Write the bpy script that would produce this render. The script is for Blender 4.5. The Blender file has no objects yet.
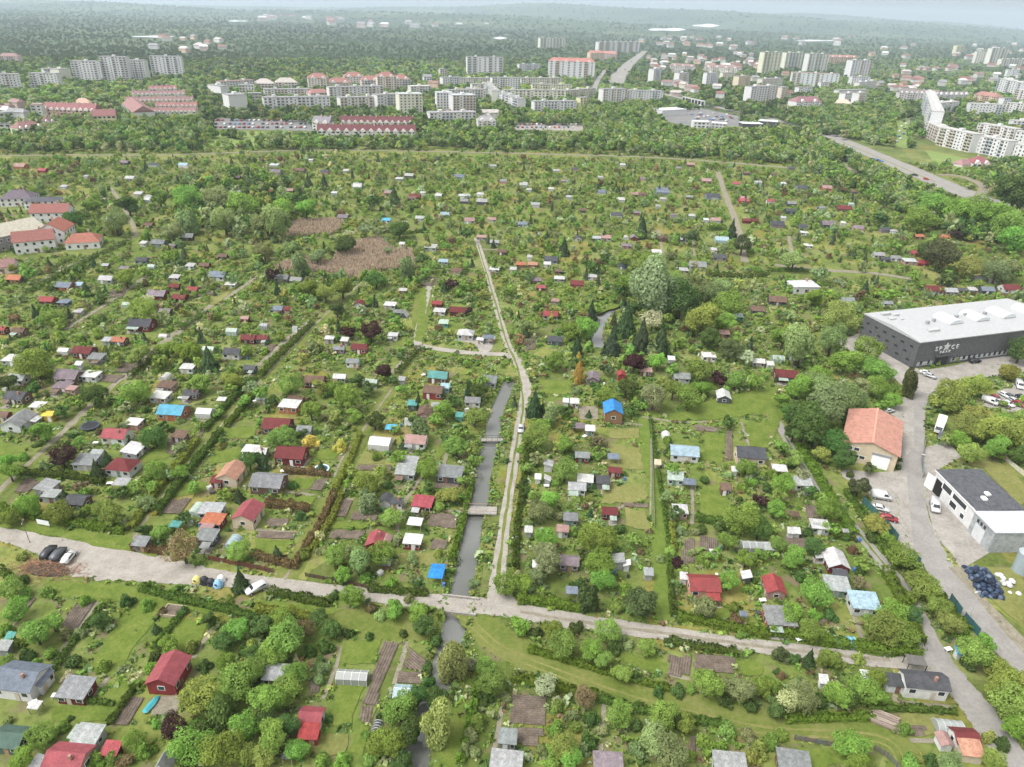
import bpy, math, random
import numpy as np
from mathutils import Vector, Matrix
random.seed(7); RNG = np.random.default_rng(11)
C = bpy.context.scene.collection
rad = math.radians
# ------------------------------------------------------------------ camera model (drone, 110 m up)
W, H, FOC, CAMZ = 1024, 767, 711.0, 110.0
PITCH, ROLL = math.atan(371.5/711), 0.0322
_F = np.array([0, math.cos(PITCH), -math.sin(PITCH)])
_R0 = np.array([1., 0, 0]); _U0 = np.array([0, math.sin(PITCH), math.cos(PITCH)])
_R = math.cos(ROLL)*_R0 + math.sin(ROLL)*_U0
_U = -math.sin(ROLL)*_R0 + math.cos(ROLL)*_U0
def at(px, py, z=0.0):
    d = _F + (px-512)/FOC*_R + (383.5-py)/FOC*_U
    t = (z-CAMZ)/d[2]
    return Vector((t*d[0], t*d[1], z))
def proj(x, y, z=0.0):
    v = np.array([x, y, z-CAMZ]); w = v@_F
    return 512+FOC*(v@_R)/w, 383.5-FOC*(v@_U)/w, w
def mpp(px, py):                      # metres per pixel on the ground there
    p = at(px, py); return proj(p.x, p.y)[2]/FOC
TX = {'1': 0, '2': 256, '3': 512, '4': 768}; TY = {'A': 0, 'B': 180, 'C': 370, 'D': 567}
Z = 3.836
def tp(t, X, Y): return TX[t[1]]+X/Z, TY[t[0]]+Y/Z
# ------------------------------------------------------------------ materials
def mat(name):
    m = bpy.data.materials.new(name); m.use_nodes = True
    nt = m.node_tree; nt.nodes.clear()
    return m, nt.nodes, nt.links
def nd(ns, t, **k):
    n = ns.new(t)
    for a, b in k.items():
        if a.startswith('i_'): n.inputs[a[2:].replace('_', ' ')].default_value = b
        else: setattr(n, a, b)
    return n
def ramp(ns, stops):
    r = ns.new('ShaderNodeValToRGB'); e = r.color_ramp.elements
    while len(e) < len(stops): e.new(.5)
    for el, (p, c) in zip(e, stops): el.position = p; el.color = (*c, 1) if len(c) == 3 else c
    return r
def mixc(ns, ls, fac, a, b, bt='MIX'):
    m = ns.new('ShaderNodeMix'); m.data_type = 'RGBA'; m.blend_type = bt
    for s, v in ((0, fac), (6, a), (7, b)):
        if hasattr(v, 'is_output'): ls.new(v, m.inputs[s])
        else: m.inputs[s].default_value = v if s == 0 else (*v, 1)
    return m.outputs[2]
def noise(ns, ls, co, scale, detail=3, rough=.55):
    n = nd(ns, 'ShaderNodeTexNoise', i_Scale=scale, i_Detail=detail, i_Roughness=rough)
    ls.new(co, n.inputs['Vector']); return n.outputs['Fac']
def finish(ns, ls, col, rough=.9, spec=.2, bump=None, bs=.3, metal=0):
    b = nd(ns, 'ShaderNodeBsdfPrincipled', i_Roughness=rough, i_Metallic=metal)
    b.inputs['Specular IOR Level'].default_value = spec
    if hasattr(col, 'is_output'): ls.new(col, b.inputs['Base Color'])
    else: b.inputs['Base Color'].default_value = (*col, 1)
    if bump is not None:
        bp = nd(ns, 'ShaderNodeBump', i_Strength=bs, i_Distance=.1); ls.new(bump, bp.inputs['Height']); ls.new(bp.outputs[0], b.inputs['Normal'])
    o = ns.new('ShaderNodeOutputMaterial'); ls.new(b.outputs[0], o.inputs[0]); return b
def two_noise(name, cols, s1, s2, rough=.95, spec=.1, bump=0):
    m, ns, ls = mat(name); tc = ns.new('ShaderNodeTexCoord').outputs['Object']
    a = noise(ns, ls, tc, s1, 4, .6); b = noise(ns, ls, tc, s2, 3, .7)
    mx = nd(ns, 'ShaderNodeMath', operation='ADD'); ls.new(a, mx.inputs[0]); ls.new(b, mx.inputs[1])
    hf = nd(ns, 'ShaderNodeMath', operation='MULTIPLY'); ls.new(mx.outputs[0], hf.inputs[0]); hf.inputs[1].default_value = .5
    r = ramp(ns, [(.36+.28*i/(len(cols)-1), c) for i, c in enumerate(cols)]); ls.new(hf.outputs[0], r.inputs[0])
    finish(ns, ls, r.outputs[0], rough, spec, b if bump else None, bump); return m
def leaf_material(name, attr_col):
    m, ns, ls = mat(name)
    at_ = nd(ns, 'ShaderNodeAttribute', attribute_name='tint')
    if attr_col:
        col = nd(ns, 'ShaderNodeAttribute', attribute_name='leafcol').outputs['Color']
    else:
        oi = ns.new('ShaderNodeObjectInfo')
        hs = nd(ns, 'ShaderNodeHueSaturation'); ls.new(oi.outputs['Color'], hs.inputs['Color'])
        mr = nd(ns, 'ShaderNodeMapRange', i_To_Min=.78, i_To_Max=1.22); ls.new(oi.outputs['Random'], mr.inputs['Value']); ls.new(mr.outputs[0], hs.inputs['Value'])
        ms = nd(ns, 'ShaderNodeMapRange', i_To_Min=.485, i_To_Max=.515); ls.new(oi.outputs['Random'], ms.inputs['Value']); ls.new(ms.outputs[0], hs.inputs['Hue'])
        col = hs.outputs[0]
    c = mixc(ns, ls, 1.0, col, at_.outputs['Color'], 'MULTIPLY')
    d = ns.new('ShaderNodeBsdfDiffuse'); ls.new(c, d.inputs['Color'])
    t = ns.new('ShaderNodeBsdfTranslucent'); ls.new(mixc(ns, ls, 1.0, c, (1.0, 1.0, .72), 'MULTIPLY'), t.inputs['Color'])
    mx = nd(ns, 'ShaderNodeMixShader'); mx.inputs[0].default_value = .38; ls.new(d.outputs[0], mx.inputs[1]); ls.new(t.outputs[0], mx.inputs[2])
    o = ns.new('ShaderNodeOutputMaterial'); ls.new(mx.outputs[0], o.inputs[0]); return m
M = {}
M['leaf'] = leaf_material('leaf', False); M['leafstuff'] = leaf_material('leaf_mass', True)
def painted(name, rough, dirt, band=None, spec=.25, tile=False):
    m, ns, ls = mat(name); oi = ns.new('ShaderNodeObjectInfo'); tc = ns.new('ShaderNodeTexCoord').outputs['Object']
    n1 = noise(ns, ls, tc, .9, 5, .7); n2 = noise(ns, ls, tc, 6, 3, .6)
    r = ramp(ns, [(.3, (1-dirt,)*3), (.62, (1, 1, 1))]); ls.new(n1, r.inputs[0])
    c = mixc(ns, ls, 1.0, oi.outputs['Color'], r.outputs[0], 'MULTIPLY')
    r2 = ramp(ns, [(.35, (1-dirt*.6,)*3), (.6, (1.0+dirt*.15,)*3)]); ls.new(n2, r2.inputs[0])
    c = mixc(ns, ls, 1.0, c, r2.outputs[0], 'MULTIPLY')
    bump = n2
    if band:
        wv = nd(ns, 'ShaderNodeTexWave', wave_type='BANDS', bands_direction=band[0], i_Scale=band[1], i_Distortion=.05)
        ls.new(tc, wv.inputs['Vector']); bump = wv.outputs['Fac']
        r3 = ramp(ns, [(0, (.72,)*3), (.35, (1, 1, 1))]); ls.new(bump, r3.inputs[0])
        c = mixc(ns, ls, 1.0, c, r3.outputs[0], 'MULTIPLY')
    finish(ns, ls, c, rough, spec, bump, .4); return m
M['wall'] = painted('plaster', .85, .22); M['wood'] = painted('boards', .8, .3, ('X', 4.5))
M['felt'] = painted('roof_felt', .9, .5); M['sheet'] = painted('roof_sheet', .6, .42, ('X', 2.6), .3)
M['tile'] = painted('roof_tiles', .8, .35, ('X', 3.6)); M['paint'] = painted('car_paint', .25, .08, None, .5)
M['plain'] = painted('painted_metal', .5, .15)
m, ns, ls = mat('window_glass'); finish(ns, ls, (.03, .035, .04), .08, .6); M['glass'] = m
m, ns, ls = mat('rubber'); finish(ns, ls, (.015, .015, .016), .8); M['rubber'] = m
m, ns, ls = mat('far_glass'); finish(ns, ls, (.2, .21, .225), .3, .5); M['farglass'] = m
m, ns, ls = mat('lamp_lens'); finish(ns, ls, (.75, .75, .72), .15, .6); M['lens'] = m
m, ns, ls = mat('greenhouse_film')
oi = ns.new('ShaderNodeObjectInfo'); b = finish(ns, ls, oi.outputs['Color'], .35, .5); b.inputs['Alpha'].default_value = .72; M['film'] = m
M['dirt'] = two_noise('dirt_road_surface', [(.215, .196, .168), (.275, .253, .222), (.335, .312, .28)], .35, 2.2)
M['path'] = two_noise('path_surface', [(.14, .125, .09), (.2, .18, .135), (.27, .245, .195)], .5, 3)
M['asphalt'] = two_noise('worn_asphalt', [(.19, .18, .168), (.23, .218, .203), (.27, .257, .24)], .2, 1.4)
M['concrete'] = two_noise('concrete', [(.2, .186, .165), (.26, .242, .218), (.33, .31, .28)], .22, 1.3)
M['soil'] = two_noise('garden_soil', [(.075, .058, .045), (.125, .1, .08), (.185, .152, .122)], .6, 5, bump=.5)
M['lawn'] = two_noise('mown_grass', [(.07, .105, .018), (.105, .145, .026), (.15, .175, .045)], .3, 1.6)
M['drylawn'] = two_noise('dry_grass', [(.115, .125, .036), (.16, .165, .053), (.21, .195, .08)], .12, 1.3)
M['trackgrass'] = two_noise('track_grass', [(.075, .112, .02), (.12, .145, .034), (.165, .165, .06)], .16, 1.1)
M['freshgrass'] = two_noise('fresh_grass', [(.075, .118, .02), (.105, .15, .028), (.14, .175, .042)], .4, 1.8)
M['bark'] = two_noise('bark', [(.05, .04, .03), (.1, .08, .06)], 2, 9)
M['meadow'] = two_noise('far_meadow', [(.13, .19, .05), (.19, .24, .08)], .02, .2)
# water
m, ns, ls = mat('canal_water'); tc = ns.new('ShaderNodeTexCoord').outputs['Object']
wn = noise(ns, ls, tc, .07, 1); wr = ramp(ns, [(.35, (.095, .098, .088)), (.65, (.135, .138, .13))]); ls.new(wn, wr.inputs[0]); b = finish(ns, ls, wr.outputs[0], .06, .9, noise(ns, ls, tc, 1.2, 2), .04); M['water'] = m  # grey tone patches stand in for algae and for sky mirrored on the water
m, ns, ls = mat('lake_water'); finish(ns, ls, (.6, .63, .66), .35, .6); M['lake'] = m  # sky reflection is put into the pale base colour
# ground
m, ns, ls = mat('garden_ground'); tc = ns.new('ShaderNodeTexCoord').outputs['Object']
a = noise(ns, ls, tc, .055, 5, .6); b_ = noise(ns, ls, tc, .6, 4, .7); c_ = noise(ns, ls, tc, .16, 4, .6)
r1 = ramp(ns, [(.3, (.092, .128, .03)), (.5, (.135, .168, .045)), (.68, (.185, .2, .075))]); ls.new(a, r1.inputs[0])
mp = nd(ns, 'ShaderNodeMapping'); mp.inputs['Scale'].default_value = (.085, .055, 1); mp.inputs['Rotation'].default_value = (0, 0, rad(4)); ls.new(tc, mp.inputs['Vector'])
vo = nd(ns, 'ShaderNodeTexVoronoi', distance='CHEBYCHEV', voronoi_dimensions='2D', i_Scale=1.0, i_Randomness=.8); ls.new(mp.outputs[0], vo.inputs['Vector'])
sp = ns.new('ShaderNodeSeparateColor'); ls.new(vo.outputs['Color'], sp.inputs[0])
rp = ramp(ns, [(0, (.62, .66, .6)), (.25, (.85, .92, .8)), (.5, (1, 1, 1)), (.72, (1.25, 1.12, 1.1)), (.9, (1.3, .95, .9))]); rp.color_ramp.interpolation = 'CONSTANT'; ls.new(sp.outputs[0], rp.inputs[0])
base = mixc(ns, ls, .75, r1.outputs[0], mixc(ns, ls, 1.0, r1.outputs[0], rp.outputs[0], 'MULTIPLY'))
r2 = ramp(ns, [(.28, (.55, .56, .5)), (.5, (1, 1, 1)), (.72, (1.25, 1.2, 1.2))]); ls.new(b_, r2.inputs[0])
col = mixc(ns, ls, 1.0, base, r2.outputs[0], 'MULTIPLY')
r3 = ramp(ns, [(.55, (0,)*3), (.66, (1,)*3)]); ls.new(c_, r3.inputs[0])
col = mixc(ns, ls, r3.outputs[0], col, (.15, .125, .075))
va = nd(ns, 'ShaderNodeAttribute', attribute_name='forest')
n3a = noise(ns, ls, tc, .02, 6, .7); n3b = noise(ns, ls, tc, .0011, 5, .65); n3m = nd(ns, 'ShaderNodeMath', operation='MULTIPLY_ADD'); ls.new(n3b, n3m.inputs[0]); n3m.inputs[1].default_value = 1.5; n3m.inputs[2].default_value = -.75; n3s = nd(ns, 'ShaderNodeMath', operation='ADD'); ls.new(n3a, n3s.inputs[0]); ls.new(n3m.outputs[0], n3s.inputs[1]); n3 = n3s.outputs[0]
rf = ramp(ns, [(.22, (.024, .042, .028)), (.45, (.045, .07, .038)), (.6, (.07, .1, .05)), (.8, (.13, .145, .09))]); ls.new(n3, rf.inputs[0])
col = mixc(ns, ls, va.outputs['Fac'], col, rf.outputs[0])
finish(ns, ls, col, .95, .05, b_, .5); M['ground'] = m
# ------------------------------------------------------------------ mesh builder
class MB:
    def __init__(s): s.v = []; s.f = []
    def add(s, vs, fs):
        o = len(s.v); s.v += [tuple(p) for p in vs]; s.f += [tuple(i+o for i in q) for q in fs]; return s
    def box(s, x0, x1, y0, y1, z0, z1):
        return s.add([(x, y, z) for z in (z0, z1) for y in (y0, y1) for x in (x0, x1)],
                     [(0, 2, 3, 1), (4, 5, 7, 6), (0, 1, 5, 4), (2, 6, 7, 3), (0, 4, 6, 2), (1, 3, 7, 5)])
    def tube(s, p0, p1, r0, r1=None, n=6):
        r1 = r0 if r1 is None else r1; p0 = Vector(p0); p1 = Vector(p1); d = (p1-p0).normalized()
        u = d.orthogonal().normalized(); w = d.cross(u); o = []
        for p, r in ((p0, r0), (p1, r1)):
            for k in range(n):
                t = 2*math.pi*k/n; o.append(p+u*math.cos(t)*r+w*math.sin(t)*r)
        return s.add(o, [(k, (k+1) % n, n+(k+1) % n, n+k) for k in range(n)]+[tuple(range(n-1, -1, -1)), tuple(range(n, 2*n))])
    def prism(s, prof, y0, y1):        # polygon in (x,z) extruded along y
        n = len(prof); o = [(x, y0, z) for x, z in prof]+[(x, y1, z) for x, z in prof]
        return s.add(o, [(i, (i+1) % n, n+(i+1) % n, n+i) for i in range(n)]+[tuple(range(n-1, -1, -1)), tuple(range(n, 2*n))])
    def prismx(s, prof, x0, x1):       # polygon in (y,z) extruded along x
        n = len(prof); o = [(x0, y, z) for y, z in prof]+[(x1, y, z) for y, z in prof]
        return s.add(o, [(i, n+i, n+(i+1) % n, (i+1) % n) for i in range(n)]+[tuple(range(n)), tuple(range(2*n-1, n-1, -1))])
    def slab(s, quad, t):              # thick sloping sheet from 4 points
        q = [Vector(p) for p in quad]; lo = [p-Vector((0, 0, t)) for p in q]; n = len(q)
        return s.add(q+lo, [tuple(range(n)), tuple(range(2*n-1, n-1, -1))]+[(i, n+i, n+(i+1) % n, (i+1) % n) for i in range(n)])
    def mesh(s, name):
        me = bpy.data.meshes.new(name); me.from_pydata(s.v, [], s.f); me.update(); return me
def obj(name, data, m=None, parent=None, color=None, loc=(0, 0, 0), rz=0.0, scale=None):
    if isinstance(data, MB): data = data.mesh(name)
    o = bpy.data.objects.new(name, data); C.objects.link(o)
    if m is not None and data is not None and not data.materials: data.materials.append(M[m])
    if parent is not None: o.parent = parent
    o.location = loc; o.rotation_euler = (0, 0, rz)
    if scale is not None: o.scale = scale
    if color is not None: o.color = (*color, 1)
    return o
PENDING = []          # (object, description, px, py)
def tag(o, cat, label=None, group=None, desc=None, px=None, py=None):
    o['category'] = cat
    if group: o['group'] = group
    if label: o['label'] = label
    else: PENDING.append((o, desc, px, py))
    return o
def root(name, loc, rz, cat, label=None, group=None, desc=None, px=None, py=None):
    o = bpy.data.objects.new(name, None); C.objects.link(o); o.location = loc; o.rotation_euler = (0, 0, rz); o.empty_display_size = .5
    return tag(o, cat, label, group, desc, px, py)
def structure(o, label, kind='structure'):
    o['kind'] = kind; o['label'] = label; return o
# ------------------------------------------------------------------ keep-clear bookkeeping
PROT = np.full((H, W), -9.0)          # base row of what must stay visible at that pixel (-9: nothing)
FOOT = []                             # (x, y, radius) of things a tree may not stand in
def protect_poly(pts, base=-1.0):
    xs = [p[0] for p in pts]; ys = [p[1] for p in pts]
    x0, x1 = max(0, int(min(xs))), min(W-1, int(max(xs))+1); y0, y1 = max(0, int(min(ys))), min(H-1, int(max(ys))+1)
    if x1 <= x0 or y1 <= y0: return
    X, Y = np.meshgrid(np.arange(x0, x1+1)+.5, np.arange(y0, y1+1)+.5); ins = np.zeros(X.shape, bool); n = len(pts)
    for i in range(n):
        (xa, ya), (xb, yb) = pts[i], pts[(i+1) % n]
        if ya == yb: continue
        c = ((ya > Y) != (yb > Y)) & (X < (xb-xa)*(Y-ya)/(yb-ya)+xa); ins ^= c
    s = PROT[y0:y1+1, x0:x1+1]; s[ins] = np.maximum(s[ins], 2000. if base < 0 else base)
def protect_box(x0, x1, y0, y1, base): protect_poly([(x0, y0), (x1, y0), (x1, y1), (x0, y1)], base)
def clear_frac(px, py, r, base):      # share of the crown's box that would hide a protected thing
    x0, x1, y0, y1 = int(max(0, px-r)), int(min(W, px+r+1)), int(max(0, py-r)), int(min(H, py+r+1))
    if x1 <= x0 or y1 <= y0: return 1.0
    s = PROT[y0:y1, x0:x1]; return float(((s > -5) & ((s >= 2000) | (s < base+1))).mean())
def foot_clear(x, y, r):
    if not FOOT: return True
    return True
# ------------------------------------------------------------------ roads, water, ground
def smooth(pts, n=8):                 # Catmull-Rom through (x, y, w)
    P = [np.array(p, float) for p in pts]; P = [2*P[0]-P[1]]+P+[2*P[-1]-P[-2]]; out = []
    for i in range(1, len(P)-2):
        for k in range(n):
            t = k/n; a, b, c, d = P[i-1:i+3]
            out.append(.5*((2*b)+(-a+c)*t+(2*a-5*b+4*c-d)*t*t+(-a+3*b-3*c+d)*t**3))
    out.append(P[-2]); return out
LEVEL = [0.02]
LINES = {}
def strip(name, pix, m, label, z=None, protect=True, n=8, jag=.1, dz=.0012):
    pts = []
    for p in pix:
        g = at(p[0], p[1]); pts.append((g.x, g.y, p[2]))
    S = smooth(pts, n) if len(pts) > 2 or n > 1 else [np.array(p, float) for p in pts]
    LEVEL[0] += dz; z = LEVEL[0] if z is None else z; v = []; f = []
    for i, s in enumerate(S):
        a = S[max(0, i-1)]; b = S[min(len(S)-1, i+1)]; d = (b-a)[:2]; d = d/(np.linalg.norm(d)+1e-9); nrm = np.array([-d[1], d[0]])
        wl = s[2]/2*(1+random.uniform(-jag, jag)); wr = s[2]/2*(1+random.uniform(-jag, jag))
        v += [(*(s[:2]+nrm*wl), z), (*(s[:2]-nrm*wr), z)]
        if i: f.append((2*i-2, 2*i-1, 2*i+1, 2*i))
    me = bpy.data.meshes.new(name); me.from_pydata(v, [], f); me.update()
    o = obj(name, me, m); structure(o, label)
    if protect:
        for q in f: protect_poly([proj(*v[i])[:2] for i in (q[0], q[1], q[2], q[3])])
    LINES.setdefault(name, []).append(np.array(S)); return o
def patch(name, pix, m, label=None, z=None, protect=True, dz=.0012, wob=0):
    LEVEL[0] += dz; z = LEVEL[0] if z is None else z
    g = [at(p[0], p[1], 0) for p in pix]
    if wob:                           # irregular edge
        out = []
        for i, a in enumerate(g):
            b = g[(i+1) % len(g)]; k = max(2, int((b-a).length/2.0))
            for j in range(k):
                p = a.lerp(b, j/k); out.append(p+Vector((random.uniform(-wob, wob), random.uniform(-wob, wob), 0)))
        g = out
    v = [(p.x, p.y, z) for p in g]
    if sum(v[i][0]*v[(i+1) % len(v)][1]-v[(i+1) % len(v)][0]*v[i][1] for i in range(len(v))) < 0: v.reverse()
    me = bpy.data.meshes.new(name); me.from_pydata(v, [], [tuple(range(len(v)))]); me.update()
    o = obj(name, me, m)
    if label: structure(o, label)
    if protect: protect_poly(pix)
    return o
canal_px = [(509, 380, 3.0), (506.5, 387, 3.2), (497, 410, 3.2), (491, 440, 3.4), (483.5, 470, 3.5), (479, 500, 3.6), (473.5, 518, 3.6), (468.5, 552, 3.7),
            (462, 582, 3.6), (455, 619, 3.8), (451.5, 637, 3.6), (436, 690, 3.5), (421, 736, 3.4), (413, 775, 3.4), (405, 805, 3.4)]
stream_px = [(618, 304, 3.2), (608, 311, 3.4), (600, 321, 3.8), (597, 334, 3.8), (600, 346, 3)]
def gpts(px): return smooth([(at(a, b).x, at(a, b).y, w) for a, b, w in px], 6)
CANAL = gpts(canal_px); STREAM = gpts(stream_px)
def dist_line(S, X, Y):
    D = np.full(X.shape, 1e9)
    for a, b in zip(S[:-1], S[1:]):
        d = (b-a)[:2]; L2 = d@d+1e-9; t = np.clip(((X-a[0])*d[0]+(Y-a[1])*d[1])/L2, 0, 1)
        D = np.minimum(D, np.hypot(X-a[0]-t*d[0], Y-a[1]-t*d[1])-(a[2]+(b[2]-a[2])*t)/2)
    return D
HILLPX = ([-200, 0, 256, 512, 640, 768, 900, 960, 1024, 1200], [2, 2, 3, 9, 10, 10.5, 9, 6, 1, 0])
def hill(X, Y):
    px = 512+FOC*X/np.maximum(Y, 1)*1.06
    ang = np.interp(px, *HILLPX)/FOC
    s = np.clip((Y-4500)/8500, 0, 1); s = s*s*(3-2*s)
    und = 1+.12*np.sin(X/900.+Y/1500.)+.08*np.sin(X/370.+1)
    rid = 38*np.clip((Y-5000)/2500, 0, 1)*(np.sin(Y/820.+X/2600.+1.4*np.sin(X/3100.))+.5*np.sin(X/640.+Y/900.))
    return np.maximum(0, s*(ang*13000*und)+rid*np.clip((14500-Y)/3000, 0, 1))
def on_terrain(px, py):               # where the sight line through that pixel meets the ground or hills
    d = _F+(px-512)/FOC*_R+(383.5-py)/FOC*_U; t = np.linspace(1500, 16000, 1500); P = d[None]*t[:, None]; P[:, 2] += CAMZ
    k = np.nonzero(P[:, 2] < hill(P[:, 0], P[:, 1])+2.5)[0]
    return P[k[0]] if len(k) else None
def axis(a, b, st, far, k):
    m_ = list(np.arange(a, b+.01, st)); g = (far/ max(1, b-a))**(1/k)
    out = [b+ (far-b)*((i/k)**3.2) for i in range(1, k+1)]; return m_, out
mx_, ox = axis(-230, 230, 1.5, 17000, 44)
xs = np.array([-o for o in reversed(ox)]+mx_+ox); my_, oy = axis(40, 440, 1.5, 18000, 150)
ys = np.array([-200, -60]+my_+oy)
X, Y = np.meshgrid(xs, ys); Zg = hill(X, Y)
near = (Y < 460) & (np.abs(X) < 235)
for S, hw in ((CANAL, 2.0), (STREAM, 1.8)):
    D = dist_line(S, X, Y)+.35*np.sin(Y*.9+1.3*np.sin(Y*.37))+.22*np.sin(Y*2.1+X); t = np.clip(D/hw, 0, 1); Zg = np.where(near, np.minimum(Zg, -1.0*(1-t*t*(3-2*t))), Zg)
nx, ny = len(xs), len(ys)
def bulk_mesh(name, V, quads):
    me = bpy.data.meshes.new(name); me.vertices.add(len(V)); me.vertices.foreach_set('co', np.ascontiguousarray(V, np.float32).ravel())
    nq = len(quads); me.loops.add(nq*4); me.loops.foreach_set('vertex_index', np.ascontiguousarray(quads, np.int32).ravel())
    me.polygons.add(nq); me.polygons.foreach_set('loop_start', np.arange(0, nq*4, 4, dtype=np.int32)); me.update(calc_edges=True); return me
idx = np.arange(nx*ny).reshape(ny, nx)
me = bulk_mesh('ground', np.stack([X, Y, Zg], -1).reshape(-1, 3), np.stack([idx[:-1, :-1], idx[:-1, 1:], idx[1:, 1:], idx[1:, :-1]], -1).reshape(-1, 4))
fo = np.clip((Y-640)/500, 0, 1).astype(np.float32).ravel()
fa = me.attributes.new('forest', 'FLOAT', 'POINT'); fa.data.foreach_set('value', fo)
for p in me.polygons: p.use_smooth = True
structure(obj('ground', me, 'ground'), 'green garden ground running out to wooded hills on the horizon')
def water(name, S, z, label, ex=.5):
    v = []; f = []
    for i, s in enumerate(S):
        d = (S[min(len(S)-1, i+1)]-S[max(0, i-1)])[:2]; d = d/np.linalg.norm(d); n = np.array([-d[1], d[0]])
        v += [(*(s[:2]+n*(s[2]/2+ex)), z), (*(s[:2]-n*(s[2]/2+ex)), z)]
        if i: f.append((2*i-2, 2*i-1, 2*i+1, 2*i))
    me = bpy.data.meshes.new(name); me.from_pydata(v, [], f); me.update(); structure(obj(name, me, 'water'), label)
    for q in f: protect_poly([proj(*v[i])[:2] for i in q])
water('canal_water', CANAL, -.62, 'straight narrow grey canal between the gardens')
water('stream_water', STREAM, -.62, 'bend of grey stream showing between trees')
def offset_strip(name, S, off, w, m, label):
    LEVEL[0] += .0012; v = []; f = []
    for i, s in enumerate(S):
        d = (S[min(len(S)-1, i+1)]-S[max(0, i-1)])[:2]; d = d/np.linalg.norm(d); n = np.array([-d[1], d[0]]); ww = w*random.uniform(.55, 1.3)
        v += [(*(s[:2]+n*(off+ww/2)), LEVEL[0]), (*(s[:2]+n*(off-ww/2)), LEVEL[0])]
        if i: f.append((2*i-2, 2*i-1, 2*i+1, 2*i))
    me = bpy.data.meshes.new(name); me.from_pydata(v, [], f); me.update(); structure(obj(name, me, m), label)
# lanes (grass), then paths, dirt roads, asphalt
for pts in ([(-10, 497, 3), (0, 490, 3), (55, 440, 3), (95, 402, 3), (160, 345, 3), (195, 318, 3), (232, 290, 3)],
            [(130, 545, 5), (145, 522, 4.5), (190, 463, 4.5), (250, 393, 4), (310, 330, 3.5), (362, 282, 3)],
            [(283, 582, 5), (310, 540, 5), (348, 463, 4.5), (365, 428, 4), (395, 385, 3.5), (418, 345, 3.5)],
            
            [(420, 338, 5), (421, 310, 7), (424, 288, 6)]):
    strip('grass_lane', pts, 'trackgrass', 'mown grass lane running between the garden plots')
strip('grass_lane', [(644, 416, 3.4), (649, 460, 3.6), (658.5, 520, 3.8), (662, 575, 3.8), (665, 622, 4)], 'freshgrass', 'bright green grass lane running straight up right of the canal road')
for l_, w_ in ((0, 2.0), (1, .7), (2, .7)): offset_strip('wheel_track', LINES['grass_lane'][l_], .2, w_, 'path', 'trodden path along the middle of a grass lane')
strip('grass_track', [(466, 608, 6), (488, 630, 7), (512, 648, 7), (570, 671, 6.5), (630, 692, 6.5), (700, 710, 6.2), (768, 724, 6.5), (830, 727, 6.5), (880, 733, 7), (905, 752, 7), (912, 785, 7)],
      'trackgrass', 'broad mown grass track curving below the dirt road')
for of in (-2.1, -.7): offset_strip('wheel_track', LINES['grass_track'][0], of, .5, 'drylawn', 'worn wheel track along the broad grass track')
strip('grass_track', [(318, 618, 3), (345, 621, 7), (390, 626, 7), (436, 629, 6)], 'trackgrass', 'short mown grass strip below the left dirt road')
strip('grass_bank', [(478, 660, 3), (466, 700, 4), (452, 740, 4), (440, 790, 4)], 'lawn', 'grassy canal bank going down to the lower edge', protect=False)
PATHS = [('D1', [(380, 125), (290, 250), (200, 370)], .9), ('D1', [(592, 155), (470, 330), (420, 420), (330, 520)], .9), ('D1', [(815, 235), (740, 350)], .9), ('D2', [(342, 280), (300, 400), (258, 505)], .8),
         ('D2', [(580, 288), (556, 370), (530, 450)], .9), ('D3', [(356, 500), (348, 600), (338, 712)], .8), ('D3', [(480, 388), (600, 412), (682, 430)], .8), ('D2', [(948, 520), (930, 620), (912, 722)], .8),
         ('C2', [(300, 488), (340, 492), (375, 497)], .9), ('C2', [(110, 465), (180, 475), (250, 487)], 1.0), ('C3', [(530, 188), (534, 290), (530, 600)], .45), ('C3', [(690, 440), (692, 520), (690, 592)], .9),
         ('C3', [(880, 200), (895, 250), (912, 292)], .8), ('C1', [(690, 183), (760, 192), (832, 202)], .9), ('C3', [(500, 180), (650, 200), (800, 196)], 1.0), ('C2', [(350, 440), (300, 560), (250, 640)], .7),
         ('C2', [(360, 290), (320, 360), (300, 410)], .7), ('D1', [(240, 320), (330, 100)], .0), ('C2', [(735, 310), (718, 372)], 1.0), ('C2', [(680, 535), (800, 545)], 1.0), ('C2', [(640, 400), (565, 520), (540, 620)], 1.0),
         ('D4', [(490, 490), (500, 515), (720, 540)], .8), ('D4', [(545, 665), (640, 668)], .9), ('D4', [(330, 190), (350, 240), (365, 285)], 1.0), ('C4', [(170, 500), (225, 600)], .7), ('D1', [(130, 120), (40, 240)], .6),
         ('C3', [(420, 200), (500, 212)], 1.0), ('C3', [(390, 540), (440, 515)], .8), ('C2', [(0, 612), (160, 625)], .8), ('B1', [(100, 425), (200, 365), (330, 300), (400, 268), (520, 215)], 2.2),
         ('B1', [(425, 30), (490, 130), (525, 215)], 2.2), ('B1', [(480, 767), (600, 650), (750, 540)], 2), ('B1', [(240, 580), (400, 480), (560, 370)], 2), ('B1', [(860, 460), (980, 375)], 2),
         ('B2', [(0, 720), (110, 620), (210, 540)], 2), ('B2', [(860, 265), (982, 270)], 1.5), ('B2', [(520, 740), (570, 690), (625, 640)], 2), ('C4', [(0, 85), (60, 130)], 1.2), ('B4', [(80, 215), (100, 330)], 2),
         ('B3', [(560, 190), (580, 290)], 1.5), ('B3', [(690, 180), (700, 290)], 1.2)]
for t, pl, w in PATHS:
    if w > 0:
        strip('garden_path', [(*tp(t, x, y), w) for x, y in pl], 'path', 'narrow trodden garden path between plots', n=4, protect=(t[0] in 'CD' or w >= 1.5))
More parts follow.
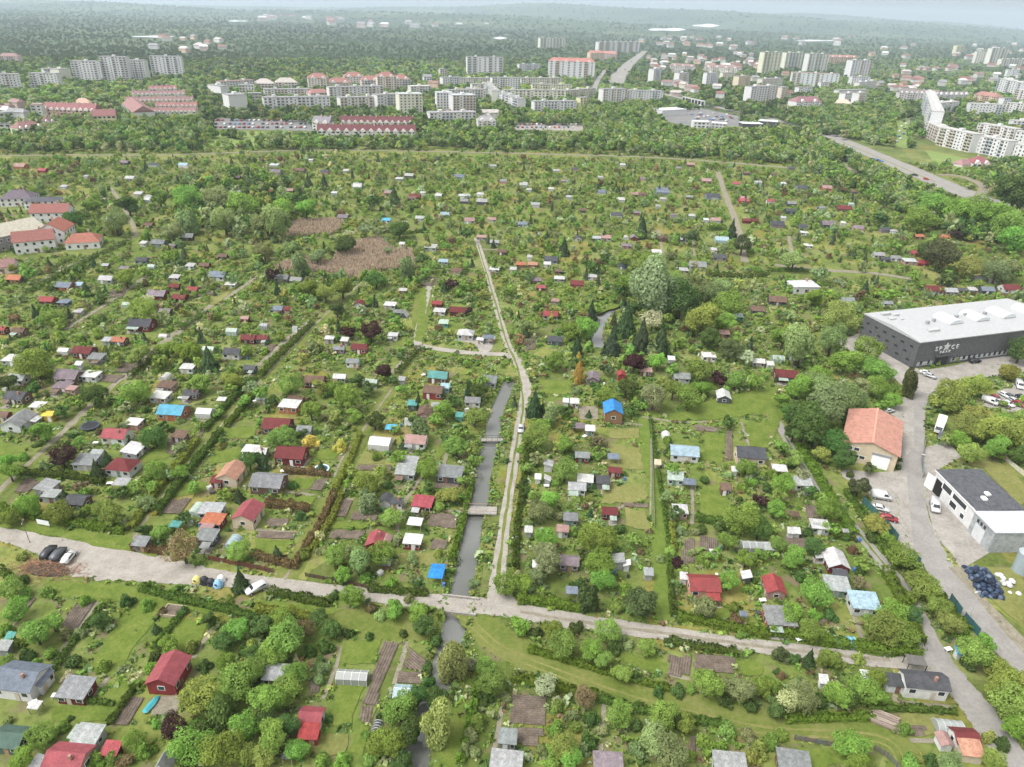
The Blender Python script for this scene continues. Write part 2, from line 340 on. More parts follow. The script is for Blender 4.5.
strip('dirt_road', [(430, 283, 2.6), (418, 338, 3), (428, 347, 3.2), (470, 353, 3.2), (505, 355, 3.4), (519, 362, 4)], 'dirt', 'pale dirt track linking the canal road to the left plots')
strip('dirt_road', [(476, 238, 2.6), (484, 262, 2.5), (494, 298, 2.6), (506, 340, 2.8), (518, 365, 3), (526, 385, 3.6), (523, 405, 2.8), (517, 440, 2.7), (508, 500, 2.7), (500, 560, 3), (498, 590, 4.2), (503, 608, 8)], 'dirt', 'narrow dirt road running along the canal')
strip('dirt_road', [(-30, 526, 4.6), (0, 533, 4.6), (40, 544, 5.4), (75, 555, 9.5), (110, 562, 11), (150, 568, 8.5), (200, 576, 5.6), (255, 583, 4.2), (330, 591, 4.0), (420, 600, 4.2), (470, 605, 4.4), (503, 608, 4.8), (560, 619, 4.3),
       (640, 630, 3.8), (740, 644, 3.6), (840, 656, 3.6), (900, 661, 4.4), (935, 664, 6.5)], 'dirt', 'pale main dirt road crossing the gardens from side to side')
strip('dirt_road', [(770, 408, 2.2), (783, 432, 2.6), (800, 462, 2.4), (838, 508, 2.4), (868, 545, 2.8), (898, 582, 3.4), (915, 612, 4), (928, 642, 5), (948, 674, 6), (972, 703, 6), (996, 735, 6), (1018, 770, 6), (1035, 800, 6)], 'asphalt', 'grey track climbing past the gardens on the right')
strip('far_path', [(-30, 156, 4), (80, 155, 4), (160, 155, 4), (250, 152, 4), (330, 150, 4), (500, 153, 5), (640, 157, 5), (720, 162, 5), (790, 168, 5)], 'path', 'pale straight path at the far edge of the gardens')
strip('dirt_road', [(718, 172, 4), (726, 196, 4), (737, 225, 4), (745, 262, 4)], 'path', 'pale dirt lane climbing through the far right gardens')
strip('dirt_road', [(775, 265, 4), (820, 270, 4), (870, 273, 4), (912, 279, 4)], 'path', 'pale dirt lane crossing the right gardens')
strip('road_crown', [(478, 245, .6), (494, 298, .7), (506, 340, .7), (517, 366, .7), (523, 405, .7), (517, 440, .7), (508, 500, .7), (500, 560, .8), (498, 588, .8)], 'trackgrass', 'thin grassy crown between the wheel tracks of the canal road', protect=False, jag=.5)
strip('road_crown', [(520, 611.5, .8), (560, 619, .9), (640, 630, .9), (740, 644, .9), (840, 656, .8), (890, 660, .8)], 'path', 'darker crown between the wheel tracks of the main dirt road', protect=False, jag=.4)
strip('road_crown', [(784, 434, .5), (800, 462, .5), (838, 508, .5), (868, 545, .6), (898, 582, .6), (913, 610, .6)], 'trackgrass', 'grassy crown between the wheel tracks of the right track', protect=False, jag=.5)
# asphalt street, yards
strip('street', [(1004, 356, 6), (960, 372, 8), (925, 384, 8), (915, 402, 7), (914, 430, 6), (911, 470, 6.4), (914, 515, 7), (935, 560, 7), (965, 603, 7), (1000, 640, 7), (1045, 682, 7)], 'asphalt', 'worn grey street running past the workshop and the garage', jag=.03)
LAWNQ = []
M['plaza'] = two_noise('worn_plaza', [(.13, .13, .13), (.17, .168, .165), (.21, .205, .2)], .08, .5)
YARDS = [('concrete', 'gravel yard round the big hall', [(836, 342), (866, 331), (921, 371), (1006, 357), (1040, 352), (1040, 370), (960, 381), (928, 394), (902, 386), (884, 368), (852, 352)]),
         ('concrete', 'pale parking yard below the workshop', [tp('C4', *q) for q in ((250, 385), (330, 385), (400, 395), (530, 385), (545, 560), (560, 700), (600, 767), (520, 700), (470, 590), (400, 520), (380, 450), (300, 420))]),
         ('concrete', 'worn yard behind the workshop', [tp('C4', *q) for q in ((440, 150), (560, 120), (560, 300), (530, 330), (500, 190))]),
         ('concrete', 'worn concrete yard of the garage', [tp('C4', *q) for q in ((595, 300), (690, 270), (740, 335), (650, 385), (640, 470), (870, 690), (740, 767), (700, 700), (640, 640), (600, 480))]),
         ('path', 'sandy verge along the street', [tp('D4', *q) for q in ((690, 0), (760, 0), (780, 60), (850, 140), (950, 240), (1000, 290), (1000, 350), (920, 270), (800, 120))]),
         ('path', 'sandy garden yard by the cabin', [tp('C3', *q) for q in ((255, 140), (330, 140), (330, 190), (260, 190))]),
         ('path', 'sandy yard in front of the barn', [tp('D1', *q) for q in ((590, 500), (700, 490), (680, 560), (580, 570))]),
         ('concrete', 'pale yard beside the white tents', [tp('B2', *q) for q in ((760, 615), (920, 600), (905, 650), (870, 680), (840, 630))]),
         ('concrete', 'paved terrace in front of the cabin', [tp('C2', *q) for q in ((110, 350), (210, 345), (180, 380), (110, 382))]),
         ('plaza', 'grey station forecourt', [(660, 112), (700, 108), (738, 116), (748, 127), (700, 128), (668, 122)]),
         ('plaza', 'pale car park among the blocks', [(214, 118), (312, 121), (312, 131), (214, 129)]),
         ('concrete', 'pale car park before the long white block', [(515, 123), (583, 123), (583, 131), (515, 130)]),
         ('concrete', 'car park beside the curved estate', [(898, 118), (910, 118), (908, 134), (905, 146), (896, 144)])]
for mm, lab, q in YARDS: patch('paved_yard', q, mm, lab)
for t, q, mm, lab in [('D1', ((520, 130), (620, 155), (440, 430), (330, 400), (420, 260)), 'lawn', 'sloping lawn between two garden paths'),
        ('D1', ((620, 195), (800, 220), (735, 340), (560, 330)), 'lawn', 'lawn above the red barn'),
        ('D1', ((205, 530), (330, 520), (480, 440), (510, 470), (410, 600), (210, 590)), 'lawn', 'lawn beside the striped shed'),
        ('D1', ((150, 50), (540, 75), (800, 140), (985, 170), (985, 205), (600, 150), (200, 110)), 'lawn', 'grass verge below the dirt road'),
        ('D2', ((0, 120), (250, 150), (330, 170), (250, 190), (0, 160)), 'lawn', 'grass verge below the parked car'),
        ('C1', ((0, 565), (480, 640), (620, 690), (600, 720), (300, 660), (0, 600)), 'lawn', 'grass verge above the dirt road'),
        ('C1', ((520, 330), (640, 295), (655, 330), (560, 360)), 'lawn', 'small lawn by the white greenhouse'),
        ('C1', ((830, 300), (940, 300), (900, 355), (800, 355)), 'lawn', 'small lawn beside the grass lane'),
        ('C1', ((0, 280), (115, 295), (60, 345), (0, 345)), 'lawn', 'lawn beside the left lane'),
        ('C1', ((650, 430), (800, 430), (790, 470), (640, 500)), 'lawn', 'lawn below the salmon cabin'),
        ('C1', ((870, 225), (985, 220), (970, 260), (860, 265)), 'lawn', 'lawn right of the grass lane'),
        ('C2', ((285, 585), (430, 588), (415, 615), (268, 612)), 'lawn', 'bright green lawn strip between beds'),
        ('C2', ((60, 490), (240, 480), (200, 525), (50, 525)), 'lawn', 'lawn enclosed by a brown hedge'),
        ('C2', ((0, 650), (145, 655), (100, 712), (0, 705)), 'lawn', 'lawn by the grass lane'),
        ('C2', ((125, 418), (225, 415), (200, 462), (120, 462)), 'lawn', 'small lawn beside the grey cabin'),
        ('C2', ((555, 700), (690, 700), (690, 748), (550, 748)), 'drylawn', 'dry lawn below the white shed'),
        ('C2', ((400, 325), (495, 320), (490, 362), (390, 362)), 'drylawn', 'dry lawn beside the white greenhouse'),
        ('C2', ((235, 300), (330, 312), (300, 350), (220, 345)), 'lawn', 'lawn round the paddling pool'),
        ('C2', ((705, 280), (740, 275), (720, 330), (690, 350)), 'lawn', 'narrow lawn near the canal'),
        ('D2', ((335, 280), (485, 280), (455, 372), (325, 372)), 'lawn', 'lawn above the long greenhouse'),
        ('D2', ((310, 442), (420, 442), (365, 620), (280, 600)), 'lawn', 'lawn below the long greenhouse'),
        ('D2', ((220, 640), (355, 650), (340, 720), (180, 720)), 'drylawn', 'worn lawn below the red cabin'),
        ('D2', ((410, 530), (460, 535), (400, 720), (350, 720)), 'lawn', 'grass strip beside the big bed'),
        ('C3', ((100, 40), (230, 40), (232, 92), (120, 92)), 'lawn', 'bright lawn by the orange conifer'),
        ('C3', ((600, 170), (780, 110), (985, 70), (985, 165), (800, 190), (600, 195)), 'lawn', 'wide meadow by the open white shelter'),
        ('C3', ((370, 285), (490, 300), (508, 385), (375, 375)), 'drylawn', 'dry lawn with the small red shed'),
        ('C3', ((345, 440), (512, 440), (516, 500), (440, 512), (345, 510)), 'drylawn', 'dry lawn above the maroon shed'),
        ('C3', ((430, 530), (520, 540), (525, 612), (430, 600)), 'drylawn', 'dry lawn beside the maroon shed'),
        ('C3', ((370, 225), (490, 225), (495, 265), (380, 265)), 'drylawn', 'dry grass below the blue cabin'),
        ('C3', ((720, 455), (830, 430), (835, 575), (715, 565)), 'lawn', 'overgrown lawn near the patterned tarp'),
        ('C3', ((735, 240), (815, 250), (800, 370), (730, 340)), 'lawn', 'lawn right of the pale workshop'),
        ('C3', ((890, 205), (985, 195), (985, 300), (915, 290)), 'lawn', 'lawn behind the slate roofed house'),
        ('C4', ((700, 345), (935, 360), (985, 450), (985, 500), (960, 520), (830, 380)), 'drylawn', 'dry grass behind the garage'),
        ('D4', ((760, 0), (985, 0), (985, 230), (880, 150)), 'drylawn', 'dry grass round the stored bags'),
        ('D4', ((500, 560), (660, 560), (640, 650), (530, 650)), 'drylawn', 'dry lawn left of the barrel greenhouse'),
        ('D4', ((110, 690), (280, 700), (400, 720), (400, 767), (120, 767)), 'lawn', 'lawn inside the slat fence'),
        ('D3', ((410, 330), (560, 330), (600, 420), (470, 390)), 'lawn', 'lawn left of the dark beds'),
        ('D3', ((700, 170), (870, 160), (960, 215), (720, 195)), 'lawn', 'lawn below the red roofed cabin'),
        ('D3', ((860, 360), (960, 365), (960, 420), (860, 410)), 'lawn', 'lawn right of the dark beds'),
        ('B3', ((150, 390), (420, 430), (410, 485), (320, 520), (190, 490)), 'lawn', 'meadow beside the stream'),
        ('B1', ((710, 440), (850, 420), (920, 400), (830, 480), (720, 475)), 'drylawn', 'dry lawn by the slate cabin'),
        ('B2', ((625, 420), (655, 420), (650, 620), (610, 620)), 'lawn', 'grassy lane above the dirt track'),
        ('C4', ((0, 40), (50, 130), (60, 170), (20, 260), (0, 240)), 'lawn', 'lawn beside the curved track')]:
    LAWNQ.append([tp(t, *p) for p in q]); patch('lawn', [tp(t, *p) for p in q], mm, lab, protect=t[0] in 'CD', wob=.5)
# ------------------------------------------------------------------ vegetation prototypes
def leaf_quads(P, N, s, rng, stretch=1.0):
    n = len(P); a = rng.normal(size=(n, 3)); u = np.cross(N, a); u /= np.linalg.norm(u, axis=1, keepdims=True)+1e-9
    w = np.cross(N, u); s = s*(.6+.8*rng.random((n, 1)))
    u = u*s; w = w*s*stretch
    return np.stack([P-u*.5-w*.25, P+w*.6-u*.1, P+u*.55+w*.2, P-w*.6+u*.1], 1)
def sphere_dirs(n, rng):
    d = rng.normal(size=(n, 3)); return d/np.linalg.norm(d, axis=1, keepdims=True)
def crown_round(seed, nl, lobes, ls, az=.85, low=-.75, spread=.70):
    rng = np.random.default_rng(seed); c = sphere_dirs(lobes, rng)*rng.random((lobes, 1))**.45*spread
    c[:, 2] = c[:, 2]*az; c = c[c[:, 2] > low]; r = .2+.24*rng.random(len(c)); r[0] = .48; c[0] = (0, 0, 0)
    P = []; N = []; T = []; k = 0
    per = int(nl*1.7/len(c))
    for i in range(len(c)):
        d = sphere_dirs(per, rng); rr = r[i]*(.66+.3*rng.random((per, 1))+.34*rng.random((per, 1))**4)*(1+.12*np.sin(7*d[:, :1]+i)*np.cos(6*d[:, 1:2]))
        p = c[i]+d*rr*np.array([1, 1, .85]); dist = np.linalg.norm(p[:, None]-c[None], axis=2)/r[None]
        dist[:, i] = 9; ok = dist.min(1) > .72; p = p[ok]
        P.append(p); N.append(d[ok]*.9+rng.normal(size=(len(p), 3))*.5+np.array([0, 0, .35])); T.append(np.full(len(p), .84+.32*rng.random())*(.86+.28*rng.random(len(p))))
    P = np.concatenate(P); N = np.concatenate(N); T = np.concatenate(T); N /= np.linalg.norm(N, axis=1, keepdims=True)
    return leaf_quads(P, N, ls, rng), T
def crown_cone(seed, nl, ls, taper=1.0, col=0.0):
    rng = np.random.default_rng(seed); z = rng.random(nl)**(1.25 if not col else 1.0)
    R = (1-z)**taper if not col else np.sin(np.pi*np.clip(z*.86+.12, 0, 1))**.6*.95
    nw = 11; ph = rng.random(nw)*6; lev = np.floor(z*nw).astype(int).clip(0, nw-1); fr = z*nw-lev
    a = rng.random(nl)*2*np.pi; nb = 7+2*(lev % 3); arm = .5+.5*np.cos(a*nb+ph[lev]); q = rng.random(nl)**.4
    rr = R*(.55+.45*q)*(.72+.28*arm)*(1.0-.16*fr)*(1+.1*rng.normal(size=nl))*(.9+.2*np.sin(a*3+lev*1.7))
    P = np.stack([rr*np.cos(a), rr*np.sin(a), z-(.05*q)], 1)
    N = np.stack([np.cos(a)*.7, np.sin(a)*.7, .55+0*a], 1)+rng.normal(size=(nl, 3))*.4; N /= np.linalg.norm(N, axis=1, keepdims=True)
    return leaf_quads(P, N, ls*(1.1-.5*z[:, None]), rng, 1.2), (.82+.36*rng.random(nw))[lev]*(.85+.3*rng.random(nl))
def crown_willow(seed, nl, ls):
    rng = np.random.default_rng(seed); n = 16; c = sphere_dirs(n, rng)*rng.random((n, 1))**.4*np.array([.6, .6, .85]); P = []; N = []; T = []
    for i in range(n):
        m_ = nl//n; d = sphere_dirs(m_, rng); p = c[i]+d*np.array([.36, .36, .5])*(.75+.3*rng.random((m_, 1))); p[:, 2] -= .12*rng.random(m_)
        P.append(p); N.append(d*[1, 1, .3]+rng.normal(size=(m_, 3))*.4+[0, 0, .2]); T.append(np.full(m_, .88+.24*rng.random())*(.85+.3*rng.random(m_)))
    P = np.concatenate(P); N = np.concatenate(N); N /= np.linalg.norm(N, axis=1, keepdims=True)
    return leaf_quads(P, N, ls, rng, 1.7), np.concatenate(T)
def crown_low(seed, nl, ls):
    q, t = crown_round(seed, nl, 9, ls, .55, -.28, .7); q = q.copy(); q[..., 2] += .28; return q, t
def crown_sparse(seed, nl, ls):
    return crown_round(seed, nl, 26, ls, .75, -.5, .78)
def to_mesh(name, q, t):
    V = q.reshape(-1, 3); me = bulk_mesh(name, V, np.arange(len(V)).reshape(-1, 4))
    a = me.attributes.new('tint', 'FLOAT_COLOR', 'POINT'); tt = np.repeat(np.clip(t, .4, 1.7), 4)
    a.data.foreach_set('color', np.stack([tt*(1.03), tt, tt*.95, np.ones_like(tt)], 1).astype(np.float32).ravel()); me.materials.append(M['leaf']); return me
PR = {'round': [to_mesh('crown', *crown_round(s, 4600, l, .084)) for s, l in ((1, 14), (2, 18), (3, 22), (4, 12), (5, 16))],
      'dense': [to_mesh('crown', *crown_round(s, 5000, l, .08)) for s, l in ((11, 24), (12, 30))],
      'cone': [to_mesh('crown', *crown_cone(s, 3600, .10)) for s in (21, 22, 23)],
      'column': [to_mesh('crown', *crown_cone(s, 1800, .13, 1, 1)) for s in (31, 32)],
      'willow': [to_mesh('crown', *crown_willow(s, 3400, .1)) for s in (41, 42, 43)],
      'sparse': [to_mesh('crown', *crown_sparse(s, 3600, .07)) for s in (51, 52)],
      'giant': [to_mesh('crown', *crown_round(s, 8000, l, .062)) for s, l in ((71, 30), (72, 38), (73, 26))], 'giantwillow': [to_mesh('crown', *crown_willow(s, 8500, .06)) for s in (81, 82)],
      'low': [to_mesh('shrub', *crown_low(s, 1500, .13)) for s in (61, 62, 63, 64, 65)]}
def trunk_mesh(seed, limbs=4):
    rng = random.Random(seed); b = MB(); b.tube((0, 0, -.02), (.02, 0, .45), .09, .065, 7); b.tube((.02, 0, .44), (0, .03, .95), .065, .02, 6)
    for k in range(limbs):
        a = k*6.28/limbs+rng.random(); z = .38+.1*k/limbs
        b.tube((.02, 0, z), (math.cos(a)*.3, math.sin(a)*.3, z+.35), .045, .015, 5)
    return b.mesh('trunk')
TRUNK = [trunk_mesh(s) for s in range(3)]; TRUNKC = MB().tube((0, 0, -.02), (0, 0, .9), .05, .012, 6).mesh('trunk')
FOLG = 1.92
FOL = {'b': ((.100, .172, .020), 'bright green'), 'y': ((.14, .18, .03), 'yellow green'), 'd': ((.045, .085, .017), 'dark green'), 'o': ((.125, .17, .062), 'pale olive green'),
       'p': ((.035, .016, .018), 'dark purple'), 'c': ((.046, .08, .03), 'dark green'), 'l': ((.09, .13, .028), 'light green'), 'k': ((.165, .13, .05), 'yellow brown'),
       'w': ((.22, .25, .13), 'pale blossoming'), 'r': ((.11, .085, .04), 'reddish brown'), 'f': ((.42, .36, .03), 'yellow flowering'), 'K': ((.27, .19, .03), 'golden orange'),
       'C': ((.04, .066, .03), 'blackish green'), 'D': ((.035, .06, .02), 'deep green'), 'R': ((.048, .064, .022), 'brownish green'), 'O': ((.15, .185, .08), 'silvery green'), 'E': ((.05, .075, .025), 'dark olive'), 'T': ((.15, .185, .05), 'pale yellowish olive')}
FOL = {k: (tuple(min(.62, (c*.86+.14*(.3*v[0][0]+.6*v[0][1]+.1*v[0][2]))*FOLG+.004) for c in v[0]), v[1]) for k, v in FOL.items()}
COUNT = {'tree': 0, 'shrub': 0, 'conifer': 0}
def scale_at_center(px, py, r_px):
    m_ = mpp(px, py); return r_px*m_
def plant(px, py, r_px, code, hand=True, kind=None, extra=''):
    """a tree or shrub whose crown centre shows at that pixel with that pixel radius, standing on the ground"""
    colr, cname = FOL[code]; r = max(.6, r_px*mpp(px, py)*.98)
    con = code in 'cClKD' and kind != 'tree'
    if kind is None: kind = 'conifer' if con else ('shrub' if r < 2.0 or code == 'f' else 'tree')
    if con and code == 'D': con = True
    j = lambda c, a: tuple(max(.004, v*(1+random.uniform(-a, a))) for v in c)
    colr = j(colr, .10)
    if kind == 'conifer':
        hgt = r*(2.9 if code in 'CKD' else 2.35); rr = r*(1.02 if code != 'K' else .72); zc = hgt*.42
        p = at(px, py, zc)
        ro = root('conifer', (p.x, p.y, 0), random.uniform(0, 6.28), 'conifer', group='conifers in the gardens', desc=f'{cname} {"column shaped" if code in "lK" else "pointed"} conifer', px=px, py=py)
        o = obj('crown', random.choice(PR['column' if code in 'lK' else 'cone']), 'leaf', ro, colr, (0, 0, .25), 0, (rr, rr, hgt-.25))
        obj('trunk', TRUNKC, 'bark', ro, None, (0, 0, 0), 0, (hgt*.45, hgt*.45, hgt*.9))
    elif kind == 'shrub':
        hgt = r*random.uniform(1.0, 1.35); p = at(px, py, hgt*.45)
        o = obj('shrub', random.choice(PR['low']), 'leaf', None, colr, (p.x, p.y, -.05), random.uniform(0, 6.28), (r, r, hgt*1.15))
        tag(o, 'shrub', None, 'shrubs in the gardens', f'{cname} shrub', px, py); ro = o; zc = hgt*.5
    else:
        if code in 'kETO' or (code == 'o' and random.random() < .35): pr, asp = PR['willow' if code != 'k' else 'sparse'], random.uniform(1.0, 1.2)*(1.3 if code in 'ET' else 1)
        elif code in 'wr': pr, asp = PR['sparse'], .85
        elif code in 'pR': pr, asp = PR['dense'], .95
        else: pr, asp = PR['round']+PR['dense'][:1], random.uniform(.82, 1.02)
        if r_px > 13.5 and code not in 'kwr': pr = PR['giantwillow' if code in 'OET' else 'giant']
        zc = r*asp*.86+r*.28; p = at(px, py, zc); nm = {'o': 'willow_tree', 'O': 'willow_tree', 'k': 'willow_tree', 'w': 'fruit_tree', 'r': 'bare_tree'}.get(code, 'broadleaf_tree')
        if code == 'k': zc = r*1.25; p = at(px, py, zc)
        shape = 'tree' if r < 3.4 else ('broad tree' if asp < 1.02 else 'tall tree')
        ro = root(nm, (p.x, p.y, 0), random.uniform(0, 6.28), 'tree', group='trees in the gardens', desc=f'{cname} {shape}', px=px, py=py)
        k1, k2 = random.uniform(.86, 1.1), random.uniform(.86, 1.1); cr = obj('crown', random.choice(pr), 'leaf', ro, colr, (0, 0, zc), 0, (r*k1, r*k2, r*asp)); cr.rotation_euler = (random.uniform(-.15, .15), random.uniform(-.15, .15), 0)
        obj('trunk', random.choice(TRUNK), 'bark', ro, None, (0, 0, 0), 0, (r*.9, r*.9, zc*1.1))
    COUNT[kind] += 1
    FOOT.append((p.x, p.y, r*.6))
    return ro, p, r
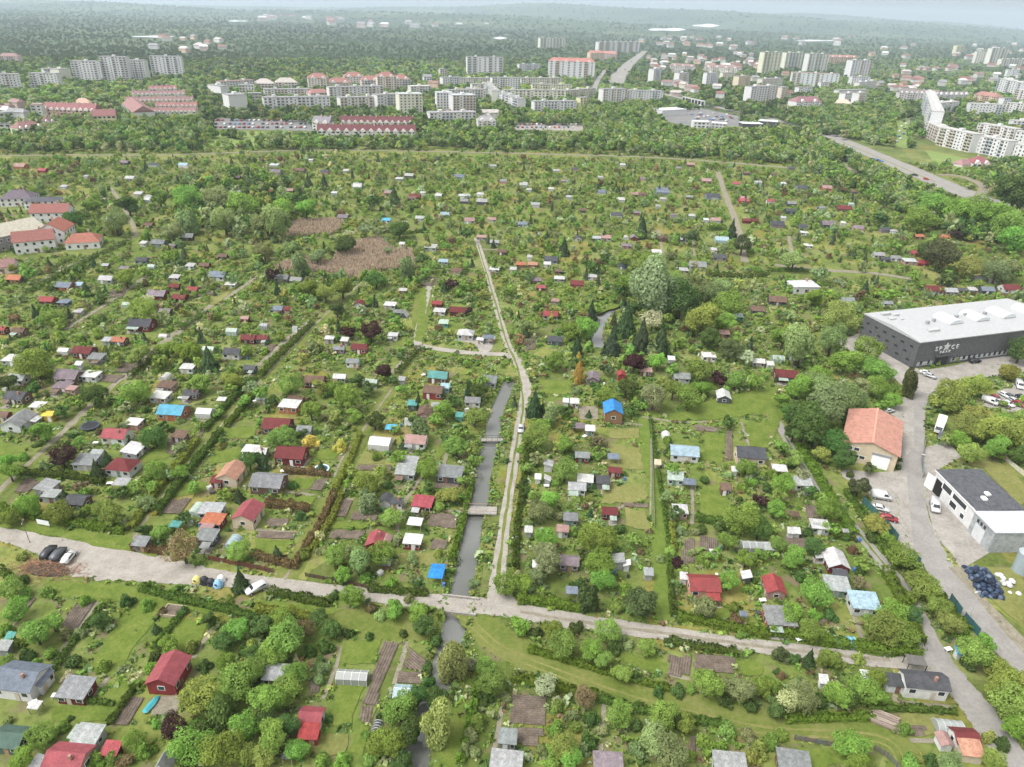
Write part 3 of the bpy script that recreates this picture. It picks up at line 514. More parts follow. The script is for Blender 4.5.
PLANTS = {
'C1': '165 225 50 b;215 545 60 b;110 510 55 b;415 545 62 b;600 375 52 b;35 385 50 b;30 350 40 b;235 325 52 p;410 340 30 c;370 385 38 c;250 490 32 c;700 676 68 k;520 75 58 b;590 250 52 d;285 115 38 b;230 150 36 d;360 90 50 d;130 60 38 d;770 45 45 b;890 30 45 y;960 60 38 o;955 345 42 d;915 480 27 c;620 620 40 b;555 610 40 d;905 690 52 y;560 505 42 o;475 588 28 w;460 460 35 d;300 440 36 r;170 150 28 y;690 290 38 o;690 395 40 b;740 440 35 b;590 548 18 f;485 130 34 o;700 560 38 d;860 470 34 b;380 235 18 r;480 265 24 d;270 545 36 y;340 540 32 b;510 440 36 b;640 390 36 o;760 330 26 d;840 290 26 y;30 560 40 b;70 500 36 b;300 270 30 b;330 470 30 b;580 440 34 b;150 280 30 d;90 330 26 b;25 45 40 d;490 75 34 o;560 150 26 d;620 210 30 d;690 190 24 o;640 610 28 y;590 640 34 b;840 160 28 b;940 110 36 b;880 60 34 b;980 340 36 d',
'C2': '130 50 52 b;350 100 58 b;210 150 48 b;250 60 42 y;95 260 56 b;30 350 34 c;55 365 26 w;210 278 40 f;320 290 34 f;430 60 38 d;455 190 46 d;565 285 20 c;545 335 36 b;650 375 52 b;720 150 46 b;840 180 44 b;770 290 48 b;825 300 36 y;850 80 42 d;630 225 46 o;425 425 62 y;430 500 48 o;515 560 48 y;740 470 46 y;665 440 36 d;590 430 24 o;300 705 56 b;400 725 64 o;80 705 32 c;840 340 36 b;870 40 32 b;480 700 54 b;180 705 34 b;20 90 36 b;300 60 40 b;390 30 36 d;520 30 34 d;560 70 34 b;610 180 30 d;690 190 34 b;760 110 36 d;790 230 36 b;730 260 30 d;800 420 36 b;700 520 30 y;780 480 34 b;640 560 26 o;540 650 32 o;600 720 32 o;700 700 24 y;370 380 34 y;480 390 34 y;350 430 30 b;380 170 40 b;300 170 36 y;170 240 30 d;250 370 22 c;140 440 26 d;500 440 30 d;590 560 24 d;540 500 22 o;460 330 26 b;250 690 30 o;240 640 28 w;110 230 34 b;60 110 30 d',
'C3': '545 95 58 o;620 70 44 b;680 100 54 b;730 60 42 b;800 30 36 p;860 30 46 b;930 40 38 b;88 130 40 C;95 245 60 b;205 285 42 b;340 258 36 r;205 375 56 b;95 330 38 o;365 90 42 b;295 168 16 c;440 60 50 d;330 60 36 d;140 490 50 b;80 470 36 b;110 540 56 o;240 500 26 y;300 550 18 c;345 590 38 o;330 645 76 b;240 620 28 b;410 610 34 d;470 650 38 b;130 650 56 b;130 720 64 o;330 740 66 b;280 700 36 d;630 540 38 d;830 190 34 d;900 370 44 b;960 490 36 p;890 450 28 b;890 560 74 b;950 600 56 d;820 650 46 b;900 720 46 b;640 738 36 p;735 730 36 b;790 590 36 d;620 380 34 b;590 480 32 o;840 590 32 b;150 170 40 o;120 200 36 b;210 150 34 d;40 300 26 b;60 370 34 b;40 440 26 d;170 430 30 b;230 330 20 d;310 440 22 d;180 560 30 o;280 520 20 r;60 580 30 o;400 550 20 d;410 440 10 d;600 310 28 d;600 270 24 b;740 420 26 d;830 400 24 o;920 430 30 b;870 500 30 d;920 520 36 b;700 340 14 b;780 700 36 b;690 700 26 o;610 690 30 y;700 620 26 o;960 700 36 b;570 720 26 o;960 400 26 b;400 160 26 d;460 150 30 d;500 130 26 b;330 120 26 d;150 130 20 w',
'C4': '145 195 92 d;220 120 84 o;320 100 74 o;200 55 62 o;430 60 54 b;550 45 42 E;250 270 64 d;208 320 42 y;350 445 48 R;60 290 38 b;110 340 42 b;60 430 54 b;230 530 54 b;30 530 46 b;170 460 36 d;100 715 54 b;180 670 46 d;420 590 46 y;510 705 56 b;720 80 70 y;800 50 54 y;930 0 40 y;780 310 54 y;760 200 64 y;850 220 74 y;950 230 82 y;880 290 56 b;800 160 46 y;690 255 36 y;960 320 46 d;320 400 22 d;120 60 56 b;60 110 40 b;90 160 46 d;100 235 44 d;310 190 36 d;290 340 46 d;480 110 40 b;440 130 36 b;380 60 50 o;20 600 36 y;40 660 40 b;150 620 30 d;250 600 36 b;130 400 34 o;70 350 30 b;210 480 34 b;40 480 36 b;300 640 30 d;280 700 26 o;370 740 38 b;330 690 28 r;460 640 34 b;400 640 34 d;560 740 38 b;390 370 32 R;700 130 40 y;650 110 36 y;600 30 0 b;910 195 44 b;740 260 40 b;980 280 40 d;990 180 40 y;500 370 18 d;505 340 16 d;340 310 34 d;20 400 30 b;0 450 30 d',
'D1': '135 245 70 b;200 210 44 b;60 160 54 b;30 80 56 b;100 100 38 b;10 370 46 b;150 645 56 b;80 740 56 b;235 610 36 b;400 375 36 b;460 392 24 o;598 235 22 c;650 300 50 b;600 335 36 d;385 200 46 d;490 130 36 d;760 490 84 y;850 545 60 l;660 615 62 p;900 430 84 b;960 395 60 b;870 360 54 b;780 380 38 d;740 680 86 b;850 690 86 b;940 610 66 b;950 720 58 b;520 660 54 b;560 705 46 b;360 740 46 b;280 360 44 d;270 580 18 d;800 190 42 d;900 240 54 b;860 275 46 d;922 52 44 c;970 200 38 d;440 725 40 b;250 260 36 o;310 250 30 o;190 330 36 b;110 330 40 d;60 290 36 b;20 240 34 b;80 50 36 d;180 100 34 b;330 130 30 b;700 170 30 d;620 170 24 r;560 140 36 b;740 300 40 b;980 330 44 d;800 600 40 d;700 740 44 d;600 600 26 b;480 740 40 r;90 640 28 y;30 590 26 o;210 640 26 y;20 480 20 r;540 440 18 b',
'D2': '370 110 54 b;440 155 26 r;530 165 46 b;620 170 42 b;750 360 76 T;700 595 74 T;110 265 84 b;60 320 66 b;150 400 56 b;40 500 84 b;120 465 66 b;60 650 76 b;20 720 56 y;160 700 54 b;550 540 80 b;500 675 76 b;600 620 64 d;690 490 46 d;630 480 46 d;900 440 70 b;850 590 46 b;180 230 46 r;285 235 46 d;960 60 56 b;690 280 36 d;640 225 46 d;270 310 22 f;330 745 44 b;880 380 46 b;800 100 0 b;240 430 34 o;210 370 34 r;90 200 50 b;20 220 50 d;20 400 44 d;200 320 36 d;120 600 56 d;30 580 50 d;250 740 44 b;420 640 26 b;440 740 36 b;560 740 50 d;660 380 30 d;830 640 40 o;800 700 34 o;960 500 30 o;830 60 28 o;880 500 40 d;300 110 30 d;480 180 32 o;590 120 26 o;520 60 30 b;420 40 30 b;330 30 40 b;600 40 26 o;280 50 20 b;240 190 46 d;350 250 30 d;430 262 26 d;560 252 26 d;660 440 34 d',
'D3': '35 220 50 b;150 240 50 b;200 285 68 b;310 310 54 b;370 235 56 b;350 355 46 b;420 400 44 b;520 305 42 b;505 130 74 R;300 106 50 E;755 440 72 b;870 465 60 o;960 460 48 b;415 565 56 b;575 560 64 b;280 490 54 r;130 455 58 w;540 660 66 o;600 700 72 o;480 700 46 o;745 150 46 o;830 620 46 b;900 640 46 o;740 680 46 b;170 620 46 b;200 680 64 y;230 735 54 b;100 30 42 o;40 60 46 b;350 40 54 b;400 145 38 y;830 50 46 b;860 200 36 r;950 700 46 y;20 400 28 w;250 230 36 d;90 250 36 d;390 310 36 d;450 300 30 o;600 290 26 d;560 480 30 d;640 470 36 d;480 420 34 d;690 470 30 b;820 520 34 d;920 530 34 d;670 600 50 b;480 610 34 d;640 600 36 d;340 630 34 o;310 580 40 d;180 540 38 b;230 570 36 o;110 700 36 o;150 740 40 b;270 700 36 o;800 690 38 b;860 740 36 b;690 720 30 b;260 70 30 d;430 90 36 b;620 60 26 o;700 130 24 o;760 200 24 b;880 260 24 b;660 180 22 b;930 50 20 d;850 150 30 b;240 610 36 b',
'D4': '50 340 42 R;160 350 32 D;105 350 30 d;240 350 52 b;345 350 32 y;10 450 46 b;80 510 64 w;140 490 68 o;270 490 56 b;380 470 70 b;420 420 44 b;190 100 70 b;100 170 54 b;170 240 56 b;480 180 64 b;450 235 74 b;520 250 56 b;400 220 46 b;350 50 38 r;330 680 76 b;340 745 54 b;530 620 38 b;900 440 88 y;950 520 90 y;870 380 54 y;950 600 64 b;790 320 70 b;830 290 46 b;700 210 54 y;600 70 56 y;660 150 54 b;560 40 46 b;870 740 54 y;700 745 54 o;550 745 46 b;20 670 46 b;60 640 36 b;240 280 28 b;560 180 40 d;540 120 36 b;230 50 30 b;130 40 36 d;290 290 26 b;420 290 34 d;360 290 28 b;310 500 50 d;210 510 44 d;30 540 50 d;320 440 34 b;450 500 34 b;850 650 34 y;980 640 40 b;620 110 36 y;740 250 40 b;770 370 40 d;620 740 34 d;490 620 24 o;180 180 36 b;240 180 36 d;590 730 26 y;640 90 30 d;980 440 50 y;910 680 40 d;480 300 36 d',
'B1': '330 420 26 c;370 465 14 c;800 690 44 c;490 85 50 d;130 690 70 b;660 195 46 o;610 60 44 b;720 60 58 b;830 70 62 o;930 90 62 b;860 150 58 o;720 150 50 o;200 520 40 b;440 150 54 o;540 640 30 b;350 85 44 b;640 640 46 b;530 670 50 y;540 495 56 y;280 150 40 d;720 650 50 b;110 350 34 b;660 290 36 b;480 370 44 b;610 680 30 b;310 340 34 d',
'B2': '340 240 48 d;265 430 46 y;450 80 36 d;530 65 32 c;440 575 50 p;355 575 34 p;80 150 62 o;190 105 50 b;550 180 44 d;810 205 34 d;420 190 34 o;480 185 34 o;40 160 54 o;100 110 50 b;30 265 46 o;140 255 42 o;170 320 40 o;235 290 40 o;580 340 40 o;505 270 20 o;200 410 50 b;330 405 50 b;460 375 40 d;310 490 40 d;820 495 22 p;750 400 30 p;60 360 34 p;640 300 30 d;670 320 34 b;490 730 40 p;160 60 40 d;200 10 26 c;260 10 24 c',
'B3': '550 405 92 O;650 440 84 d;770 420 56 o;730 525 76 y;440 540 50 C;385 620 42 C;500 600 46 C;572 620 50 C;470 695 46 p;250 640 34 C;305 510 32 C;540 535 50 w;540 310 54 b;370 715 36 R;255 690 20 K;257 745 32 K;430 400 44 b;820 470 64 b;885 240 44 R;845 190 26 C;290 560 54 b;690 400 60 o;800 410 46 o;600 480 50 d;480 480 40 d;410 420 36 d;160 690 44 b;230 570 44 b;560 690 44 b;620 720 40 b;760 600 50 d;840 640 50 R;900 670 40 w;720 720 50 b;790 745 34 p;690 210 40 R;500 185 30 C;440 300 40 b;640 380 50 b;820 540 44 b;40 560 36 o;80 560 32 y;300 320 34 d;200 260 30 c',
'B4': '285 515 70 y;675 275 68 R;770 325 56 y;735 190 36 p;375 410 20 C;390 640 60 b;430 725 60 b;975 645 60 d;120 620 80 o;250 600 60 o;300 690 60 b;430 130 40 d;500 240 40 b;100 300 50 o;200 360 40 o;880 340 56 o;920 330 50 o;930 160 70 b;860 130 66 b;960 220 66 b;820 100 60 b;740 110 60 b;650 90 60 b;590 140 56 b;960 30 80 d;190 745 56 b;60 600 50 b;620 265 56 d;180 440 44 b;240 430 40 b;470 430 40 b;560 360 30 b;700 370 40 d;90 510 34 o'}
# ------------------------------------------------------------------ garden buildings
COL = {'W': ((.57, .57, .56), 'white'), 'S': ((.34, .355, .35), 'silver grey'), 'G': ((.22, .23, .23), 'grey'), 'D': ((.075, .078, .085), 'dark grey'), 'R': ((.30, .05, .05), 'red'),
       'K': ((.34, .075, .088), 'pinkish red'), 'M': ((.16, .035, .035), 'maroon'), 'B': ((.15, .095, .07), 'brown'), 'O': ((.42, .15, .08), 'orange'), 'P': ((.37, .235, .21), 'dusty pink'),
       'U': ((.22, .18, .2), 'mauve grey'), 'L': ((.17, .20, .25), 'slate blue'), 'C': ((.1, .37, .52), 'sky blue'), 'Z': ((.03, .22, .56), 'bright blue'), 'T': ((.1, .3, .27), 'teal'),
       'V': ((.38, .46, .40), 'pale green'), 'E': ((.075, .13, .10), 'dark green'), 'Y': ((.6, .45, .08), 'yellow'), 'N': ((.52, .44, .33), 'cream'), 'A': ((.47, .25, .17), 'peach'), 'H': ((.3, .18, .1), 'tan'), 'I': ((.31, .43, .49), 'pale blue')}
WIN = MB().box(-.5, .5, -.04, .04, -.5, .5).mesh('window')
WINF = MB().box(-.6, .6, -.025, .025, -.6, .6).mesh('window_frame')
DOOR = MB().box(-.5, .5, -.05, .05, 0, 1).mesh('door'); HAN = MB().box(-.03, .03, -.09, -.05, -.06, .06).mesh('handle')
def window(par, x, y, z, w, h, rz, frame=True, col=(.75, .75, .73)):
    o = obj('window', WIN, 'glass', par, None, (x, y, z), rz, (w, 1, h))
    if frame: obj('frame', WINF, 'plain', o, col)
    return o
FAKE_GROUPS = {'garden_cabin': 'garden cabins', 'garden_shed': 'flat roofed garden sheds', 'polytunnel': 'polytunnels', 'greenhouse': 'greenhouses', 'garden_canopy': 'garden canopies', 'garden_house': 'hipped garden houses', 'tent_cabin': 'steep roofed cabins'}
SHEDS = []
def t_far(px, py): return py < 345
def shed(px, py, wz, rc, wc, typ, orient=None, label=None, wpx=None, hscale=1.0, ratio=.78, name=None, cat=None):
    w_m = wz/Z*mpp(px, py)*(.84 if t_far(px, py) else 1); zc = 2.3 if typ not in 'a' else 1.2
    p = at(px, py, zc); dist = p.y; det = 2 if dist < 250 else (1 if dist < 420 else 0)
    yaw = rad(-4)+random.uniform(-.05, .05); v = orient == 'v'
    L = w_m*(.92 if not v else .86); Dp = L*ratio
    if v: L, Dp = Dp/ratio*1.12, L*.92
    L = max(1.2, min(L, 15)); Dp = max(1.1, min(Dp, 8.5))
    # local frame: ridge along local x; 'v' turns it to point away from the viewer
    rz = yaw+(math.pi/2 if v else 0)
    hw = (1.95 if max(L, Dp) < 5.5 else 2.3)*hscale*(1 if det == 2 else .84)
    if max(L, Dp) < 2.4: hw = 1.7
    rcol, rname = COL[rc]; wcol, wname = COL[wc]
    def jit(c):
        j_ = random.uniform(.86, 1.1)*(random.uniform(.62, .95) if det < 2 and min(c) > .4 else 1); return tuple(min(.8, max(.01, q*j_*random.uniform(.975, 1.025))) for q in c)
    nm = {'g': 'garden_cabin', 'p': 'garden_shed', 'f': 'garden_shed', 'h': 'garden_house', 't': 'polytunnel', 'c': 'garden_canopy', 'q': 'greenhouse', 'a': 'tent_cabin'}[typ]
    ct = {'g': 'cabin', 'p': 'shed', 'f': 'shed', 'h': 'garden house', 't': 'polytunnel', 'c': 'canopy', 'q': 'greenhouse', 'a': 'tent'}[typ]
    what = {'g': 'gabled cabin', 'p': 'lean-to shed', 'f': 'flat shed', 'h': 'hipped garden house', 't': 'arched polytunnel', 'c': 'open canopy', 'q': 'greenhouse', 'a': 'steep tent'}[typ]
    if typ in 'tqac': desc = f'{rname} {what}'
    elif rc == wc: desc = f'{rname} {what}'
    else: desc = f'{rname} roofed {wname} {what}'
    ro = root(name or nm, (p.x, p.y, 0), rz, cat or ct, label, FAKE_GROUPS[nm], desc, px, py)
    x, y = L/2, Dp/2; ov = .28 if det else .18; th = .11
    wm = 'wood' if wc in 'BRMOHU' else 'wall'; rm = 'felt' if typ in 'pfc' or rc in 'GDUSB' else 'sheet'
    if rc in 'MPA' and typ in 'gh': rm = 'tile'
    # which local sides look at the camera
    cam = Matrix.Rotation(-rz, 3, 'Z') @ Vector((-p.x, -p.y, 0)); sx = 1 if cam.x > 0 else -1; sy = 1 if cam.y > 0 else -1
    top = hw
    if typ == 'g':
        rh = min(1.7, Dp*.27); top = hw+rh
        obj('wall', MB().prismx([(-y, 0), (y, 0), (y, hw), (0, hw+rh), (-y, hw)], -x, x), wm, ro, jit(wcol))
        s = rh/y; b = MB()
        for q in (-1, 1): b.slab([(-x-ov, 0, hw+rh+th), (x+ov, 0, hw+rh+th), (x+ov, q*(y+ov), hw-s*ov+th), (-x-ov, q*(y+ov), hw-s*ov+th)][::q], th)
        obj('roof', b, rm, ro, jit(rcol))
        if det == 2 and random.random() < .18:
            obj('chimney', MB().box(-.22, .22, -.22, .22, 0, 1.1), 'wall', ro, (.35, .2, .15), (x*.4, y*.35*sy, hw+rh*.55))
    elif typ in 'pf':
        d = .5 if typ == 'p' else .18; s_ = -sy; top = hw+d
        z1 = hw+(d if s_ > 0 else 0); z0 = hw+(d if s_ < 0 else 0)
        obj('wall', MB().prismx([(-y, 0), (y, 0), (y, z1), (-y, z0)], -x, x), wm, ro, jit(wcol))
        k = (z1-z0)/(2*y)*ov
        obj('roof', MB().slab([(-x-ov, -y-ov, z0-k+th), (x+ov, -y-ov, z0-k+th), (x+ov, y+ov, z1+k+th), (-x-ov, y+ov, z1+k+th)], th), rm, ro, jit(rcol))
    elif typ == 'h':
        rh = Dp*.34; top = hw+rh; e = max(0, x-y)
        obj('wall', MB().box(-x, x, -y, y, 0, hw), wm, ro, jit(wcol)); X_, Y_ = x+ov, y+ov; z = hw-.05
        obj('roof', MB().add([(-X_, -Y_, z), (X_, -Y_, z), (X_, Y_, z), (-X_, Y_, z), (-e, 0, hw+rh), (e+.02, 0, hw+rh)], [(0, 1, 5, 4), (1, 2, 5), (2, 3, 4, 5), (3, 0, 4), (3, 2, 1, 0)]), rm, ro, jit(rcol))
    elif typ == 't':
        n = 12; pr = [(math.cos(math.pi*k/n)*y, math.sin(math.pi*k/n)*min(y, 2.1)) for k in range(n+1)]; top = min(y, 2.1)
        obj('cover', MB().prismx(pr[::-1], -x, x), 'film', ro, jit(rcol))
        b = MB(); k_ = 5
        for i in range(k_):
            xx = -x+2*x*i/(k_-1)
            for q in range(n): b.tube((xx, pr[q][0]*1.015, pr[q][1]*1.015), (xx, pr[q+1][0]*1.015, pr[q+1][1]*1.015), .05, n=4)
        obj('frame', b, 'plain', ro, (.5, .52, .5))
    elif typ == 'q':
        rh = Dp*.25; top = hw*.85+rh; h0 = hw*.85
        obj('glazing', MB().prismx([(-y, 0), (y, 0), (y, h0), (0, h0+rh), (-y, h0)], -x, x), 'film', ro, jit(rcol)); b = MB(); k_ = max(3, int(L/1.3))
        for i in range(k_+1):
            xx = -x+2*x*i/k_; q = [(-y, 0), (-y, h0), (0, h0+rh), (y, h0), (y, 0)]
            for m0, m1 in zip(q[:-1], q[1:]): b.tube((xx, m0[0]*1.01, m0[1]+.03), (xx, m1[0]*1.01, m1[1]+.03), .045, n=4)
        b.tube((-x, 0, h0+rh+.04), (x, 0, h0+rh+.04), .06, n=4)
        obj('frame', b, 'plain', ro, (.68, .7, .68))
    elif typ == 'c':
        obj('roof', MB().slab([(-x, -y, hw), (x, -y, hw), (x, y, hw+.25), (-x, y, hw+.25)], .1), rm, ro, jit(rcol)); top = hw+.25
        pm = MB().box(-.06, .06, -.06, .06, 0, hw-.05).mesh('post')
        for a in (-1, 1):
            for c_ in (-1, 1): obj('post', pm, 'plain', ro, (.3, .25, .2), (a*(x-.15), c_*(y-.15), 0))
    else:
        rh = max(2.2, Dp*.75); top = rh
        obj('wall', MB().prismx([(-y, 0), (y, 0), (0, rh)], -x+.1, x-.1), 'wall', ro, jit(wcol)); b = MB()
        for q in (-1, 1): b.slab([(-x, 0, rh+.1), (x, 0, rh+.1), (x, q*(y+.15), 0.05), (-x, q*(y+.15), 0.05)][::q], .1)
        obj('roof', b, 'sheet', ro, jit(rcol))
    if typ in 'gpf' and det == 2 and L > 3.2 and not label and random.random() < .4:
        pw, pd = L*random.uniform(.35, .6), random.uniform(1.2, 2.0); px_ = random.choice((-1, 1))*(L-pw)/2*.9; ph = hw-.2
        pc = random.choice([jit(rcol), (.3, .31, .3), (.36, .44, .38), (.2, .14, .1), (.5, .5, .49)])
        obj('porch_roof', MB().slab([(px_-pw/2, sy*(y+.3), ph), (px_+pw/2, sy*(y+.3), ph), (px_+pw/2, sy*(y+.3+pd), ph-.3), (px_-pw/2, sy*(y+.3+pd), ph-.3)][::-sy], .07), 'sheet', ro, pc)
        for a in (-1, 1): obj('porch_post', MB().box(-.05, .05, -.05, .05, 0, ph-.4), 'wood', ro, (.25, .18, .12), (px_+a*(pw/2-.1), sy*(y+.2+pd), 0))
        obj('terrace', MB().box(px_-pw/2-.2, px_+pw/2+.2, min(sy*(y+.05), sy*(y+.6+pd)), max(sy*(y+.05), sy*(y+.6+pd)), .0, .13), 'concrete', ro)
    if typ in 'gpfh' and det and max(L, Dp) > 2.2:
        dcol = random.choice([(.3, .2, .12), (.7, .7, .68), (.18, .1, .07), (.12, .2, .14), (.45, .4, .33)])
        dh = min(1.95, hw-.15); dx = random.uniform(-.25, .25)*L
        d = obj('door', DOOR, 'plain', ro, dcol, (dx, sy*(y+.035), 0), 0 if sy < 0 else math.pi, (.85, 1, dh))
        if det == 2: obj('handle', HAN, 'plain', d, (.6, .6, .6), (.38, 0, .5))
        wz_ = hw*.62; ww = min(1.1, L*.22); hh = min(.9, hw*.38)
        for wx in ([-.34, .34] if L > 3.4 else [.33]):
            if abs(wx*L-dx) > .45+ww/2: window(ro, wx*L, sy*(y+.03), wz_, ww, hh, 0, det == 2)
        if Dp > 2.6: window(ro, sx*(x+.03), 0, wz_, min(1.1, Dp*.25), hh, math.pi/2, det == 2)
    c8 = [proj(p.x+math.cos(rz)*a*x-math.sin(rz)*b_*y, p.y+math.sin(rz)*a*x+math.cos(rz)*b_*y, zz) for a in (-1, 1) for b_ in (-1, 1) for zz in (0, top)]
    ya, yb = min(c[1] for c in c8), max(c[1] for c in c8)
    protect_box(min(c[0] for c in c8), max(c[0] for c in c8), ya, ya+(yb-ya)*(.95 if det == 2 else .5), yb)
    FOOT.append((p.x, p.y, math.hypot(x, y)+.3)); SHEDS.append((p.x, p.y, math.hypot(x, y)))
    return ro
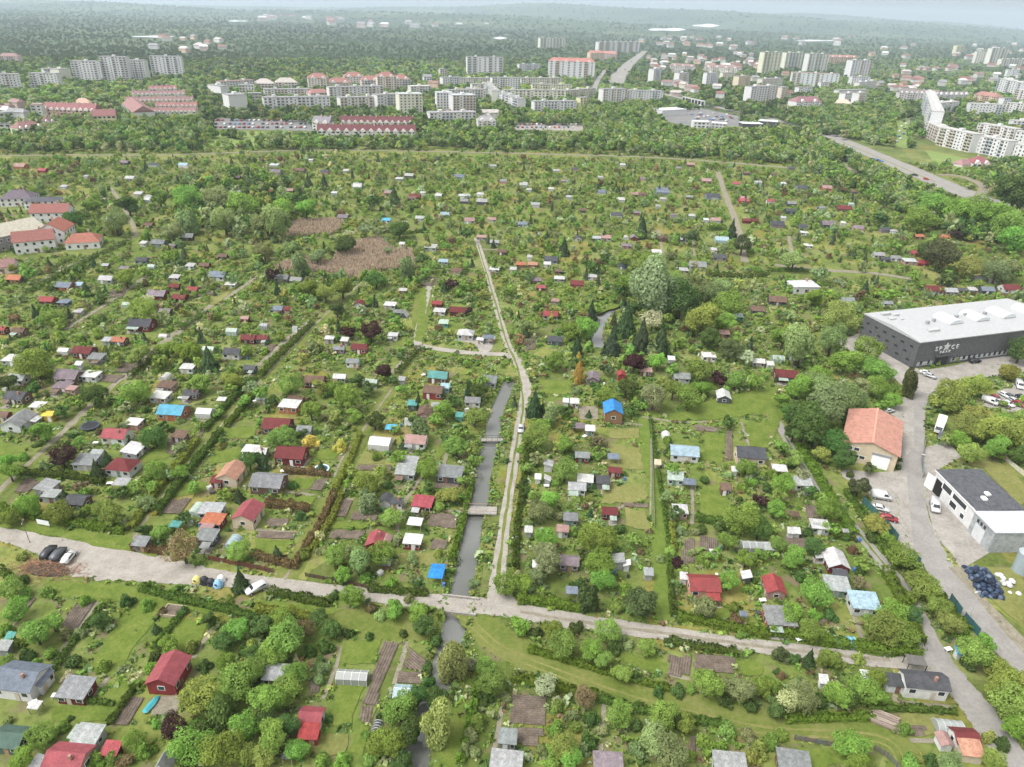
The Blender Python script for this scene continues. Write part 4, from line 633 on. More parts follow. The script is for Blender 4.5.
SHEDTXT = {
'C1': '68 25 62 S W g|265 20 80 U B g|350 12 60 W S f|240 55 62 U P f|275 66 34 P P f|68 97 76 D B g|145 130 48 W Y f|12 165 46 B M g|70 190 95 G W g v|640 52 62 B P f|615 92 66 W S f|735 82 56 D B g|850 108 36 W D c|512 195 56 W P f|448 243 92 K W g|512 298 70 W S p v|330 342 82 G S p|368 318 42 S S p|465 425 62 S S c|180 440 66 S G p v|196 470 56 S S f|298 492 76 D B g|690 245 50 B B p|962 298 54 W P f|748 515 62 V V t v|812 527 84 S S f|818 567 78 O M f|672 587 46 T T c|792 600 46 P P f|795 630 72 G D p|890 637 60 I I t v|540 655 54 G G p|785 150 62 W W q|185 165 40 Y Y f',
'C2': '228 35 72 B M g|322 20 46 W S g|440 38 56 V W q|130 130 74 W O f|152 104 56 B M f|84 205 104 M B g|187 220 54 G G g|15 305 56 W S g|700 18 74 T B g|680 76 74 B R f|725 60 32 I I p|890 35 66 G S p|832 110 58 G W g|648 155 62 B P g v|690 135 36 W W a|600 125 34 T D p|585 195 32 W W a|518 215 46 C I c|478 268 86 W W q|615 264 82 P W g|590 342 60 S G f|575 380 76 S S p|745 390 96 G D f|500 488 46 D W g v|540 496 42 D W g|640 502 76 K M p|610 577 60 W S c|460 645 74 K R g v|500 640 38 P P g v|602 645 66 W R f|697 757 60 Z D c|780 168 24 T T p|20 102 34 S V p|500 730 30 G B p|560 30 20 S S p',
'C3': '310 22 56 U U g v|420 10 34 R R g v|650 18 62 G S g|240 118 32 W W p|207 113 18 W W p|812 92 58 W D g v|595 232 42 W W t v|270 320 52 G M g|140 355 36 S W p v|390 328 48 L L c|395 378 46 M M g|250 440 66 S W g|282 412 58 W S f|350 420 50 D U p|100 405 18 W W p|137 410 24 W S p v|225 560 52 G G f|195 605 42 P S f|375 535 58 M M g|64 607 24 W S p|220 725 72 U U g|408 720 46 S S p v|441 735 24 W W p v|628 405 58 V V p|682 425 52 L U c|645 532 54 W P p|855 376 18 W W p|822 447 40 B B p|300 222 34 W S p|255 210 50 U U c|120 600 26 V V q|775 690 34 W S c|95 740 26 W W p|560 350 20 N N p',  # the open shelter's dark walls are colour standing in for its shaded inside
'C4': '135 425 62 S W p|200 588 66 W S f|90 612 20 W W p|112 612 18 W W p|45 372 60 W S c|70 15 78 M M g|262 722 92 W M g v|190 595 22 S S p|105 545 36 B B c|300 610 26 S V c|5 672 34 S S p',
'D1': '290 460 112 G M p|40 645 116 E E g|335 640 96 S S p|300 632 50 V S p v|262 730 150 K P g|628 740 76 S W a v|150 742 44 S D p v|425 690 56 K M p|130 520 48 W S c|15 296 40 S G p|36 262 22 T T p',
'D2': '690 22 62 Z D c|570 468 88 I W q|75 402 84 S S p|462 585 48 D G t v|966 648 64 G G p|120 712 44 D D c|960 750 120 S S p',
'D3': '735 60 116 R A g|900 24 34 W D p v|370 748 108 U U f|838 757 122 S V p|890 172 32 L I c|230 85 50 L S c|660 30 18 W W p|525 14 30 S S p',
'D4': '25 65 84 R P g v|45 190 112 G O p|265 62 90 S S p|280 22 50 D L f|302 262 78 C V t|378 410 32 W W p|216 426 20 W W p|705 592 104 S S t|102 748 120 G B p|575 185 14 C W p|740 315 14 C W p',
'B1': '60 372 66 O H g|12 322 46 M W g|250 400 72 L O g|410 374 62 W S g|183 452 66 R R g|245 460 50 L L f|300 497 36 W S p|485 467 38 V V q|605 432 82 U M g|690 442 62 M M g|740 412 50 R B g|670 400 46 M M g|838 360 76 L W g|885 392 46 W W f|545 548 104 D M g|625 580 40 W W t|75 572 56 B B g|5 566 48 R M g|460 608 60 O B g|325 652 74 M M g|370 675 54 G G p|245 645 42 W V q|50 680 66 W S f|265 742 88 U W g|350 742 58 W W f|70 752 62 S W g|630 738 42 W W t v|720 712 50 W W f|895 657 66 D W g|800 640 46 V W q|955 600 64 M M g|890 570 52 V V q|940 522 36 P M g|545 300 52 D G g|480 332 42 U U g|580 322 36 V V q|670 366 42 W S p|730 322 38 W V p|425 142 46 W S f|610 236 62 G G g|720 212 60 G B g|550 236 28 W W p|570 166 42 B B g|530 48 32 W S p|570 70 40 W S g|905 45 52 W D g|390 70 26 W W p|855 285 42 B B g|785 320 44 B M g|635 495 50 U B g|960 715 44 D D g|300 395 34 I V p|405 320 30 S B g|245 20 30 W S p|300 700 24 W W p|410 610 36 S S p|660 245 30 U U g',
'B2': '335 138 48 U D g|630 140 40 S W g|725 126 42 I W g|500 148 36 C S p|820 150 48 P W g|670 252 56 W S p|720 305 42 I W g|770 340 50 B P g|915 335 42 W S p|865 212 42 P S f|915 232 40 S S g|100 370 62 G G g|155 376 52 G S g|80 486 58 L W g|118 490 26 M P p|400 465 54 M W g v|515 470 52 W S f|545 498 40 G B g|568 512 46 W D a v|525 590 42 W W f|695 465 46 R M g|705 494 52 W W f|775 495 72 M M g|805 585 74 W S h|860 605 30 W W f|893 598 46 L L g|398 636 60 M R g|282 602 40 W S f|340 610 32 W S p|372 690 46 G W g|610 60 52 M B g|640 45 24 W W p|700 50 26 W W p|800 75 38 G D g|868 78 52 W D g|300 45 26 W S p|130 35 36 P B g|390 16 42 W S g|560 240 22 W W p|565 415 34 W R g|25 600 52 M D g|150 570 24 W W a|945 268 40 B B g|720 540 40 V T p|30 550 36 S V q|60 40 30 M B g|510 40 34 G B g|905 145 38 P W g|790 55 30 W W p|320 640 40 G U g|570 160 20 W W p',
'B3': '45 15 38 W S g|65 33 24 W S p|345 42 38 L S g|418 70 38 W W f|580 42 62 L G f|580 68 28 W S p|770 58 66 D L g|890 76 46 K R g|400 130 52 D W g|780 150 46 P W g|745 148 24 W W p|40 162 42 L I g|105 208 30 W W a v|255 216 38 D W g v|325 216 36 W S g|360 214 48 P W g|438 210 32 W W t v|468 214 36 U M g v|440 245 46 U P f|580 218 42 B B g v|662 222 36 W S p|805 222 62 I W q|775 262 26 W W p|555 270 42 W S p|795 290 62 D G g|712 322 76 G S g|655 338 50 W S f|68 290 20 W W p|35 316 42 O H g|80 316 42 A O g|150 300 62 D L g|135 316 28 W W p|5 336 28 W W p|178 342 30 B B g|95 376 42 U U g|110 404 40 K R g|182 370 46 W W f|250 392 62 M K g|308 363 40 W W f|425 322 40 D L g|148 510 66 R W g|165 606 68 D D g|755 668 50 W W f|945 690 46 W S g|612 680 24 W W p|868 515 42 V T p|945 490 62 B U p|815 580 44 P B p|515 725 42 P B f|90 90 42 S W p|220 60 28 W S p|500 50 34 B P g|680 60 30 G B g|620 130 28 U W p|690 132 30 W S p|270 110 34 B D g|930 150 30 M B g|900 150 36 M M g|560 96 22 S S p|480 120 30 U B g|165 455 36 P P g',
'B4': '10 76 36 K W g|90 86 42 G D g|130 26 48 D G g|225 26 46 P B g|290 105 62 M B g|35 165 62 D U g|140 196 32 W W f|232 165 66 U D g|345 180 48 U P g|155 245 36 W W f|450 185 42 D U g|482 190 30 W W f|580 210 38 O B g|680 212 36 O A g|425 280 48 W S g|450 296 40 D D g|490 292 42 G S g|545 305 60 W P f|568 275 40 R R g v|592 310 46 R R g|130 394 70 W W f|632 415 80 M W g|700 418 56 S W g|740 415 40 D D g|785 414 36 W S p|840 416 58 L D g|928 410 76 M W g|35 455 78 B D g|305 455 60 G G g|460 465 40 G S g|65 742 78 M M g|40 675 46 V V q|108 668 44 L S g|810 370 42 G W g|862 375 40 W S p|85 115 44 D D g|205 102 32 G S g|135 170 36 D G g|60 140 24 W W p|320 88 24 V V p|290 160 22 W W p|10 700 24 W W p',
'A1': '80 634 52 P O g|165 650 40 K R g|590 628 38 D W g|705 630 42 I W g|500 680 42 W S g|530 736 36 W S p|330 672 20 W W p|910 676 30 U B g|570 750 36 S S p|480 620 36 U D g',
'A2': '70 630 42 W S p|75 656 52 U G g|170 650 46 B U g|265 655 38 D P g|550 680 36 W S f|588 670 42 W D g|780 675 50 L L g|390 712 42 W S g|910 632 30 W S p|210 610 20 W W p|345 650 26 W W p|505 735 30 P U g|700 745 30 W S p|860 740 30 W W p|600 755 40 B D g|810 745 30 S S g|450 750 34 S D g|950 690 34 G P g',
'A3': '425 628 26 W S p|685 628 36 P B g|170 650 28 W S p|345 730 36 L S g|575 722 56 L G f|745 690 46 P B g|860 700 34 K P g|45 700 34 W W p|945 695 30 S V p|900 660 30 B D g|340 676 24 W W p|420 757 34 W W f|770 750 44 D S g|640 640 24 G P g|500 680 28 U P g|240 645 30 D P g|150 720 24 W W p|470 740 36 P B g|890 755 36 P K g|200 690 26 U B g',
'A4': '130 716 46 U D g|225 718 42 P K g|20 665 30 B D g|60 700 24 W S p|90 640 30 D U g|330 730 30 B U g'}
for t in SHEDTXT:
    for s in SHEDTXT[t].split('|'):
        q = s.split(); px, py = tp(t, float(q[0]), float(q[1])); shed(px, py, float(q[2]), q[3], q[4], q[5], q[6] if len(q) > 6 else None)
# ------------------------------------------------------------------ singled-out houses and cabins
def SP(t, X, Y, w, rc, wc, typ, o, label, **k):
    px, py = tp(t, X, Y); return shed(px, py, w, rc, wc, typ, o, label, **k)
SP('C1', 664, 152, 98, 'C', 'O', 'g', None, 'orange walled cabin under a sky blue sheet roof beside the left grass lane')
SP('C1', 470, 362, 104, 'M', 'W', 'h', None, 'white house with a maroon hipped roof between two left grass lanes', name='garden_house')
SP('C1', 888, 395, 96, 'A', 'N', 'g', 'v', 'cream cabin with a salmon gable roof right of the left grass lane', hscale=1.2)
SP('C1', 832, 418, 40, 'M', 'M', 'p', None, 'small maroon lean-to against the salmon roofed cream cabin')
SP('C1', 952, 550, 100, 'K', 'N', 'g', 'v', 'cream house with pinkish red gable roof near the turquoise polytunnel', hscale=1.25)
SP('C2', 138, 318, 112, 'M', 'M', 'g', None, 'maroon gabled cabin with a paved terrace beside the paddling pool', hscale=1.1)
SP('C2', 50, 425, 122, 'G', 'B', 'g', None, 'brown cabin with wide grey green roof and covered porch', hscale=1.1)
SP('C3', 385, 165, 82, 'Z', 'H', 'g', 'v', 'tall wooden cabin with a bright blue gable roof', hscale=1.75, ratio=.95)
SP('C3', 660, 308, 108, 'I', 'W', 'g', None, 'white workshop with a pale translucent roof beside the grass lane', ratio=.7)
SP('C3', 912, 322, 108, 'D', 'N', 'g', None, 'cream house with a slate dark gable roof near the curved track', hscale=1.25, name='garden_house', cat='garden house')
SP('D1', 85, 425, 165, 'L', 'W', 'g', None, 'white house with slate blue roof at the left edge above the green roof', hscale=1.2, name='garden_house', cat='garden house')
SP('D1', 150, 425, 70, 'L', 'W', 'g', 'v', 'slate roofed white gabled wing attached to the left edge house', hscale=1.2)
SP('D2', 368, 402, 126, 'S', 'S', 'q', None, 'long low silver greenhouse on the lawn above the pinkish red cabin', ratio=.42, hscale=.78)
SP('C3', 938, 660, 112, 'S', 'S', 'q', None, 'long silver greenhouse right of the dark soil beds', ratio=.42, hscale=.78)
SP('D1', 648, 402, 132, 'K', 'R', 'g', 'v', 'long red barn with a pinkish red roof on the left lawn', hscale=1.25, ratio=.8)
SP('D2', 212, 565, 84, 'K', 'W', 'g', None, 'pinkish red roofed cabin standing below the long greenhouse', ratio=.9)
SP('D2', 204, 628, 70, 'R', 'R', 'p', None, 'red lean-to porch in front of the pinkish red cabin')
SP('D4', 596, 442, 165, 'D', 'W', 'g', None, 'white bungalow with a dark grey roof at the track junction', hscale=1.3, ratio=.5, name='garden_house', cat='garden house')
SP('D4', 487, 432, 58, 'D', 'W', 'p', None, 'dark lean-to garage on the left end of the white bungalow')
SP('D4', 368, 130, 106, 'I', 'W', 'p', None, 'white cabin under a two-tone pale blue roof beside the right track', hscale=1.15)
SP('D4', 757, 645, 88, 'M', 'W', 'g', None, 'white cabin with maroon roof beside the barrel greenhouse', hscale=1.1)
SP('D4', 682, 652, 50, 'P', 'W', 'g', 'v', 'dusty red gabled wing left of the maroon roofed white cabin')
SP('D4', 780, 692, 78, 'A', 'N', 'p', None, 'orange lean-to roof in front of the maroon roofed white cabin')
# detached houses at the left
def house(px, py, w_px, dep, hw, rh, rc, wc, rz, label, zroof=None, roof='tile', hip=0, floors=2, winw=1.1):
    """centre of the roof shows at px,py; w_px = length of the ridge side in metres"""
    p = at(px, py, hw+rh*.5); ro = root('detached_house', (p.x, p.y, 0), rz, 'house', label, 'houses')
    x, y = w_px/2, dep/2; ov = .4; th = .2
    obj('wall', MB().prismx([(-y, 0), (y, 0), (y, hw), (0, hw+rh*(0 if hip else 1)+.001), (-y, hw)], -x, x) if not hip else MB().box(-x, x, -y, y, 0, hw), 'wall', ro, wc)
    if hip:
        e = max(.05, x-y*hip); z = hw-.03; X_, Y_ = x+ov, y+ov
        r_ = obj('roof', MB().add([(-X_, -Y_, z), (X_, -Y_, z), (X_, Y_, z), (-X_, Y_, z), (-e, 0, hw+rh), (e, 0, hw+rh)], [(0, 1, 5, 4), (1, 2, 5), (2, 3, 4, 5), (3, 0, 4), (3, 2, 1, 0)]), roof, ro, rc)
    else:
        s = rh/y; b = MB()
        for q in (-1, 1): b.slab([(-x-ov, 0, hw+rh+th), (x+ov, 0, hw+rh+th), (x+ov, q*(y+ov), hw-s*ov+th), (-x-ov, q*(y+ov), hw-s*ov+th)][::q], th)
        r_ = obj('roof', b, roof, ro, rc)
    obj('chimney', MB().box(-.35, .35, -.35, .35, 0, rh*.6+1.2), 'wall', r_, (.45, .3, .25), (x*.35, y*.2, hw+rh*.45))
    cam = Matrix.Rotation(-rz, 3, 'Z') @ Vector((-p.x, -p.y, 0)); sx = 1 if cam.x > 0 else -1; sy = 1 if cam.y > 0 else -1
    for f_ in range(floors):
        z = 1.5+f_*(hw/floors)
        for k in range(max(2, int(2*x/3.2))):
            window(ro, -x+2*x*(k+.5)/max(2, int(2*x/3.2)), sy*(y+.03), z, winw, 1.3, 0, p.y < 420)
        for k in range(max(1, int(2*y/3.6))):
            window(ro, sx*(x+.03), -y+2*y*(k+.5)/max(1, int(2*y/3.6)), z, winw, 1.3, math.pi/2, p.y < 420)
    obj('door', DOOR, 'plain', ro, (.25, .15, .1), (x*.12, sy*(y+.04), 0), 0 if sy < 0 else math.pi, (1.0, 1, 2.1))
    c8 = [proj(p.x+math.cos(rz)*a*x-math.sin(rz)*b_*y, p.y+math.sin(rz)*a*x+math.cos(rz)*b_*y, zz) for a in (-1, 1) for b_ in (-1, 1) for zz in (0, hw+rh)]
    protect_box(min(c[0] for c in c8), max(c[0] for c in c8), min(c[1] for c in c8), max(c[1] for c in c8), max(c[1] for c in c8))
    FOOT.append((p.x, p.y, math.hypot(x, y)*.85+.5)); return ro
RT, WH = (.31, .13, .11), (.68, .68, .67)
house(33, 234, 17, 11, 6, 3.6, RT, WH, rad(28), 'big white house with red tiled roof nearest the cream roofed building')
house(54, 224, 14, 13, 6.2, 3.8, (.38, .14, .1), WH, rad(100), 'white gabled red roofed house in the middle of the left row')
house(51, 207, 19, 11, 5.5, 3.5, RT, WH, rad(12), 'red roofed house behind the other white houses at the left')
house(83, 236, 15, 12, 3.4, 3.2, (.38, .155, .11), WH, rad(20), 'low white house with red hipped roof right of the white houses', hip=.6, floors=1)
house(18, 193, 17, 13, 4.5, 4, (.17, .14, .17), (.6, .6, .58), rad(15), 'large house with mauve grey roof at the upper left edge', hip=.8)
house(43, 198, 17, 12, 4.5, 1.4, (.10, .10, .12), WH, rad(10), 'white modern house with dark flat roof bands at the left', hip=1)
house(-2, 228, 34, 20, 7, 3.5, (.48, .45, .36), (.22, .2, .2), rad(62), 'building with big cream roof cut by the left edge', roof='sheet')
house(2, 262, 10, 8, 3, 2.4, (.3, .17, .16), (.6, .55, .5), rad(20), 'small brown roofed house on the left edge below the cream roof', floors=1)
house(803, 282.5, 12, 9, 3.4, .9, (.56, .56, .56), (.56, .56, .55), rad(5), 'white flat roofed house beside the upper dirt lane', roof='felt', hip=1, floors=1)
# ------------------------------------------------------------------ rectangular building from its roof corners
def rect_from(c, h):
    P = [at(x, y, h) for x, y in c]                              # front-left, front-right, back-right, back-left
    u = ((P[1]-P[0])+(P[2]-P[3])).normalized(); n = Vector((-u.y, u.x, 0)); ctr = sum(P, Vector())/4
    L = ((P[1]-P[0]).length+(P[2]-P[3]).length)/2; D = (abs((P[3]-P[0]).dot(n))+abs((P[2]-P[1]).dot(n)))/2
    return Vector((ctr.x, ctr.y, 0)), L, D, math.atan2(u.y, u.x)
def protect_world(p, rz, x, y, top):
    c8 = [proj(p.x+math.cos(rz)*a*x-math.sin(rz)*b_*y, p.y+math.sin(rz)*a*x+math.cos(rz)*b_*y, zz) for a in (-1, 1) for b_ in (-1, 1) for zz in (0, top)]
    protect_box(min(c[0] for c in c8), max(c[0] for c in c8), min(c[1] for c in c8), max(c[1] for c in c8), max(c[1] for c in c8))
    FOOT.append((p.x, p.y, math.hypot(x, y)))
# big hall
def text_mesh(body, size, depth=.12):
    cu = bpy.data.curves.new('letters', 'FONT'); cu.body = body; cu.size = size; cu.extrude = depth; cu.align_x = 'CENTER'
    o = bpy.data.objects.new('tmp', cu); C.objects.link(o); dg = bpy.context.evaluated_depsgraph_get()
    me = bpy.data.meshes.new_from_object(o.evaluated_get(dg)); bpy.data.objects.remove(o); return me
hh = 10.2
A0 = at(920.3, 343, hh); A1 = at(1008, 332.3, hh); A2 = at(871, 313.8, hh)
u = (A1-A0); u.z = 0; u.normalize(); n = Vector((-u.y, u.x, 0)); D = (A2-A0).dot(n); L = 72.0
rz = math.atan2(u.y, u.x); ro = root('sports_hall', (A0.x, A0.y, 0), rz, 'hall', 'huge dark grey hall with a white roof at the right edge')
GREY = (.15, .153, .16)
wl = obj('wall', MB().box(0, L, 0, D, 0, hh), 'sheet', ro, GREY)
rf = obj('roof', MB().prismx([(-.3, hh+.004), (D+.3, hh+.004), (D+.3, hh+.35), (D*.5, hh+1.5), (-.3, hh+.35)], -.3, L+.3), 'plain', ro, (.38, .385, .39))
for k in range(4):
    x0 = 22+k*13.0; b = MB(); nn = 8; pr = [(x0+3.2*(1-math.cos(math.pi*i/nn)), 1.5*math.sin(math.pi*i/nn)) for i in range(nn+1)]
    b.prism(pr[::-1], D*.32, D*.62); obj('skylight', b, 'plain', rf, (.6, .63, .64), (0, 0, hh+1.3))
for x, y in ((14, .42), (18, .46), (30, .5), (35, .53), (44, .5), (50, .52)):
    obj('roof_vent', MB().box(x-.55, x+.55, D*y-.5, D*y+.5, 0, 1.3), 'plain', rf, (.3, .31, .32), (0, 0, hh+1.2))
for x, y, w in ((4, .86, 4), (8, .8, 2.5), (3, .68, 3), (7, .64, 1.5), (9, .22, 5)):
    obj('air_unit', MB().box(x, x+w, D*y-.6, D*y+.6, 0, .9), 'plain', rf, (.42, .42, .42), (0, 0, hh+.7))
for rowz, off, cnt in ((7.6, 0, 6), (5.0, 1, 6), (2.4, 0, 5)):
    for k in range(cnt): window(ro, -.04, 3+off*2.2+k*D/cnt*.95, rowz, 1.5, .75, math.pi/2, False)
obj('door', MB().box(9.5, 15.5, -.1, .1, 0, 3.95), 'plain', ro, (.04, .04, .045))
obj('canopy', MB().box(8.8, 16.2, -1.2, -.02, 4.0, 4.3), 'plain', ro, (.07, .07, .075))
for x0, x1 in ((1.5, 8.5), (17, 44), (46, 70)):
    obj('plinth', MB().box(x0, x1, -.06, -.01, .9, 2.3), 'plain', ro, (.42, .43, .44))
    nw = int((x1-x0)/2.4)
    for k in range(nw): window(ro, x0+(k+.5)*(x1-x0)/nw, -.10, 2.0, 1.0, 1.5, 0, False)
obj('sign', text_mesh('S P', 2.3), 'plain', ro, (.6, .6, .6), (9.4, -.12, 6.2)).rotation_euler = (math.pi/2, 0, 0)
st = MB(); pts = [(math.sin(math.pi*k/5)*(1.7 if k % 2 == 0 else .75), math.cos(math.pi*k/5)*(1.7 if k % 2 == 0 else .75)) for k in range(10)]
st.prism(pts[::-1], -.22, -.01); obj('sign', st, 'plain', ro, (.6, .6, .6), (13.0, -.01, 7.4))
obj('sign', text_mesh('C E', 2.3), 'plain', ro, (.6, .6, .6), (16.9, -.12, 6.2)).rotation_euler = (math.pi/2, 0, 0)
obj('sign', text_mesh('P A R K', 1.5), 'plain', ro, (.6, .6, .6), (13.0, -.12, 3.9+.95)).rotation_euler = (math.pi/2, 0, 0)
cc = A0+u*L/2+n*D/2
protect_poly([(864, 330), (871, 312), (1024, 296), (1024, 356), (1004, 358), (920, 371)], 371); FOOT += [(float((A0+u*a+n*b_).x), float((A0+u*a+n*b_).y), 9) for a in range(4, 72, 9) for b_ in range(4, int(D), 9)]
# workshop with the orange roof
p, L, D, rz = rect_from([(845, 443.5), (899, 457.6), (903.5, 421.6), (846.7, 408.5)], 5.2)
ro = root('workshop', (p.x, p.y, 0), rz, 'workshop', 'cream workshop with an orange gable roof beside the street')
x, y = L/2, D/2; hw, rh = 5.2, 2.3
obj('wall', MB().prism([(-x+.4, 0), (x-.4, 0), (x-.4, hw), (0, hw+rh-.1), (-x+.4, hw)], -y+.5, y-.5), 'wall', ro, (.50, .42, .30))
b = MB()
for q in (-1, 1): b.slab([(0, -y, hw+rh+.2), (0, y, hw+rh+.2), (q*(x+.2), y, hw+.1), (q*(x+.2), -y, hw+.1)][::-q], .2)
rf = obj('roof', b, 'sheet', ro, (.53, .265, .2)); obj('ridge_cap', MB().box(-.25, .25, -y, y, hw+rh+.16, hw+rh+.3), 'plain', rf, (.6, .28, .2))
obj('garage_door', MB().box(x*.12, x*.72, -y+.36, -y+.49, 0, 3.9), 'plain', ro, (.80, .80, .80))
obj('lintel', MB().box(x*.08, x*.76, -y+.2, -y+.49, 3.95, 4.6), 'plain', ro, (.25, .25, .26))
for k, (wx, wz_) in enumerate(((-.78, 2.0), (-.6, 2.0), (-.42, 2.0), (-.2, 2.0), (-.7, 4.2), (-.45, 4.2))): window(ro, wx*x, -y+.46, wz_, 1.3, .9, 0)
protect_world(p, rz, x, y, hw+rh)
# garage with the dark roof, and the metal shed joined to it
p, L, D, rz = rect_from([(937.8, 472.5), (980.5, 511), (1019, 508), (980, 468)], 6.3)
ro = root('repair_garage', (p.x, p.y, 0), rz, 'garage', 'white garage building with a flat dark grey roof along the street'); x, y = L/2, D/2
obj('wall', MB().box(-x, x, -y, y, 0, 6.0), 'wall', ro, (.58, .58, .575))
rf = obj('roof', MB().slab([(-x-.3, -y-.3, 6.32), (x+.3, -y-.3, 6.32), (x+.3, y+.3, 6.6), (-x-.3, y+.3, 6.6)], .3), 'felt', ro, (.10, .104, .115))
obj('fascia', MB().box(-x-.32, x+.02, -y-.36, -y-.31, 5.85, 6.2), 'plain', ro, (.75, .75, .74))
for a, b_ in ((.3, .1), (.52, -.25)): obj('roof_hatch', MB().box(-.7, .7, -.5, .5, 0, .5), 'plain', rf, (.75, .75, .73), (a*x, b_*y, 6.42))
obj('gate_shade_panel', MB().box(-x+.8, -x+4.0, -y-.03, -y+.02, 0, 4.4), 'rubber', ro)  # black panel on the solid wall stands in for shade inside the open gateway
obj('gate_leaf', MB().box(0, 2.6, -.06, .06, 0, 4.2), 'plain', ro, (.72, .72, .7), (-x+.6, -y-.1, 0), rad(195))
for x0, x1, z0, z1 in ((-.55, -.12, 3.4, 5.0), (-.02, .62, 3.6, 4.9), (-.05, .25, 1.2, 2.7), (.5, .66, 1.0, 2.2)):
    w_ = obj('window', WIN, 'glass', ro, None, ((x0+x1)/2*x, -y-.03, (z0+z1)/2), 0, ((x1-x0)*x, 1, z1-z0)); obj('frame', WINF, 'plain', w_, (.75, .75, .73))
protect_world(p, rz, x, y, 6.5); GP, GRZ, GX, GY = p, rz, x, y
p, L, D, rz = rect_from([(981, 512.5), (1002, 533.7), (1034, 529), (1020, 509)], 6.0)
ro = root('metal_shed', (p.x, p.y, 0), GRZ, 'metal shed', 'grey metal shed with pale roof joined to the white garage')
uu = Vector((math.cos(GRZ), math.sin(GRZ), 0)); nn_ = Vector((-uu.y, uu.x, 0)); p2 = GP+uu*(GX+.35+L/2)+nn_*(GY-GY); ro.location = (p2.x, p2.y, 0); x, y = L/2, GY
obj('wall', MB().box(-x, x, -y-.5, y, 0, 5.9), 'sheet', ro, (.40, .42, .43))
obj('roof', MB().box(-x-.2, x+.3, -y-.8, y+.3, 5.905, 6.15), 'plain', ro, (.46, .48, .50))
obj('door', MB().box(-x*.6, x*.3, -y-.6, -y-.51, 0, 3.8), 'plain', ro, (.52, .53, .54))
for k in range(3): window(ro, (-.5+k*.32)*x, -y-.53, 4.7, .7, .9, 0, False)
b = MB(); 
ro = root('storage_tank', tuple((p2+uu*(x+6.4)-nn_*(y-3.2))[:2])+(0,), 0, 'tank', 'pale round metal tank standing beside the grey metal shed')
b.tube((0, 0, 0), (0, 0, 5.4), 1.9, 1.9, 20); obj('shell', b, 'plain', ro, (.27, .32, .34)); obj('lid', MB().tube((0, 0, 5.405), (0, 0, 6.0), 1.95, .4, 20), 'plain', ro, (.33, .37, .39))
# ------------------------------------------------------------------ vehicles
def car_parts(kind):
    if kind == 'van': prof = [(-2.5, .35), (2.45, .35), (2.5, 1.05), (1.75, 1.3), (1.15, 2.15), (.9, 2.25), (-2.45, 2.3), (-2.52, 1.2)]; w = .98; win = [(1.62, 1.36), (1.12, 2.05), (.35, 2.05), (.35, 1.36)]; wb = 1.55
    elif kind == 'suv': prof = [(-2.2, .38), (2.2, .38), (2.25, .95), (1.15, 1.12), (.55, 1.68), (-1.9, 1.72), (-2.25, 1.15)]; w = .92; win = [(.98, 1.14), (.5, 1.6), (-1.75, 1.62), (-2.0, 1.14)]; wb = 1.35
    else: prof = [(-2.05, .32), (2.05, .32), (2.12, .78), (1.0, .98), (.3, 1.44), (-1.1, 1.46), (-1.95, 1.02), (-2.12, .9)]; w = .87; win = [(.85, 1.0), (.26, 1.37), (-1.05, 1.39), (-1.7, 1.02)]; wb = 1.28
    body = MB().prism(prof[::-1], -w, w).mesh('body'); me = body
    import bmesh
    bm = bmesh.new(); bm.from_mesh(me); bmesh.ops.recalc_face_normals(bm, faces=bm.faces)
    for v in bm.verts:
        if v.co.z > 1.2 and kind != 'van': v.co.y *= .82
        elif v.co.z > 1.9: v.co.y *= .9
    bmesh.ops.bevel(bm, geom=list(bm.edges), offset=.09, segments=2, affect='EDGES', clamp_overlap=True); bm.to_mesh(me); bm.free()
    for q in me.polygons: q.use_smooth = True
    g = MB(); zz = lambda z: (w*(1-.18*min(1, max(0, (z-1.0)/.45))) if kind != 'van' else w*(.97 if z > 1.7 else 1.0))+.012
    for s in (-1, 1): g.add([(a, s*zz(z), z) for a, z in win], [(0, 1, 2, 3)])
    a, b_ = win[0], win[1]; g.add([(a[0]+.16, -w*.8, a[1]+.03), (a[0]+.16, w*.8, a[1]+.03), (b_[0]+.12, w*.72, b_[1]+.03), (b_[0]+.12, -w*.72, b_[1]+.03)], [(0, 1, 2, 3)])
    if kind != 'van':
        a, b_ = win[3], win[2]; g.add([(a[0]-.22, -w*.75, a[1]), (a[0]-.22, w*.75, a[1]), (b_[0]-.14, w*.7, b_[1]+.03), (b_[0]-.14, -w*.7, b_[1]+.03)], [(0, 1, 2, 3)])
    return body, g.mesh('windows'), w, wb, prof[1][0]
WHEEL = MB().tube((0, -.11, 0), (0, .11, 0), .33, .33, 14).mesh('tyre'); RIM = MB().tube((0, -.125, 0), (0, .125, 0), .2, .2, 10).mesh('rim')
LAMP = MB().box(-.05, .05, -.16, .16, -.08, .08).mesh('headlight')
CARS = {k: car_parts(k) for k in ('car', 'suv', 'van')}
